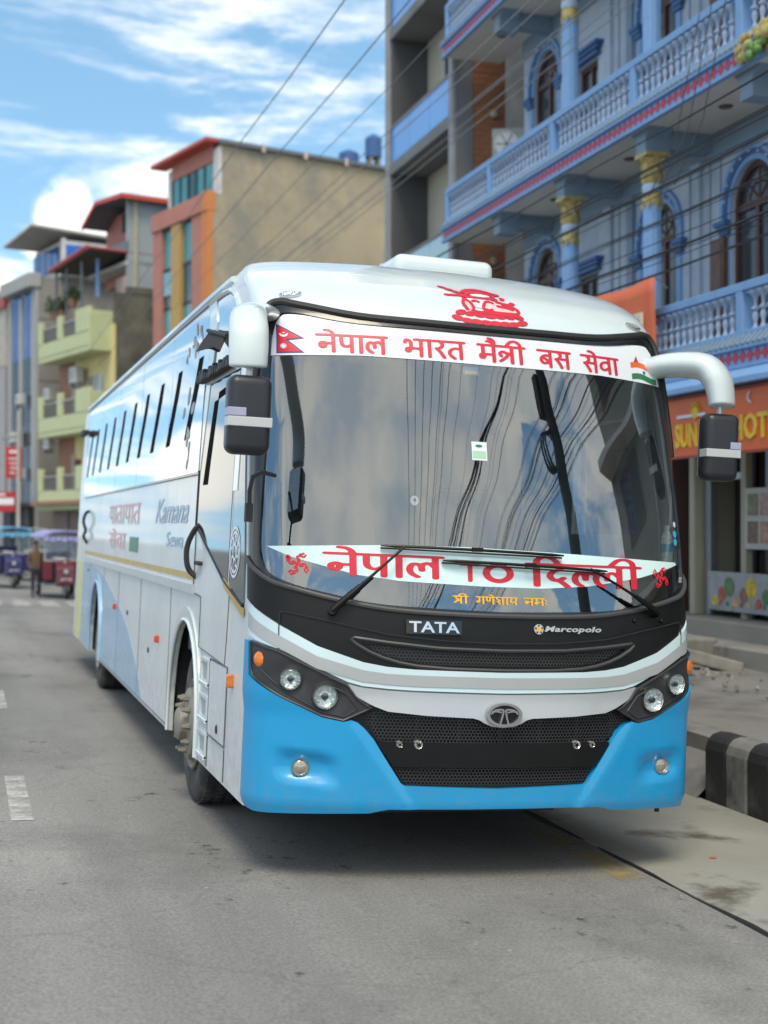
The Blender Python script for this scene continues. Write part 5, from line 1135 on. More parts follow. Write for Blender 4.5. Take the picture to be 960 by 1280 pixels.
def window(kind, yc, hw, z0, z1, wide=False, look=0):
    q = MB()
    fw = .07
    if kind == 'arch':
        o = arch_pts(yc, hw+.0, z0, z1, 12); i = arch_pts(yc, hw-fw, z0, z1, 12)
        V, F = plate(o+i[::-1], [], 0, 6.66, 6.74); q.v, q.f = V, F
        q.box(6.665,6.735,yc-hw+fw,yc+hw-fw,z1-.06,z1+.03); q.box(6.665,6.735,yc-.035,yc+.035,z0,z1-.06)
        for a in (45,90,135): q.tube([(6.70,yc,z1+.03),(6.70,yc-(hw-.06)*math.cos(R(a)),z1+(hw-.06)*math.sin(R(a)))], .018, 5)
        q.tube([(6.70,yc-.45*hw*math.cos(math.pi*k/8),z1+.03+.45*hw*math.sin(math.pi*k/8)) for k in range(9)], .016, 5)
        q.box(6.668,6.73,yc-hw+fw,yc+hw-fw,z0+.9,z0+1.0)
    else:
        q.box(6.66,6.74,yc-hw,yc-hw+fw,z0,z1); q.box(6.66,6.74,yc+hw-fw,yc+hw,z0,z1); q.box(6.66,6.739,yc-hw+fw,yc+hw-fw,z1-fw,z1); q.box(6.66,6.739,yc-hw+fw,yc+hw-fw,z0,z0+fw); q.box(6.665,6.735,yc-.03,yc+.03,z0+fw,z1-fw)
    w = hb(q, 'window', wood if look != 1 else wood)
    q = MB(); 
    for a, b in ((yc-hw+fw,yc-.035),(yc+.035,yc+hw-fw)): q.box(6.70,6.71,a,b,z0+fw,z1-.06)
    hc(q, 'pane', house_glass, w)
    if kind == 'arch':
        q = MB(); V, F = plate(arch_pts(yc, hw-fw, z1+.03, z1+.031, 12), [], 0, 6.70, 6.71); q.v, q.f = V, F; hc(q, 'pane', house_glass, w)
        q = MB(); q.box(6.715,6.72,yc+.05,yc+hw-fw-.03,z0+.2,z1-.12); hc(q, 'curtain', curtain, w)
        # moulded arch band, three steps, with imposts
        for r0, r1, x in ((.0,.07,6.585),(.07,.13,6.565),(.13,.19,6.545)):
            o = arch_pts(yc, hw+r1, z1-.12, z1, 14); i = arch_pts(yc, hw+r0, z1-.12, z1, 14)
            q = MB(); V, F = plate(o+i[::-1], [], 0, x, 6.60); q.v, q.f = V, F; hc(q, 'arch_moulding', blue_trim if r0 != .07 else blue_deep, w)
        for s in (-1, 1):
            q = MB()
            for j, (e, t) in enumerate(((.28,.05),(.24,.05),(.20,.05))):
                a, b = sorted((yc+s*(hw+.0), yc+s*(hw+e))); q.box(6.50+.02*j,6.60,a,b,z1-.19-.06*j,z1-.13-.06*j)
            hc(q, 'impost', blue_deep, w)
        for s in (-1, 1):
            q = MB(); a, b = sorted((yc+s*(hw+.02), yc+s*(hw+.14))); q.box(6.57,6.60,a,b,z0,z1-.32); hc(q, 'jamb_pilaster', blue_trim, w)
        q = MB(); 
        for k in range(9):
            a = math.pi*(k+.5)/9; c, s2 = yc-(hw+.10)*math.cos(a), z1+(hw+.10)*math.sin(a); q.sphere((6.55,c,s2), .028, 6, 4)
        tag(hc(q, 'arch_bead', balu_m, w), kind='stuff')
        # open shutter leaf folded back against the wall
        q = MB(); q.box(6.50,6.56,yc+hw+.02,yc+hw+.34,z0,z1-.34); q.box(6.49,6.50,yc+hw+.07,yc+hw+.29,z0+1.0,z1-.42); q.box(6.49,6.50,yc+hw+.07,yc+hw+.29,z0+.1,z0+.85)
        if look == 1: hc(q, 'shutter', wood2, w)
    else:
        q = MB()
        for j, (e, t) in enumerate(((.20,.05),(.15,.05),(.08,.05))): q.box(6.46+.04*j,6.60,yc-hw-e,yc+hw+e,z1+.16-.05*j,z1+.21-.05*j)
        q.box(6.50,6.60,yc-hw-.12,yc+hw+.12,z1+.02,z1+.06)
        hc(q, 'window_hood', blue_deep, w)
        q = MB(); q.box(6.54,6.60,yc-hw-.08,yc+hw+.08,z0-.08,z0-.01); hc(q, 'sill', blue_trim, w)
    return w
for i, o in enumerate(openings): window(*o, look=1 if o[1] == 8.42 else 0)
# wall relief: pilasters and vertical grooved boards
for fz, fh in floors:
    for yc in (9.72, 11.62, 12.32, 13.92):
        q = MB(); q.box(6.55,6.60,yc-.09,yc+.09,fz,fz+fh-.55); q.box(6.53,6.60,yc-.12,yc+.12,fz+fh-.55,fz+fh-.45); 
        hb(q, 'pilaster', beam_m if yc in (11.62,) else blue_wall, H)
    q = MB()
    for yy in np.arange(Y0+.2, Y1, .26):
        if all(abs(yy-o[1]) > o[2]+.22 for o in openings): q.box(6.588,6.60,yy-.012,yy+.012,fz,fz+fh-.45)
    tag(hb(q, 'board_batten', beam_m, H), kind='stuff')
# balconies
def rot_tri(z): pass
bal_proto = None; dia_proto = None; rp_proto = None
q = MB(); prof = [(.040,.0),(.040,.03),(.022,.05),(.020,.09),(.034,.14),(.034,.17),(.020,.205),(.046,.225),(.046,.245),(.020,.265),(.020,.33),(.030,.36),(.060,.39),(.075,.41),(.075,.43)]
q.lathe(prof, 8); bal_mesh = q.build('baluster', balu_m, H, smooth=True); bal_proto = bal_mesh
used_proto = False
def put(proto, parent, loc, first):
    if first: proto.location = loc; return proto
    o = bpy.data.objects.new(proto.name.split('.')[0], proto.data); COL.objects.link(o); o.parent = parent; o.location = loc; return o
q = MB(); q.v = [(-.006,0,-.072),(-.006,.070,0),(-.006,0,.072),(-.006,-.070,0),(.01,0,-.072),(.01,.070,0),(.01,0,.072),(.01,-.070,0)]; q.f = [(0,3,2,1),(0,1,5,4),(1,2,6,5),(2,3,7,6),(3,0,4,7)]
dia_mesh = q.build('diamond', dia_m, H); nb = nd = 0
for fi, (fz, fh) in enumerate(floors+[(13.5,3.0)]):
    ya, yb = Y0-.0, 16.75
    q = MB(); q.box(5.52,6.60,ya,yb,fz-.12,fz); bl_ = hb(q, 'balcony_slab', soffit_m, H)
    q = MB(); q.prism([(5.49,fz-.14),(5.49,fz+.05),(5.535,fz+.05),(5.535,fz-.14)], 1, ya, yb); q.prism([(5.47,fz-.15),(5.47,fz-.11),(5.54,fz-.11),(5.54,fz-.15)], 1, ya, yb+.01)
    hc(q, 'fascia', blue_trim, bl_)
    q = MB(); q.prism([(5.44,fz+.05),(5.44,fz+.075),(5.56,fz+.215),(5.66,fz+.215),(5.66,fz+.05)], 1, ya, yb); hc(q, 'cornice', blue_trim, bl_)
    q = MB()
    for yy in np.arange(ya+.05, yb, .11): q.prism([(5.435,fz+.085),(5.425,fz+.105),(5.535,fz+.225),(5.555,fz+.205)], 1, yy, yy+.055)
    tag(hc(q, 'cornice_tooth', beam_m, bl_), kind='stuff')
    for yy in np.arange(ya+.1, yb-.03, .148):
        if fi == 3 and yy < 15 or fi == 0 and yy > 10.5 or (fi == 2 and yy < 12.5): continue
        put(dia_mesh, H, (5.488-HL.x, yy-HL.y, fz-.03-HL.z), nd == 0); nd += 1
    # rails
    q = MB(); q.box(5.55,5.66,ya,yb-.02,fz+.215,fz+.27); q.box(5.53,5.68,ya,yb-.02,fz+.70,fz+.80); q.box(5.56,5.65,ya,yb-.02,fz+.665,fz+.70)
    q.box(5.56,6.60,yb-.15,yb-.06,fz+.70,fz+.80); hc(q, 'handrail', blue_trim, bl_, bevel=.012)
    q = MB()
    posts = [yb-.08, 14.62, 12.08, 9.53, 6.98, Y0+.1]
    for yy in posts: q = MB(); q.box(5.535,5.675,yy-.07,yy+.07,fz+.2,fz+.76); hc(q, 'rail_post', blue_trim, bl_, bevel=.01)
    if fi < 3:
        for yy in np.arange(Y0+.25, yb-.12, .155):
            if min(abs(yy-p) for p in posts) < .10: continue
            if (fi == 0 and yy > 10.4) or (fi == 2 and yy < 12.6) or yy < 5.6: continue
            put(bal_mesh, H, (5.605-HL.x, yy-HL.y, fz+.255-HL.z), nb == 0); nb += 1
    # beams and soffit lights under this slab
    for yy in (9.45,11.95,14.45,6.95):
        q = MB(); q.box(5.90,6.60,yy-.12,yy+.12,fz-.35,fz-.12); q.prism([(yy-.26,fz-.12),(yy-.13,fz-.22),(yy-.13,fz-.44),(yy+.13,fz-.44),(yy+.13,fz-.22),(yy+.26,fz-.12)], 0, 5.62, 5.95); hb(q, 'beam', beam_m, H)
    q = MB(); q.box(6.56,6.60,Y0,Y1,fz-.42,fz-.12); hb(q, 'wall_beam', beam_m, H)
    for yy in (8.2,10.7,13.2,15.4):
        q = MB(); q.lathe([(.001,-.025),(.07,-.022),(.085,-.012),(.09,0)], 12, (6.1,yy,fz-.12)); hb(q, 'soffit_lamp', mat('brown_lamp%d%d' % (fi, int(yy)), (.10,.075,.05), .5), H, smooth=True)
# columns with gilded capitals
for fz, fh in floors:
    for yy in (9.45,11.95):
        q = MB(); zt_ = fz+fh-.44; c = (5.78,yy,0)
        q.lathe([(.17,fz),(.17,fz+.12),(.110,fz+.16),(.112,zt_-.55),(.108,zt_-.48)], 20, c)
        # fluting ribs
        for k in range(12):
            a = 2*math.pi*k/12; x, y2 = 5.78+.109*math.cos(a), yy+.109*math.sin(a); q.tube([(x,y2,fz+.2),(x,y2,zt_-.56)], .011, 4)
        co = hb(q, 'column', blue_trim, H, smooth=True)
        q = MB(); q.lathe([(.118,zt_-.66),(.126,zt_-.62),(.124,zt_-.52),(.118,zt_-.50)], 20, c)
        for k in range(8):
            a = 2*math.pi*k/8; x, y2 = 5.78+.122*math.cos(a), yy+.122*math.sin(a); q.prism([(y2-.035,zt_-.62),(y2+.035,zt_-.62),(y2,zt_-.72)], 0, x-.008, x+.008)
        hc(q, 'gilded_cuff', gold_m, co)
        q = MB(); q.lathe([(.125,zt_-.50),(.132,zt_-.46),(.132,zt_-.42),(.12,zt_-.39)], 20, c); hc(q, 'collar', balu_m, co, smooth=True)
        q = MB(); q.lathe([(.118,zt_-.39),(.12,zt_-.25),(.13,zt_-.15),(.155,zt_-.07),(.165,zt_-.05)], 20, c)
        for lay, (r0, r1, za, zb) in enumerate(((.12,.16,zt_-.37,zt_-.22),(.125,.185,zt_-.24,zt_-.06))):
            for k in range(8):
                a = 2*math.pi*(k+.5*lay)/8; e = .05
                ca, sa = math.cos(a), math.sin(a)
                P = [(5.78+r0*ca-e*sa, yy+r0*sa+e*ca, za),(5.78+r0*ca+e*sa, yy+r0*sa-e*ca, za),(5.78+(r0+.02)*ca+e*sa, yy+(r0+.02)*sa-e*ca, (za+zb)/2),(5.78+(r0+.02)*ca-e*sa, yy+(r0+.02)*sa+e*ca, (za+zb)/2),(5.78+r1*ca, yy+r1*sa, zb),(5.78+(r1+.01)*ca, yy+(r1+.01)*sa, zb-.04)]
                b = len(q.v); q.v += P; q.f += [(b,b+1,b+2,b+3),(b+3,b+2,b+4),(b+2,b+5,b+4)]
        q.box(5.78-.165,5.78+.165,yy-.165,yy+.165,zt_-.05,zt_)
        hc(q, 'capital', gold_m, co)
# gilded bracket hung where the diamond frieze stops
q = MB()
for k in range(26): q.sphere((5.42+random.uniform(-.05,.08), 6.55+random.uniform(-.42,.30), 6.98+random.uniform(-.12,.14)), random.uniform(.05,.09), 7, 5, (.7,1,1))
hb(q, 'bracket_ornament', gold_m, H, smooth=True)
q = MB()
for k in range(8): q.sphere((5.36+random.uniform(-.03,.03), 6.35+random.uniform(-.12,.12), 6.86+random.uniform(-.08,.06)), random.uniform(.04,.07), 7, 5)
hb(q, 'bracket_leaf', mat('green_plaster', (.13,.26,.07), .6), H, smooth=True)
# sloped canopy over the shops under the first balcony
q = MB(); q.prism([(5.30,3.36),(5.30,3.42),(5.56,3.60),(5.60,3.60),(5.60,3.36)], 1, Y0, 16.7); hb(q, 'shop_canopy', blue_trim, H)

# shop fronts at street level
brown = mat('brown_pillar_paint', (.09,.05,.042), .6, 0, .15, 3); cream = mat('cream_pillar', (.42,.40,.30), .7, 0, .08, 2); steel = mat('brushed_steel_frame', (.30,.32,.34), .4, .6, .05)
purp = mat('grey_purple_shutter', (.20,.20,.27), .5, .2, .1, 3)
def shp(name, m, *b, parent=None, **k): q = MB(); q.box(*b); return (hb if parent is None else hc)(q, name, m, parent or H, **k)
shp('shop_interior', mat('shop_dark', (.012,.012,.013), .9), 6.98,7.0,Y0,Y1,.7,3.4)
shp('lintel', mat('dark_lintel', (.03,.03,.032), .8), 6.3,6.9,Y0,16.6,2.95,3.45)
for ya, yb in ((9.98,10.35),(12.2,12.6),(14.6,15.6)): shp('shop_pillar', brown, 6.3,6.95,ya,yb,.7,2.95, bevel=.02)
sh = shp('rolling_shutter', purp, 6.62,6.66,9.50,9.96,.7,2.95)
for k in range(14): shp('shutter_slat', purp if k % 4 else rubber, 6.59,6.62,9.50,9.96,.72+.16*k,.72+.16*k+.13, parent=sh, bevel=.008)
for ya, yb in ((10.4,12.15),(12.65,14.55)):
    s2 = shp('rolling_shutter', purp, 6.62,6.66,ya,yb,.7,2.95)
    for k in range(14): shp('shutter_slat', purp, 6.59,6.62,ya,yb,.72+.16*k,.72+.16*k+.14, parent=s2, bevel=.008)
shp('shop_pillar', cream, 6.30,6.9,9.33,9.46,.7,2.95, bevel=.015)
dfm = shp('door_frame', steel, 6.42,6.52,9.14,9.27,.7,2.95, bevel=.01)
shp('frame_bar', steel, 6.44,6.50,8.36,9.14,2.40,2.48, parent=dfm); shp('frame_post', cream, 6.42,6.52,8.30,8.42,.7,2.95, parent=dfm, bevel=.01)
for yy in (7.3,6.3,5.3): shp('frame_post', steel, 6.42,6.52,yy,yy+.09,.7,2.95, parent=dfm, bevel=.01)
shp('shop_glass', shop_glass, 6.56,6.57,4.9,8.3,.7,2.95)
po = shp('food_poster', mat('pale_poster', (.36,.38,.41), .5, 0, .25, 5, dirt=(.22,.20,.17), dscale=5), 6.38,6.40,7.4,9.12,.78,1.26)
for k in range(10):
    yy = 9.0-.165*k; c = [(.62,.45,.03),(.45,.10,.06),(.10,.20,.08),(.65,.40,.15),(.30,.12,.08)][k % 5]
    q = MB(); rr0 = .065+.03*(k % 3); q.lathe([(rr0,.0),(rr0,-.005),(.001,-.006)], 11, (6.379,yy-.06,.90+.09*(k % 3)), 'x'); q.box(6.374,6.379,yy-.05,yy+.02,.84,.90); hc(q, 'poster_picture', mat('poster_print%d' % k, c, .5, 0, .4, 14), po, bevel=.004)
po = shp('food_poster', mat('pink_poster', (.50,.48,.44), .5, 0, .1, 3), 6.40,6.42,7.45,8.28,1.55,2.28)
for k in range(6):
    yy = 8.22-.27*(k % 3); zb = 1.62+.33*(k//3); c = [(.20,.11,.08),(.45,.25,.18),(.30,.05,.06),(.22,.20,.10),(.48,.30,.26),(.12,.08,.06)][k]
    q = MB(); q.box(6.392,6.399,yy-.22,yy,zb,zb+.26); hc(q, 'poster_picture', mat('poster_photo%d' % k, c, .5, 0, .4, 16), po, bevel=.004)
# orange shop sign and orange hotel banner: things of their own
orange = mat('orange_signboard', (.70,.12,.02), .5, 0, .08, 1.5)
yletter = mat('yellow_sign_letter', (.75,.50,.03), .5); cletter = mat('cream_block_letter', (.60,.58,.48), .6)
def sign_text(body, parent, org, x, y0, y1, z0, z1, m, ext=.02, offset=.02, name='sign_letters'):
    V, F = text2d(body, offset=offset, res=2); V = fit2(V, y0, y1, z0, z1); n = len(V)
    VV = [(x-ext-org[0], p[0]-org[1], p[1]-org[2]) for p in V]+[(x-ext-org[0], p[0]-org[1], p[1]-org[2]) for p in V]+[(x-org[0], p[0]-org[1], p[1]-org[2]) for p in V]
    FF = list(F); cnt = {(f[i], f[(i+1) % len(f)]) for f in F for i in range(len(f))}
    for a, c in cnt:
        if (c, a) not in cnt: FF.append((n+c, n+a, 2*n+a, 2*n+c))
    return mkobj(name, VV, FF, m, parent)
og_ = (5.46,6.0,2.63); S = thing('shop_signboard', 'long orange shop signboard with yellow capital letters over the doorway', 'sign', og_)
q = MB(); q.box(0,.06,-2.6,2.46,0,.70); q.build('sign_panel', orange, S, bevel=.01)
q = MB(); q.box(-.015,.0,-2.6,2.47,.68,.715); q.box(-.015,.0,-2.6,2.47,-.015,.015); q.build('sign_frame', mat('dark_red_edge', (.25,.03,.01), .5), S)
sign_text('SUN', S, og_, 5.46, 8.25, 7.74, 2.74, 3.02, yletter); sign_text('HOTEL', S, og_, 5.46, 6.97, 5.93, 2.76, 3.04, yletter)
q = MB(); c = (-.012, 1.78, .50); q.lathe([(.001,-.01),(.07,-.01),(.07,.01)], 18, c, 'x')
for k in range(9): a = R(20*k+10); q.tube([(c[0],c[1]+.085*math.cos(a),c[2]+.085*math.sin(a)),(c[0],c[1]+.125*math.cos(a),c[2]+.125*math.sin(a))], .009, 5)
q.build('sun_symbol', yletter, S); q = MB(); q.box(-.02,-.008,1.55,2.2,.455,.49); q.build('sign_line', banner_white, S)
q = MB(); q.tube(spline([(-.012,.62,.64),(-.012,.66,.60),(-.012,.64,.55),(-.012,.58,.52)]), .012, 6); q.build('phone_symbol', banner_white, S)
og2 = (5.38,10.0,3.76); S = thing('hotel_banner', 'orange hotel banner with cream block letters hung on the first balcony', 'sign', og2)
q = MB(); NY, NZ = 20, 6
for j in range(NZ+1):
    for i in range(NY+1): yy = -1.37+2.9*i/NY; q.v.append((.012*math.sin(yy*4+j*.7), yy, 1.08*j/NZ+(.02*math.sin(yy*3) if j == NZ else 0)))
for j in range(NZ):
    for i in range(NY): a = j*(NY+1)+i; q.f.append((a, a+NY+1, a+NY+2, a+1))
bn = q.build('banner_cloth', mat('orange_banner_cloth', (.60,.13,.05), .7, 0, .08, 2), S, smooth=True); so_ = bn.modifiers.new('solid', 'SOLIDIFY'); so_.thickness = .012
sign_text('HOTEL', S, og2, 5.36, 10.02, 8.76, 4.10, 4.45, cletter, ext=.035, offset=.03)
for y_ in (-1.37, 1.5): q = MB(); q.tube([(0,y_,1.08),(.17,y_,.95)], .012, 5); q.build('tie_rod', steel, S)

# ================================================================== GREY APARTMENT BUILDING
G = thing('grey_building', 'tall grey concrete building with blue glass balconies beyond the blue house', 'building', (6.2,17,0))
gc = mat('grey_render', (.18,.19,.20), .85, 0, .08, .8, dirt=(.14,.14,.14), dscale=1); gdk = mat('dark_grey_render', (.085,.088,.092), .85, 0, .08, 1); gcream = mat('cream_render', (.44,.42,.34), .8, 0, .05, 1)
brick_m = mat('terracotta_brick', (.34,.135,.065), .8, 0, .2, 6); bglass = mat('blue_balcony_glass', (.07,.30,.72), .25, 0, .06, 1); pglass = mat('pale_balcony_glass', (.42,.55,.58), .12, .1, .05, 1)
def gb(name, m, *b, parent=None, **k):
    q = MB(); q.box(*b); q.v = [(x-6.2, y-17, z) for x, y, z in q.v]; return q.build(name, m, parent or G, **k)
gb('wall', gc, 6.90,12,17.3,21.0,0,19); gb('end_wall', gc, 5.80,6.16,17.0,17.16,0,19); 
gb('corner_post', mat('light_grey_render', (.27,.28,.30), .85), 5.76,5.84,16.98,17.20,0,19.2, bevel=.01); gb('corner_post', MATS['light_grey_render'], 5.76,5.84,20.95,21.15,0,19.2, bevel=.01)
gb('end_wall', gdk, 5.84,6.6,20.85,21.1,0,19); gb('back_wall', gcream, 6.60,6.70,17.2,20.85,0,19)
bp_ = gb('brick_panel', mat('mortar', (.30,.25,.21), .9), 6.16,6.80,17.03,17.16,0,19)
gb('end_wall', mat('white_render', (.52,.52,.50), .8), 6.80,9.5,17.0,17.16,0,19)
brp = None; rowh = .115; nbk = 0
for j in range(int((12.5-5.2)/rowh)):
    for i in range(-1,4):
        x0 = 6.165+.235*i+(.117 if j % 2 else 0); x1 = min(x0+.222, 6.795); x0 = max(x0, 6.165)
        if x1-x0 < .04: continue
        w = round(x1-x0, 3); key = 'bk%.3f' % w
        if nbk >= 250: break
        if key not in MATS:
            q = MB(); q.box(-w/2,w/2,-.012,.02,-.05,.05); o = q.build('brick', brick_m, bp_, bevel=0); MATS[key] = o.data; o.location = ((x0+x1)/2-6.2, 17.03-17, 5.25+rowh*j)
        else:
            o = bpy.data.objects.new('brick', MATS[key]); COL.objects.link(o); o.parent = bp_; o.location = ((x0+x1)/2-6.2, 17.03-17+random.uniform(-.002,.002), 5.25+rowh*j)
        nbk += 1
q = MB()
for j in range(60):
    z = 5.25+rowh*(62 if False else 0)
for k in range(7):
    z0 = 6.25+2.80*(k-1)-.0
    if z0 < 2: continue
    sl_ = gb('balcony_slab', gc, 5.80,6.60,17.16,20.95,z0,z0+.22, bevel=.01)
    if k <= 1: mm = pglass
    else: mm = bglass
    for a, b in ((17.22,18.45),(18.47,19.68),(19.70,20.9)): gb('glass_panel', mm, 5.83,5.85,a,b,z0+.25,z0+.95, parent=sl_)
    gb('handrail', gc, 5.81,5.87,17.2,20.92,z0+.95,z0+1.0, parent=sl_)
    w = gb('window', wood, 6.57,6.60,17.3,18.1,z0+1.0,z0+1.75); gb('pane', house_glass, 6.56,6.57,17.36,18.04,z0+1.06,z0+1.69, parent=w)
    dr_ = gb('balcony_door', gc, 6.57,6.60,18.9,19.7,z0+.22,z0+2.2); gb('pane', house_glass, 6.56,6.57,18.96,19.64,z0+.4,z0+2.1, parent=dr_)
for z in (9.26,6.6):
    q = MB(); q.sphere((6.54-6.2,-.06,z), .07, 10, 7); q.lathe([(.05,0),(.05,-.05)], 10, (6.54-6.2,0,z), 'y'); q.build('wall_lamp', cream, G, smooth=True)
# air conditioner standing on the balcony end
A_ = thing('air_conditioner', 'white outdoor air conditioner unit beside the brick panel above the balcony end', 'air conditioner', (6.85,16.80,8.40)); acm = mat('ac_white', (.48,.48,.45), .5)
def acunit(T, sc=1, rz=0):
    q = MB(); q.box(-.36*sc,.36*sc,-.14*sc,.14*sc,0,.56*sc); b = q.build('casing', acm, T, bevel=.015)
    q = MB(); q.lathe([(.22*sc,-.145*sc),(.22*sc,-.155*sc),(.20*sc,-.155*sc),(.20*sc,-.142*sc),(.001,-.142*sc)], 20, (-.10*sc,0,.28*sc), 'y'); q.build('fan_ring', grill_m, T)
    q = MB()
    for k in range(6): q.tube([(-.10*sc,-.150*sc,.28*sc),(-.10*sc+.2*sc*math.cos(k*1.047),-.152*sc,.28*sc+.2*sc*math.sin(k*1.047))], .006*sc, 4)
    q.build('fan_blade', rubber, T); q = MB(); q.box(-.33*sc,-.27*sc,-.12*sc,.12*sc,-.18*sc,0); q.box(.27*sc,.33*sc,-.12*sc,.12*sc,-.18*sc,0); q.build('bracket', steel, T)
acunit(A_); A_.rotation_euler = (0,0,R(-25))

# plain neighbour on the near side of the blue house (seen only in reflections)
NB = thing('neighbour_house', 'pale plastered house on the near side of the blue house', 'house', (6.6,-6,0))
q = MB(); q.box(2,7,1.5,10.5,0,9.0); q.build('wall', mat('neighbour_render', (.30,.29,.26), .85, 0, .1, .5), NB)
wp = None
for j in range(3):
    for i in range(3):
        if wp is None:
            q = MB(); q.box(1.97,2.02,-.7,.7,0,1.4); wp = q.build('window', wood2, NB); q = MB(); q.box(1.965,1.97,-.6,.6,.1,1.3); q.build('pane', house_glass, wp); wp.location = (0,2.7,1.3)
        else: clone(wp, NB, (0,2.7+3.0*i,1.3+3.0*j))
    q = MB(); q.box(1.1,2,1.5,10.5,2.9+3.0*j,3.05+3.0*j); q.build('balcony_slab', soffit_m, NB)

# ================================================================== FAR BUILDINGS (the street bends left: local x runs along the facade, y towards the street)
FO = Vector((4.99, 38.19, 0)); FA = math.radians(106)
def fbase(u): return (FO.x+math.cos(FA)*u, FO.y+math.sin(FA)*u, 0)
def B(T, u0, name, m, *b, parent=None, **k):
    q = MB(); q.box(b[0]-u0, b[1]-u0, *b[2:]); return q.build(name, m, parent or T, **k)
tan_m = mat('stained_tan_render', (.36,.31,.215), .9, 0, .12, .35, bump=.4, bscale=8, dirt=(.24,.225,.19), dscale=.45, dlo=.45, dhi=.62)
streaks(tan_m, (.22,.20,.15), .5, 1.6, .22)
salmon = mat('salmon_cladding', (.42,.17,.13), .7, 0, .06, 1); orng = mat('orange_cladding', (.54,.20,.065), .7, 0, .06, 1); ochre = mat('ochre_pilaster', (.44,.27,.09), .7, 0, .06, 1)
teal = mat('teal_window_glass', (.07,.27,.28), .12, .2, .15, .6); teal_dk = mat('dark_teal_glass', (.03,.09,.10), .12, .2, .2, .6); pinkw = mat('pale_pink_render', (.50,.42,.42), .8)
tin = mat('grey_corrugated_tin', (.16,.18,.20), .5, .5, .1, 1)
# -- tan building
u0 = 0.0; T = thing('tan_building', 'tall narrow building with blank stained tan side wall and orange and teal front', 'building', fbase(0), (0,0,FA))
B(T,u0,'side_wall', tan_m, .0,.25,-8.6,0,0,12.6); B(T,u0,'side_wall', tan_m, .05,.26,-7.0,-.42,12.6,14.25); B(T,u0,'side_wall', tan_m, .05,.26,-12.6,-7.0,12.2,14.05); B(T,u0,'side_wall', tan_m, .02,.25,-12.6,-8.6,0,12.3)
B(T,u0,'back_wall', tan_m, .25,4.4,-12.6,-12.3,0,12.6); B(T,u0,'floor_slab', tan_m, .25,4.4,-12.3,-.3,12.3,12.55)
B(T,u0,'facade_wall', salmon, .26,4.45,-.3,-.1,0,12.0)
B(T,u0,'parapet', salmon, .0,4.5,-.15,.12,12.02,12.62, bevel=.02); B(T,u0,'parapet', orng, -.02,.32,-.2,.14,12.0,12.66, bevel=.02)
B(T,u0,'pilaster', orng, -.01,.42,-.12,.10,0,12.0); B(T,u0,'pilaster', salmon, .42,1.28,-.12,.05,0,12.0); B(T,u0,'pilaster', ochre, 2.15,2.90,-.12,.07,0,12.0); B(T,u0,'pilaster', salmon, 3.72,4.45,-.12,.05,0,12.0)
for a, b in ((1.28,2.15),(2.90,3.72)):
    for j in range(8):
        z0 = 1.2+1.35*j
        w = B(T,u0,'window', teal_dk if j % 2 == 0 else teal, a,b,-.10,-.06,z0,z0+1.30); B(T,u0,'window_frame', rubber, a,b,-.07,-.02,z0+1.28,z0+1.33, parent=w)
sh_ = B(T,u0,'open_sash', mat('pale_blue_glass', (.14,.34,.42), .1, .2), 2.95,3.68,-.02,.0,9.7,10.5); sh_.rotation_euler = (R(-28),0,0); sh_.location = (0,3.6,-1.5)
sh_.location = (0,0,0); sh_.rotation_euler = (0,0,0)
# top floor set back a little
B(T,u0,'top_wall', pinkw, .26,4.1,-.75,-.42,12.6,14.2); B(T,u0,'corner_trim', mat('pale_corner_trim', (.55,.55,.55), .7), .04,.50,-.44,-.36,12.4,14.15); B(T,u0,'corner_trim', MATS['pale_corner_trim'], 3.75,4.1,-.44,-.36,12.4,14.15)
B(T,u0,'top_band', salmon, .5,3.75,-.42,-.34,13.75,14.3)
for k in range(5):
    a = .52+.645*k; w = B(T,u0,'window', teal if k not in (2,) else teal_dk, a,a+.62,-.42,-.37,12.62,13.72); B(T,u0,'mullion', rubber, a+.60,a+.64,-.40,-.33,12.6,13.75, parent=w)
q = MB(); q.box(.1,4.6,-.5,.1,14.3,14.42); q.build('eave', mat('red_eave', (.45,.07,.05), .6), T)
q = MB()
for k in range(64): q.tube([(-.05,-.4-.105*k,14.36-.001*k),(4.4,-.4-.105*k,14.60)], .05, 5)
q.build('tin_roof', tin, T); tag(T.children[-1], kind='stuff')
q = MB(); q.box(-.10,-.04,-7.1,-.3,14.24,14.36); q.build('gutter_board', tin, T)
for k in range(3):
    q = MB(); q.box(-.14,-.10,-1.9-1.6*k-.06,-1.9-1.6*k+.06,14.14,14.40); q.build('gutter_clip', pinkw, T)
tank_m = mat('blue_plastic_tank', (.03,.11,.30), .5, 0, .1, 2)
def tank(u, v, z, r, h, lab):
    t = thing('water_tank', lab, 'water tank', tuple(Vector(fbase(u))+Vector((-math.cos(FA-math.pi/2)*0,0,z))+Vector((math.sin(FA)*v, -math.cos(FA)*v, 0))), (0,0,FA))
    q = MB(); p = [(.001,0),(r,0)]
    for k in range(6): p += [(r*1.0,h*.84*(k+.2)/6),(r*1.03,h*.84*(k+.5)/6),(r*1.0,h*.84*(k+.8)/6)]
    q.lathe(p+[(r,h*.85),(r*.75,h*.95),(r*.35,h)], 24); q.build('tank_body', tank_m, t, smooth=True)
    q = MB(); q.lathe([(r*.36,h*.98),(r*.38,h*1.02),(r*.3,h*1.05),(.001,h*1.06)], 18); q.build('tank_lid', tank_m, t, smooth=True)
    q = MB()
    for k in range(4): a = k*1.57+.6; q.box(r*.75*math.cos(a)-.05,r*.75*math.cos(a)+.05,r*.75*math.sin(a)-.05,r*.75*math.sin(a)+.05,-(z-14.05),0)
    q.build('tank_stand', tan_m, t)
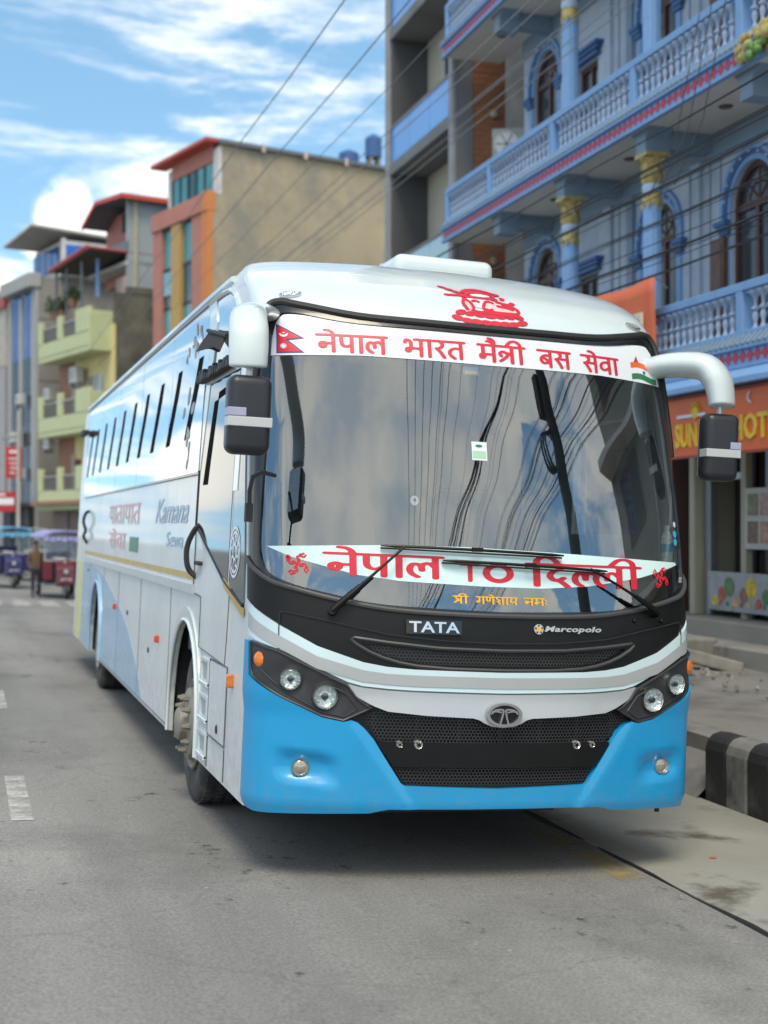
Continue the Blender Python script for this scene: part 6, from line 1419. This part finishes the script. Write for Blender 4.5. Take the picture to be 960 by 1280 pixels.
tank(4.0, 8.8, 15.85, .32, .85, 'tall blue plastic water tank raised on a stand at the right of the tan roof')
tank(4.0, 7.7, 15.2, .38, .75, 'low blue plastic water tank beside the taller one on the tan roof')
# -- green and yellow building
u0 = 8.1; T = thing('green_building', 'lime green and yellow building with stepped balconies and a mossy concrete side wall', 'building', fbase(u0), (0,0,FA))
lime = mat('lime_green_render', (.49,.54,.32), .8, 0, .06, 1, dirt=(.38,.42,.24), dscale=1, dlo=.5, dhi=.85); yell = mat('yellow_render', (.68,.57,.28), .8, 0, .06, 1); moss = mat('mossy_concrete', (.15,.14,.115), .95, 0, .2, .7, bump=.4, bscale=6, dirt=(.07,.068,.055), dscale=.8, dlo=.4, dhi=.65)
terr = mat('terracotta_render', (.30,.15,.10), .8)
B(T,u0,'side_wall', moss, 8.1,8.35,-9,0,0,10.5); B(T,u0,'side_wall', moss, 8.08,8.36,-5.0,-.5,10.5,10.75); B(T,u0,'facade_wall', yell, 8.36,14.0,-.3,0,0,9.3); B(T,u0,'corner_strip', yell, 8.05,8.5,-.02,.06,0,9.3); B(T,u0,'facade_panel', terr, 12.3,14.0,.0,.04,0,9.2); B(T,u0,'back_wall', moss, 8.35,14,-9,-8.8,0,10.4)
for z0 in (8.30,5.30,2.4):
    sl_ = B(T,u0,'balcony_floor', lime, 8.4,14.0,0,.9,z0,z0+.2, bevel=.02)
    B(T,u0,'balcony_wall', lime, 8.4,14.0,.80,.92,z0+.2,z0+.75, bevel=.02); B(T,u0,'balcony_wall', lime, 8.28,8.40,.0,.92,z0,z0+1.5, bevel=.02)
    for a, b in ((8.3,9.75),(11.3,11.75),(13.55,14.0)): B(T,u0,'parapet_block', lime, a,b,.78,.94,z0+.75,z0+1.65, bevel=.02)
    for a, b in ((9.75,11.3),(11.75,13.55)):
        r_ = B(T,u0,'rail_panel', mat('pale_rail%d%d' % (int(z0*10), int(a*10)), (.34,.34,.34), .7), a,b,.84,.88,z0+1.30,z0+1.36)
        for k in range(int((b-a)/.16)): q = MB(); q.box(a-u0+.08+.16*k,a-u0+.11+.16*k,.845,.875,z0+.75,z0+1.30); q.build('rail_bar', tin, r_)
    w = B(T,u0,'window', mat('pale_window%d' % int(z0*10), (.36,.40,.44), .2, .3), 9.3,10.7,.0,.05,z0-1.9,z0-.75); B(T,u0,'window_frame', yell, 9.95,10.05,.05,.08,z0-1.9,z0-.75, parent=w)
    w = B(T,u0,'doorway', mat('magenta_curtain%d' % int(z0*10), (.14,.03,.05), .8), 11.6,12.2,.0,.05,z0-2.5,z0-.9); B(T,u0,'door_frame', MATS['cream_pillar'], 12.2,12.45,.0,.07,z0-2.7,z0-.7, parent=w)
def ac_far(u, y, z, lab, s=1.0):
    p = Vector(fbase(u)); d = Vector((-math.sin(FA)*-1, 0, 0)); n = Vector((math.cos(FA+math.pi/2), math.sin(FA+math.pi/2), 0))
    t = thing('air_conditioner', lab, 'air conditioner', (p.x+n.x*y, p.y+n.y*y, z), (0,0,FA+math.pi)); acunit(t, s); return t
ac_far(11.2, .35, 7.35, 'white air conditioner under the top lime green balcony', 1.1)
for i, (z, lab) in enumerate(((6.9,'uppermost white air conditioner at the seam of green building and grey tower'),(4.9,'middle white air conditioner at the seam of green building and grey tower'),(9.0-6.2,'lowest white air conditioner at the seam of green building and grey tower'))): ac_far(14.35, .35, z, lab, .9).__setitem__('group', 'air conditioners beside the grey tower')
# terrace awning with red edge
q = MB(); q.v = [(8.3-u0,-9.5,11.85),(8.3-u0,1.0,12.05),(12.3-u0,1.0,11.75),(12.3-u0,-9.5,11.6)]; q.v += [(a,b,c+.10) for a,b,c in q.v]; q.f = [(0,1,2,3),(4,7,6,5),(0,4,5,1),(1,5,6,2),(2,6,7,3),(3,7,4,0)]
aw = q.build('awning', mat('dark_awning_sheet', (.045,.042,.045), .7), T); redm = mat('faded_red_edge', (.36,.07,.07), .6)
q = MB(); q.tube([(8.25-u0,1.02,12.1),(12.35-u0,1.02,11.8)], .10, 6); q.tube([(8.25-u0,1.0,12.1),(8.25-u0,-9.6,11.9)], .06, 6); q.build('awning_edge', redm, aw)
q = MB(); q.box(8.4-u0,13.0-u0,-6.0,-5.9,10.4,11.7); q.build('terrace_back_wall', mat('terrace_dark_wall', (.10,.10,.11), .9), T)
for uu in (9.4,11.0,12.2): q = MB(); q.tube([(uu-u0,.8,9.9),(uu-u0,.8,11.75)], .05, 6); q.build('awning_post', tin, T)
q = MB(); q.box(8.9-u0,9.0-u0,.3,.40,10.4,11.85); q.build('blue_pipe', blue_trim, T)
q = MB(); q.box(8.35-u0,9.3-u0,-1.4,-.5,10.5,11.2); q.build('planter_box', mat('pink_grey_box', (.40,.30,.29), .8), T, bevel=.03)
leaf = mat('potted_leaf', (.045,.085,.025), .7, 0, .3, 8)
def bush(T, x, y, z, r, n=120, name='potted_plant', label=None):
    q = MB()
    for k in range(n):
        d = Vector((random.gauss(0,1), random.gauss(0,1), random.gauss(0,1))).normalized()*r*random.uniform(.3,1); c = Vector((x, y, z))+d
        a = Vector((random.uniform(-1,1), random.uniform(-1,1), random.uniform(-1,1))).normalized()*.09; b = a.cross(Vector((random.random(), random.random(), random.random()))).normalized()*.05
        q.quad(tuple(c-a), tuple(c+b), tuple(c+a), tuple(c-b))
    o = q.build('foliage', leaf, T); q = MB(); q.lathe([(.001,-r*.6-.3),(.12,-r*.6-.3),(.17,-r*.6),(.15,-r*.6)], 12, (x,y,z)); q.build('pot', terr, T); return o
for i, (uu, z, r, lab) in enumerate(((13.0,10.55,.42,'bushy potted plant at the left end of the top green balcony'),(12.2,10.5,.35,'yellow-green potted plant in the middle of the top balcony'),(10.9,10.75,.36,'tall potted plant beside the right gap of the top balcony'))):
    P_ = thing('potted_plant', lab, 'plant', tuple(Vector(fbase(uu))+Vector((math.cos(FA+math.pi/2)*.6, math.sin(FA+math.pi/2)*.6, z-.9)))); bush(P_, 0,0,.9-.0,r)
# -- house with red gable behind
u0 = 7.4; T = thing('gabled_house', 'blue-grey penthouse with a red gabled roof and pink brick gable behind the terrace', 'house', tuple(Vector(fbase(u0))), (0,0,FA))
gyb = mat('blue_grey_render', (.30,.35,.38), .8, 0, .05, 1); rr_ = mat('red_metal_roof', (.50,.06,.04), .55, 0, .08, 2)
B(T,u0,'side_wall', gyb, 8.2,8.4,-4.6,-.55,10.4,14.1); B(T,u0,'front_wall', salmon, 8.4,12.0,-1.5,-1.2,11.2,14.0); B(T,u0,'back_wall', gyb, 8.4,12,-4.8,-4.6,10.4,13.6); B(T,u0,'downpipe', cream, 8.12,8.2,-.9,-.78,10.4,14.0)
B(T,u0,'attic_window', house_glass, 9.4,10.2,-1.2,-1.14,13.2,13.9); B(T,u0,'terrace_rail', tin, 8.2,12.0,-.6,-.52,12.1,12.5); B(T,u0,'balcony_slab', MATS['pale_corner_trim'], 8.2,12.2,-1.5,-.5,11.6,11.75)
q = MB(); pr_ = [(7.9-u0,14.12),(10.5-u0,14.32),(11.9-u0,13.62),(11.9-u0,13.54),(10.5-u0,14.23),(7.9-u0,14.02)]; q.prism(pr_, 1, -5.2, -.2); q.build('roof', tin, T)
q = MB(); pr_ = [(7.85-u0,14.17),(10.5-u0,14.36),(11.95-u0,13.64),(11.95-u0,13.50),(10.5-u0,14.21),(7.85-u0,14.0)]; q.prism(pr_, 1, -.2, -.12); q.box(7.82-u0,7.9-u0,-5.2,-.12,14.0,14.18); q.build('roof_edge', rr_, T)
# -- grey tower with blue window strips
u0 = 16.7; T = thing('grey_tower', 'narrow grey stone-clad tower with tall blue window strips and a glazed top room', 'building', fbase(u0), (0,0,FA))
stone = mat('grey_stone_cladding', (.24,.23,.21), .85, 0, .1, .5, dirt=(.17,.165,.15), dscale=.6, dlo=.45, dhi=.7); stone2 = mat('pale_stone_cladding', (.33,.34,.34), .85, 0, .06, .6); bstrip = mat('deep_blue_window_strip', (.03,.11,.34), .12, .2, .1, .5); bdark = mat('dark_navy_window_strip', (.02,.03,.05), .12, .2, .2, .5)
B(T,u0,'side_wall', stone, 16.7,16.95,-6,-.0,0,12.35); B(T,u0,'facade_wall', stone2, 16.95,20.5,-.25,0,0,12.3)
for j in range(9):
    for k in range(5):
        q = MB(); q.box(16.66-u0,16.70-u0,-1.15*k-1.13,-1.15*k-.02,1.32*j+.02,1.32*j+1.30); q.build('stone_panel', stone, T)
B(T,u0,'pilaster', stone2, 16.68,17.25,-.02,.12,0,11.9); B(T,u0,'pilaster', stone2, 18.5,18.95,-.0,.10,0,11.7); B(T,u0,'pilaster', stone2, 20.0,20.5,-.0,.10,0,11.7)
B(T,u0,'cornice', stone2, 16.6,20.6,-.1,.45,11.9,12.5, bevel=.03)
for a, b in ((17.25,18.5),(18.95,20.0)):
    for j in range(8):
        z0 = 10.3-1.32*j; h = 1.30
        if j == 0: h = 1.55
        w = B(T,u0,'window', bstrip if j < 2 else bdark, a,b,.0,.05,z0,z0+h); B(T,u0,'mullion', tin, (a+b)/2-.02,(a+b)/2+.02,.05,.08,z0,z0+h, parent=w)
pt = B(T,u0,'top_room', MATS['pale_corner_trim'], 16.2,19.9,-4.2,-.9,12.45,12.75)
for k in range(4): B(T,u0,'window', bstrip, 16.75+.8*k,17.45+.8*k,-.92,-.86,12.75,13.75)
for k in range(3): B(T,u0,'side_window', mat('bright_blue_pane%d' % k, (.02,.12,.48), .12, .2), 16.14,16.2,-2.0-1.05*k,-1.02-1.05*k,12.8,13.75)
B(T,u0,'corner_trim', MATS['pale_corner_trim'], 16.12,16.3,-1.0,-.84,12.45,14.0); B(T,u0,'top_wall', MATS['pale_corner_trim'], 16.25,19.9,-4.2,-.95,12.75,13.95)
q = MB(); q.v = [(16.1-u0,.5,14.36),(16.1-u0,-4.8,14.10),(19.9-u0,-4.8,14.0),(19.9-u0,.5,14.04)]; q.v += [(a,b,c+.10) for a,b,c in q.v]; q.f = [(0,3,2,1),(4,5,6,7),(0,1,5,4),(1,2,6,5),(2,3,7,6),(3,0,4,7)]; q.build('roof_canopy', mat('pale_canopy', (.40,.38,.35), .8), T)
for j in range(3): ac_far(18.0+.9*(j % 2), .35, 3.8+1.6*j, ['lowest','middle','highest'][j]+' white air conditioner on the blue window strip of the tower', .8).__setitem__('group', 'air conditioners on the tower')
# -- building at the left picture edge
u0 = 21.0; T = thing('plain_building', 'plain pale grey building with a red roof edge at the left edge of the photo', 'building', fbase(u0), (0,0,FA))
B(T,u0,'side_wall', stone, 21.0,21.2,-6,0,0,9.0); B(T,u0,'facade_wall', mat('pale_grey_render', (.34,.33,.34), .85), 21.2,30,-.3,0,0,9.0); B(T,u0,'upper_wall', mat('cream_grey_render', (.42,.40,.34), .85), 21.0,30,-.35,.02,9.0,11.6); B(T,u0,'roof_edge', redm, 20.9,30.1,-.5,.15,11.6,12.4)
for j in range(4):
    for k in range(4): w = B(T,u0,'window', house_glass, 22.2+2*k,23.2+2*k,.0,.05,1.5+2.5*j,2.8+2.5*j); B(T,u0,'sill', stone2, 22.1+2*k,23.3+2*k,.0,.12,1.4+2.5*j,1.5+2.5*j, parent=w)
# -- street level shops along the bend
shopm = mat('dark_shop_opening', (.02,.021,.024), .6)
for i, (a, b, lab) in enumerate(((8.3,14.0,'brown shop front under the lime green balconies'),(16.8,20.5,'dark open shop at the foot of the grey tower'))):
    t = thing('street_shop', lab, 'shop', fbase(a), (0,0,FA)); q = MB(); q.box(0,b-a,0,.3,0,2.6); q.build('opening', [mat('brown_shop_wall', (.17,.13,.11), .8), shopm][i], t)
    q = MB(); q.box(-.1,b-a+.1,.3,1.2,2.6,2.75); q.build('canopy', [terr, tin][i], t); 
    for k in range(3): q = MB(); q.box(.15+(b-a-.2)/3*k,.15+(b-a-.2)/3*k+.08,.3,.38,0,2.6); q.build('shop_post', tin, t)
def far_sign(u, y, z, w, h, lab, words, m):
    n = Vector((math.cos(FA+math.pi/2), math.sin(FA+math.pi/2), 0)); p = Vector(fbase(u)); t = thing('street_sign', lab, 'sign', (p.x+n.x*y, p.y+n.y*y, z), (0,0,R(-17)))
    q = MB(); q.box(-w/2,w/2,-.06,.06,0,h); q.build('sign_panel', m, t, bevel=.02)
    q = MB()
    for x0, x1, z0, z1 in words: q.box(x0*w,x1*w,-.075,-.06,z0*h,z1*h)
    q.build('sign_print', banner_white, t)
    q = MB(); q.box(-.04,.04,.06,1.0,h*.7,h*.78); q.build('sign_arm', tin, t); return t
redsign = mat('red_signboard', (.42,.02,.03), .5, 0, .1, 2)
far_sign(15.9, 1.3, 3.75, .66, 1.30, 'tall red hanging sign with faint pale marks on the grey tower', [(-.25,.25,.80,.88),(-.3,.3,.60,.64),(-.25,.2,.45,.49),(-.2,.3,.3,.34),(-.25,.1,.15,.19)], redsign)
far_sign(16.3, 1.6, 2.35, 1.0, .85, 'wide red and white sign board below the tall red sign', [(-.45,.45,.35,.68),(-.2,.1,.8,.9)], redsign)
far_sign(19.3, 1.9, 1.75, .45, .40, 'small yellow sign board left of the lamp pole', [(-.3,.3,.4,.5)], mat('yellow_green_board', (.42,.44,.10), .6))
PL = thing('street_pole', 'slim pale street pole in front of the grey tower', 'pole', (-.93,39.98,0)); q = MB(); q.tube([(0,0,0),(0,0,5.5)], [.075,.05], 10); q.build('pole_shaft', mat('pale_pole', (.38,.37,.35), .7), PL, smooth=True)
q = MB(); q.tube([(0,0,4.7),(-.5,-.1,4.6)], .04, 6); q.build('pole_arm', tin, PL)

# ================================================================== ELECTRIC RICKSHAWS AND PEOPLE
def wheel_small(parent, x, y, r=.22):
    q = MB(); q.lathe([(r*.6,-.05),(r*.95,-.055),(r,-.03),(r,.03),(r*.95,.055),(r*.6,.05)], 20, axis='x'); w = q.build('wheel', tyre_mat, parent, smooth=True, loc=(x,y,r)); q = MB(); q.lathe([(.001,-.04),(r*.6,-.045),(r*.6,.045),(.001,.04)], 14, axis='x'); q.build('rim', silver, w); return w
def rickshaw(loc, rz, lab, top_m, body_m, sc=1.0):
    t = thing('electric_rickshaw', lab, 'rickshaw', loc, (0,0,rz), 'electric rickshaws at the crossing'); t.scale = (sc,)*3
    q = MB()
    for k in range(9):
        x0 = -.52+1.04*k/8; x1 = x0+.13
    pr_ = [(-.54,1.50),(-.50,1.60),(-.3,1.66),(0,1.68),(.3,1.66),(.50,1.60),(.54,1.50),(.50,1.50),(.47,1.56),(.28,1.62),(0,1.64),(-.28,1.62),(-.47,1.56),(-.50,1.50)]
    q.prism(pr_, 1, -.75, 1.35); q.build('canopy', top_m, t, bevel=.01)
    q = MB()
    for k in range(7): q.box(-.50+.143*k,-.38+.143*k,-.78,-.74,1.42-.03*(k % 2),1.52)
    q.build('canopy_fringe', top_m, t)
    for x in (-.48,.48):
        for y in (-.62,.2,1.25): q = MB(); q.tube([(x,y,.45),(x*1.0,y+.02,1.58)], .018, 6); q.build('canopy_post', steel, t)
    q = MB(); q.quad((-.45,-.66,.95),(.45,-.66,.95),(.43,-.60,1.50),(-.43,-.60,1.50)); q.build('windscreen', clear_glass, t)
    q = MB(); q.tube([(-.47,-.67,.93),(.47,-.67,.93),(.45,-.60,1.52),(-.45,-.60,1.52),(-.47,-.67,.93)], .02, 6); q.build('windscreen_frame', steel, t)
    q = MB(); q.prism([(-.95,.35),(-.90,.75),(-.68,.93),(-.60,.93),(-.60,.30),(-.85,.30)], 0, -.22, .22); b = q.build('front_body', body_m, t, bevel=.03)
    for x in (-.40,.40): q = MB(); q.box(x-.12,x+.12,-.68,-.62,.45,.93); q.build('leg_shield', body_m, t, bevel=.02)
    q = MB(); q.lathe([(.001,-.03),(.05,-.02),(.06,.0),(.05,.06)], 16, (0,-.95,.66), 'y'); q.build('headlight', silver, t, smooth=True)
    q = MB(); q.box(-.13,.13,-.955,-.93,.44,.50); q.build('number_plate', band_grey, t)
    q = MB(); q.box(-.48,.48,-.6,1.30,.30,.36); q.build('floor', steel, t); q = MB(); q.box(-.47,.47,.75,1.28,.36,.66); s_ = q.build('bench_seat', body_m, t, bevel=.03); q = MB(); q.box(-.47,.47,1.22,1.32,.66,1.12); q.build('backrest', body_m, s_, bevel=.03)
    q = MB(); q.box(-.35,.35,-.05,.25,.36,.62); q.build('driver_seat', rubber, t, bevel=.03)
    for x in (-.48,.48): q = MB(); q.box(x-.015,x+.015,.3,1.3,.36,.85); q.build('side_panel', body_m, t, bevel=.01)
    q = MB(); q.prism([(-1.10,.40),(-.90,.50),(-.72,.42),(-.72,.38),(-.90,.46),(-1.10,.36)], 0, -.07, .07); q.build('mudguard', body_m, t)
    q = MB(); q.tube([(0,-.90,.22),(0,-.72,.95)], .03, 8); q.tube([(-.3,-.62,1.0),(0,-.72,.97),(.3,-.62,1.0)], .015, 6); q.build('handlebar', steel, t)
    wheel_small(t, 0, -.90); wheel_small(t, -.42, .95); wheel_small(t, .42, .95)
    return t
sky_top = mat('sky_blue_canopy', (.12,.38,.62), .6); lav_top = mat('lavender_canopy', (.30,.31,.58), .6); gry_top = mat('grey_canopy', (.33,.35,.36), .7)
navyb = mat('navy_rickshaw_body', (.03,.03,.12), .4, coat=.5); redb = mat('dark_red_rickshaw_body', (.12,.015,.025), .4, coat=.5); greyb = mat('grey_rickshaw_body', (.10,.11,.14), .4, coat=.5)
rickshaw((-1.42,34.0,.10), R(8), 'electric rickshaw with a sky-blue canopy at the left edge of the photo', sky_top, navyb)
rickshaw((-.45,40.0,.04), R(-4), 'grey-topped electric rickshaw farthest back between the other two', gry_top, greyb)
rickshaw((-.30,29.2,.02), R(5), 'dark red electric rickshaw with a lavender canopy beside the rear of the bus', lav_top, redb)
# person standing beside the dark red rickshaw: one skinned body
def person(loc, rz, lab, shirt, trouser, skin, sc=1.0):
    t = thing('person', lab, 'person', loc, (0,0,rz)); t.scale = (sc,)*3
    J = [((0,0,.92),.13),((0,0,1.12),.125),((0,.01,1.32),.15),((0,.0,1.46),.07),((0,0,1.52),.055),((0,-.01,1.60),.085),((0,-.01,1.70),.08),
         ((-.17,.01,1.38),.062),((-.23,.02,1.12),.045),((-.20,-.14,.94),.036),((-.19,-.20,.88),.035),
         ((.17,.01,1.38),.062),((.24,.03,1.12),.045),((.24,-.03,.88),.036),((.24,-.05,.80),.035),
         ((-.09,0,.80),.095),((-.10,-.02,.48),.065),((-.10,.02,.10),.042),((-.10,-.12,.04),.038),
         ((.09,0,.80),.095),((.11,.02,.48),.065),((.12,.05,.10),.042),((.13,-.08,.04),.038)]
    E_ = [(0,1),(1,2),(2,3),(3,4),(4,5),(5,6),(2,7),(7,8),(8,9),(9,10),(2,11),(11,12),(12,13),(13,14),(0,15),(15,16),(16,17),(17,18),(0,19),(19,20),(20,21),(21,22)]
    me = bpy.data.meshes.new('body'); me.from_pydata([j[0] for j in J], E_, []); o = bpy.data.objects.new('body', me); COL.objects.link(o); o.parent = t
    sk = o.modifiers.new('skin', 'SKIN'); 
    for i, v in enumerate(me.skin_vertices[0].data): v.radius = (J[i][1], J[i][1]*.85); v.use_root = (i == 0)
    o.modifiers.new('sub', 'SUBSURF').render_levels = 2
    m = bpy.data.materials.new('figure'); m.use_nodes = True; nt = m.node_tree; b = nt.nodes['Principled BSDF']; tcn = nt.nodes.new('ShaderNodeTexCoord'); sp = nt.nodes.new('ShaderNodeSeparateXYZ'); nt.links.new(tcn.outputs['Object'], sp.inputs[0])
    r = nt.nodes.new('ShaderNodeValToRGB'); r.color_ramp.interpolation = 'CONSTANT'; e = r.color_ramp.elements; e[0].color = (.03,.02,.02,1); e[0].position = 0
    for p, c in ((.07,trouser),(.90,shirt),(1.47,skin)): n = e.new(min(.999, p/1.8)); n.color = (*c, 1)
    e.remove(e[-1]) if False else None
    mm = nt.nodes.new('ShaderNodeMath'); mm.operation = 'DIVIDE'; mm.inputs[1].default_value = 1.8; nt.links.new(sp.outputs[2], mm.inputs[0]); nt.links.new(mm.outputs[0], r.inputs[0]); e[len(e)-1].color = (*skin, 1); nt.links.new(r.outputs[0], b.inputs['Base Color']); b.inputs['Roughness'].default_value = .8
    me.materials.append(m)
    q = MB(); q.sphere((0,.015,1.70), .095, 12, 8, (.95,1.05,.95)); q.build('hair', rubber, t, smooth=True)
    q = MB(); q.tube([(0,-.095,1.63),(0,-.115,1.60)], .012, 6); q.sphere((-.03,-.088,1.645), .010, 6, 4); q.sphere((.03,-.088,1.645), .010, 6, 4); q.build('face', mat('face_dark%d' % len(MATS), (.10,.05,.03), .7), t)
    return t
person((-.92,28.7,.03), R(10), 'person in a brown shirt and dark trousers standing beside the dark red rickshaw', (.11,.065,.04), (.02,.02,.03), (.20,.11,.07), .80)

# ================================================================== WIRES
wire_b = mat('black_cable', (.012,.012,.013), .6); wire_g = mat('grey_cable', (.22,.23,.25), .6)
def wire(x0, x1, z0, z1, y0, y1, sag, r, m, lab, group, n=24):
    q = MB(); q.tube([(x0+(x1-x0)*k/n+.02*math.sin(k*2.1), y0+(y1-y0)*k/n, z0+(z1-z0)*k/n-4*sag*(k/n)*(1-k/n)) for k in range(n+1)], r, 5)
    return tag(q.build('overhead_cable', m), lab, 'cable', group)
hi = [(1.55,8.0,.009,'highest lone cable crossing the open sky nearest the bus side'),(2.27,8.0,.009,'second lone cable crossing the open sky right of the first'),(2.95,8.0,.006,'third thin cable crossing the clouds beside the grey building')]
for x, z, r, lab in hi: wire(x, x, z, z, -24, 62, .15, r, tin, lab, 'high cables over the street')
for i, (x, z) in enumerate(((3.5,7.9),(3.9,8.1),(4.3,8.0),(4.7,8.3),(5.0,8.2),(5.3,8.6))):
    wire(x, x+.1, z, z, -24, 60, .1, .008, wire_g, 'thin pale cable running past the grey building and upper balconies', 'pale cables before the upper balconies')
for i in range(19):
    x = 3.75+.35*random.random(); z = 4.35+.078*i+random.uniform(-.04,.04)
    wire(x, x+random.uniform(-.15,.15), z+random.uniform(-.1,.1), z+random.uniform(-.15,.1), -16, 33, random.uniform(.05,.28), random.choice((.004,.005,.007)) if i not in (5,13) else .014, wire_b, ({0: 'lowest thin black cable of the sagging bundle before the blue house', 18: 'uppermost thin black cable of the sagging bundle before the blue house'}.get(i, 'thin black cable in the middle of the sagging bundle before the blue house')) if i not in (5,13) else ['lower','upper'][i == 13]+' of the two thick black cables in the bundle before the blue house', 'black cable bundle before the blue house', 30)
# loose drops hanging from the gilded bracket
for i, y in enumerate((6.7,6.45,6.15)):
    q = MB(); q.tube([(4.9,y,7.3),(4.6,y-.05,6.0),(4.3,y,5.3)], .006, 4); tag(q.build('drop_cable', wire_b), 'thin black cable hanging down from the gilded bracket into the bundle', 'cable', 'drop cables by the bracket')
# pole behind the camera that the windscreen mirrors, with its own cables
PO = thing('utility_pole', 'dark utility pole with cable coils beside the road, mirrored in the windscreen', 'pole', (4.0,-3.2,0))
poldark = mat('dark_pole_paint', (.02,.02,.02), .6)
q = MB(); q.tube([(0,0,0),(0,0,8.2)], [.17,.13], 12); q.build('pole_shaft', poldark, PO, smooth=True)
for z in (7.5,6.7): q = MB(); q.box(-.7,.7,-.05,.05,z,z+.1); q.build('cross_arm', poldark, PO)
for k in range(3):
    q = MB(); q.tube([(-.25+.05*k+.26*math.cos(2*math.pi*j/20), -.15+.05*k, 4.9+.28*math.sin(2*math.pi*j/20)) for j in range(21)], .025, 6, cap=False); q.build('cable_coil', wire_b, PO)
q = MB(); q.box(-.2,.2,-.3,-.1,5.6,6.3); q.build('junction_box', poldark, PO, bevel=.02)
for i in range(11):
    wire(4.0-.06*i, -1.0-.35*i+.0*i, 7.7-.09*i, 6.6-.12*(i % 5), -3.2, -32, .9+.08*(i % 4), .016 if i % 3 else .026, wire_b, 'black cable fanning out from the dark utility pole over the road', 'cables fanning from the utility pole', 22)
for i in range(6):
    wire(.2+.22*i, -.4+.25*i, 6.9, 6.4, 6.0, -34, .5+.05*i, .009, wire_b, 'thin black cable crossing the street behind the photographer', 'thin cables behind the photographer', 20)
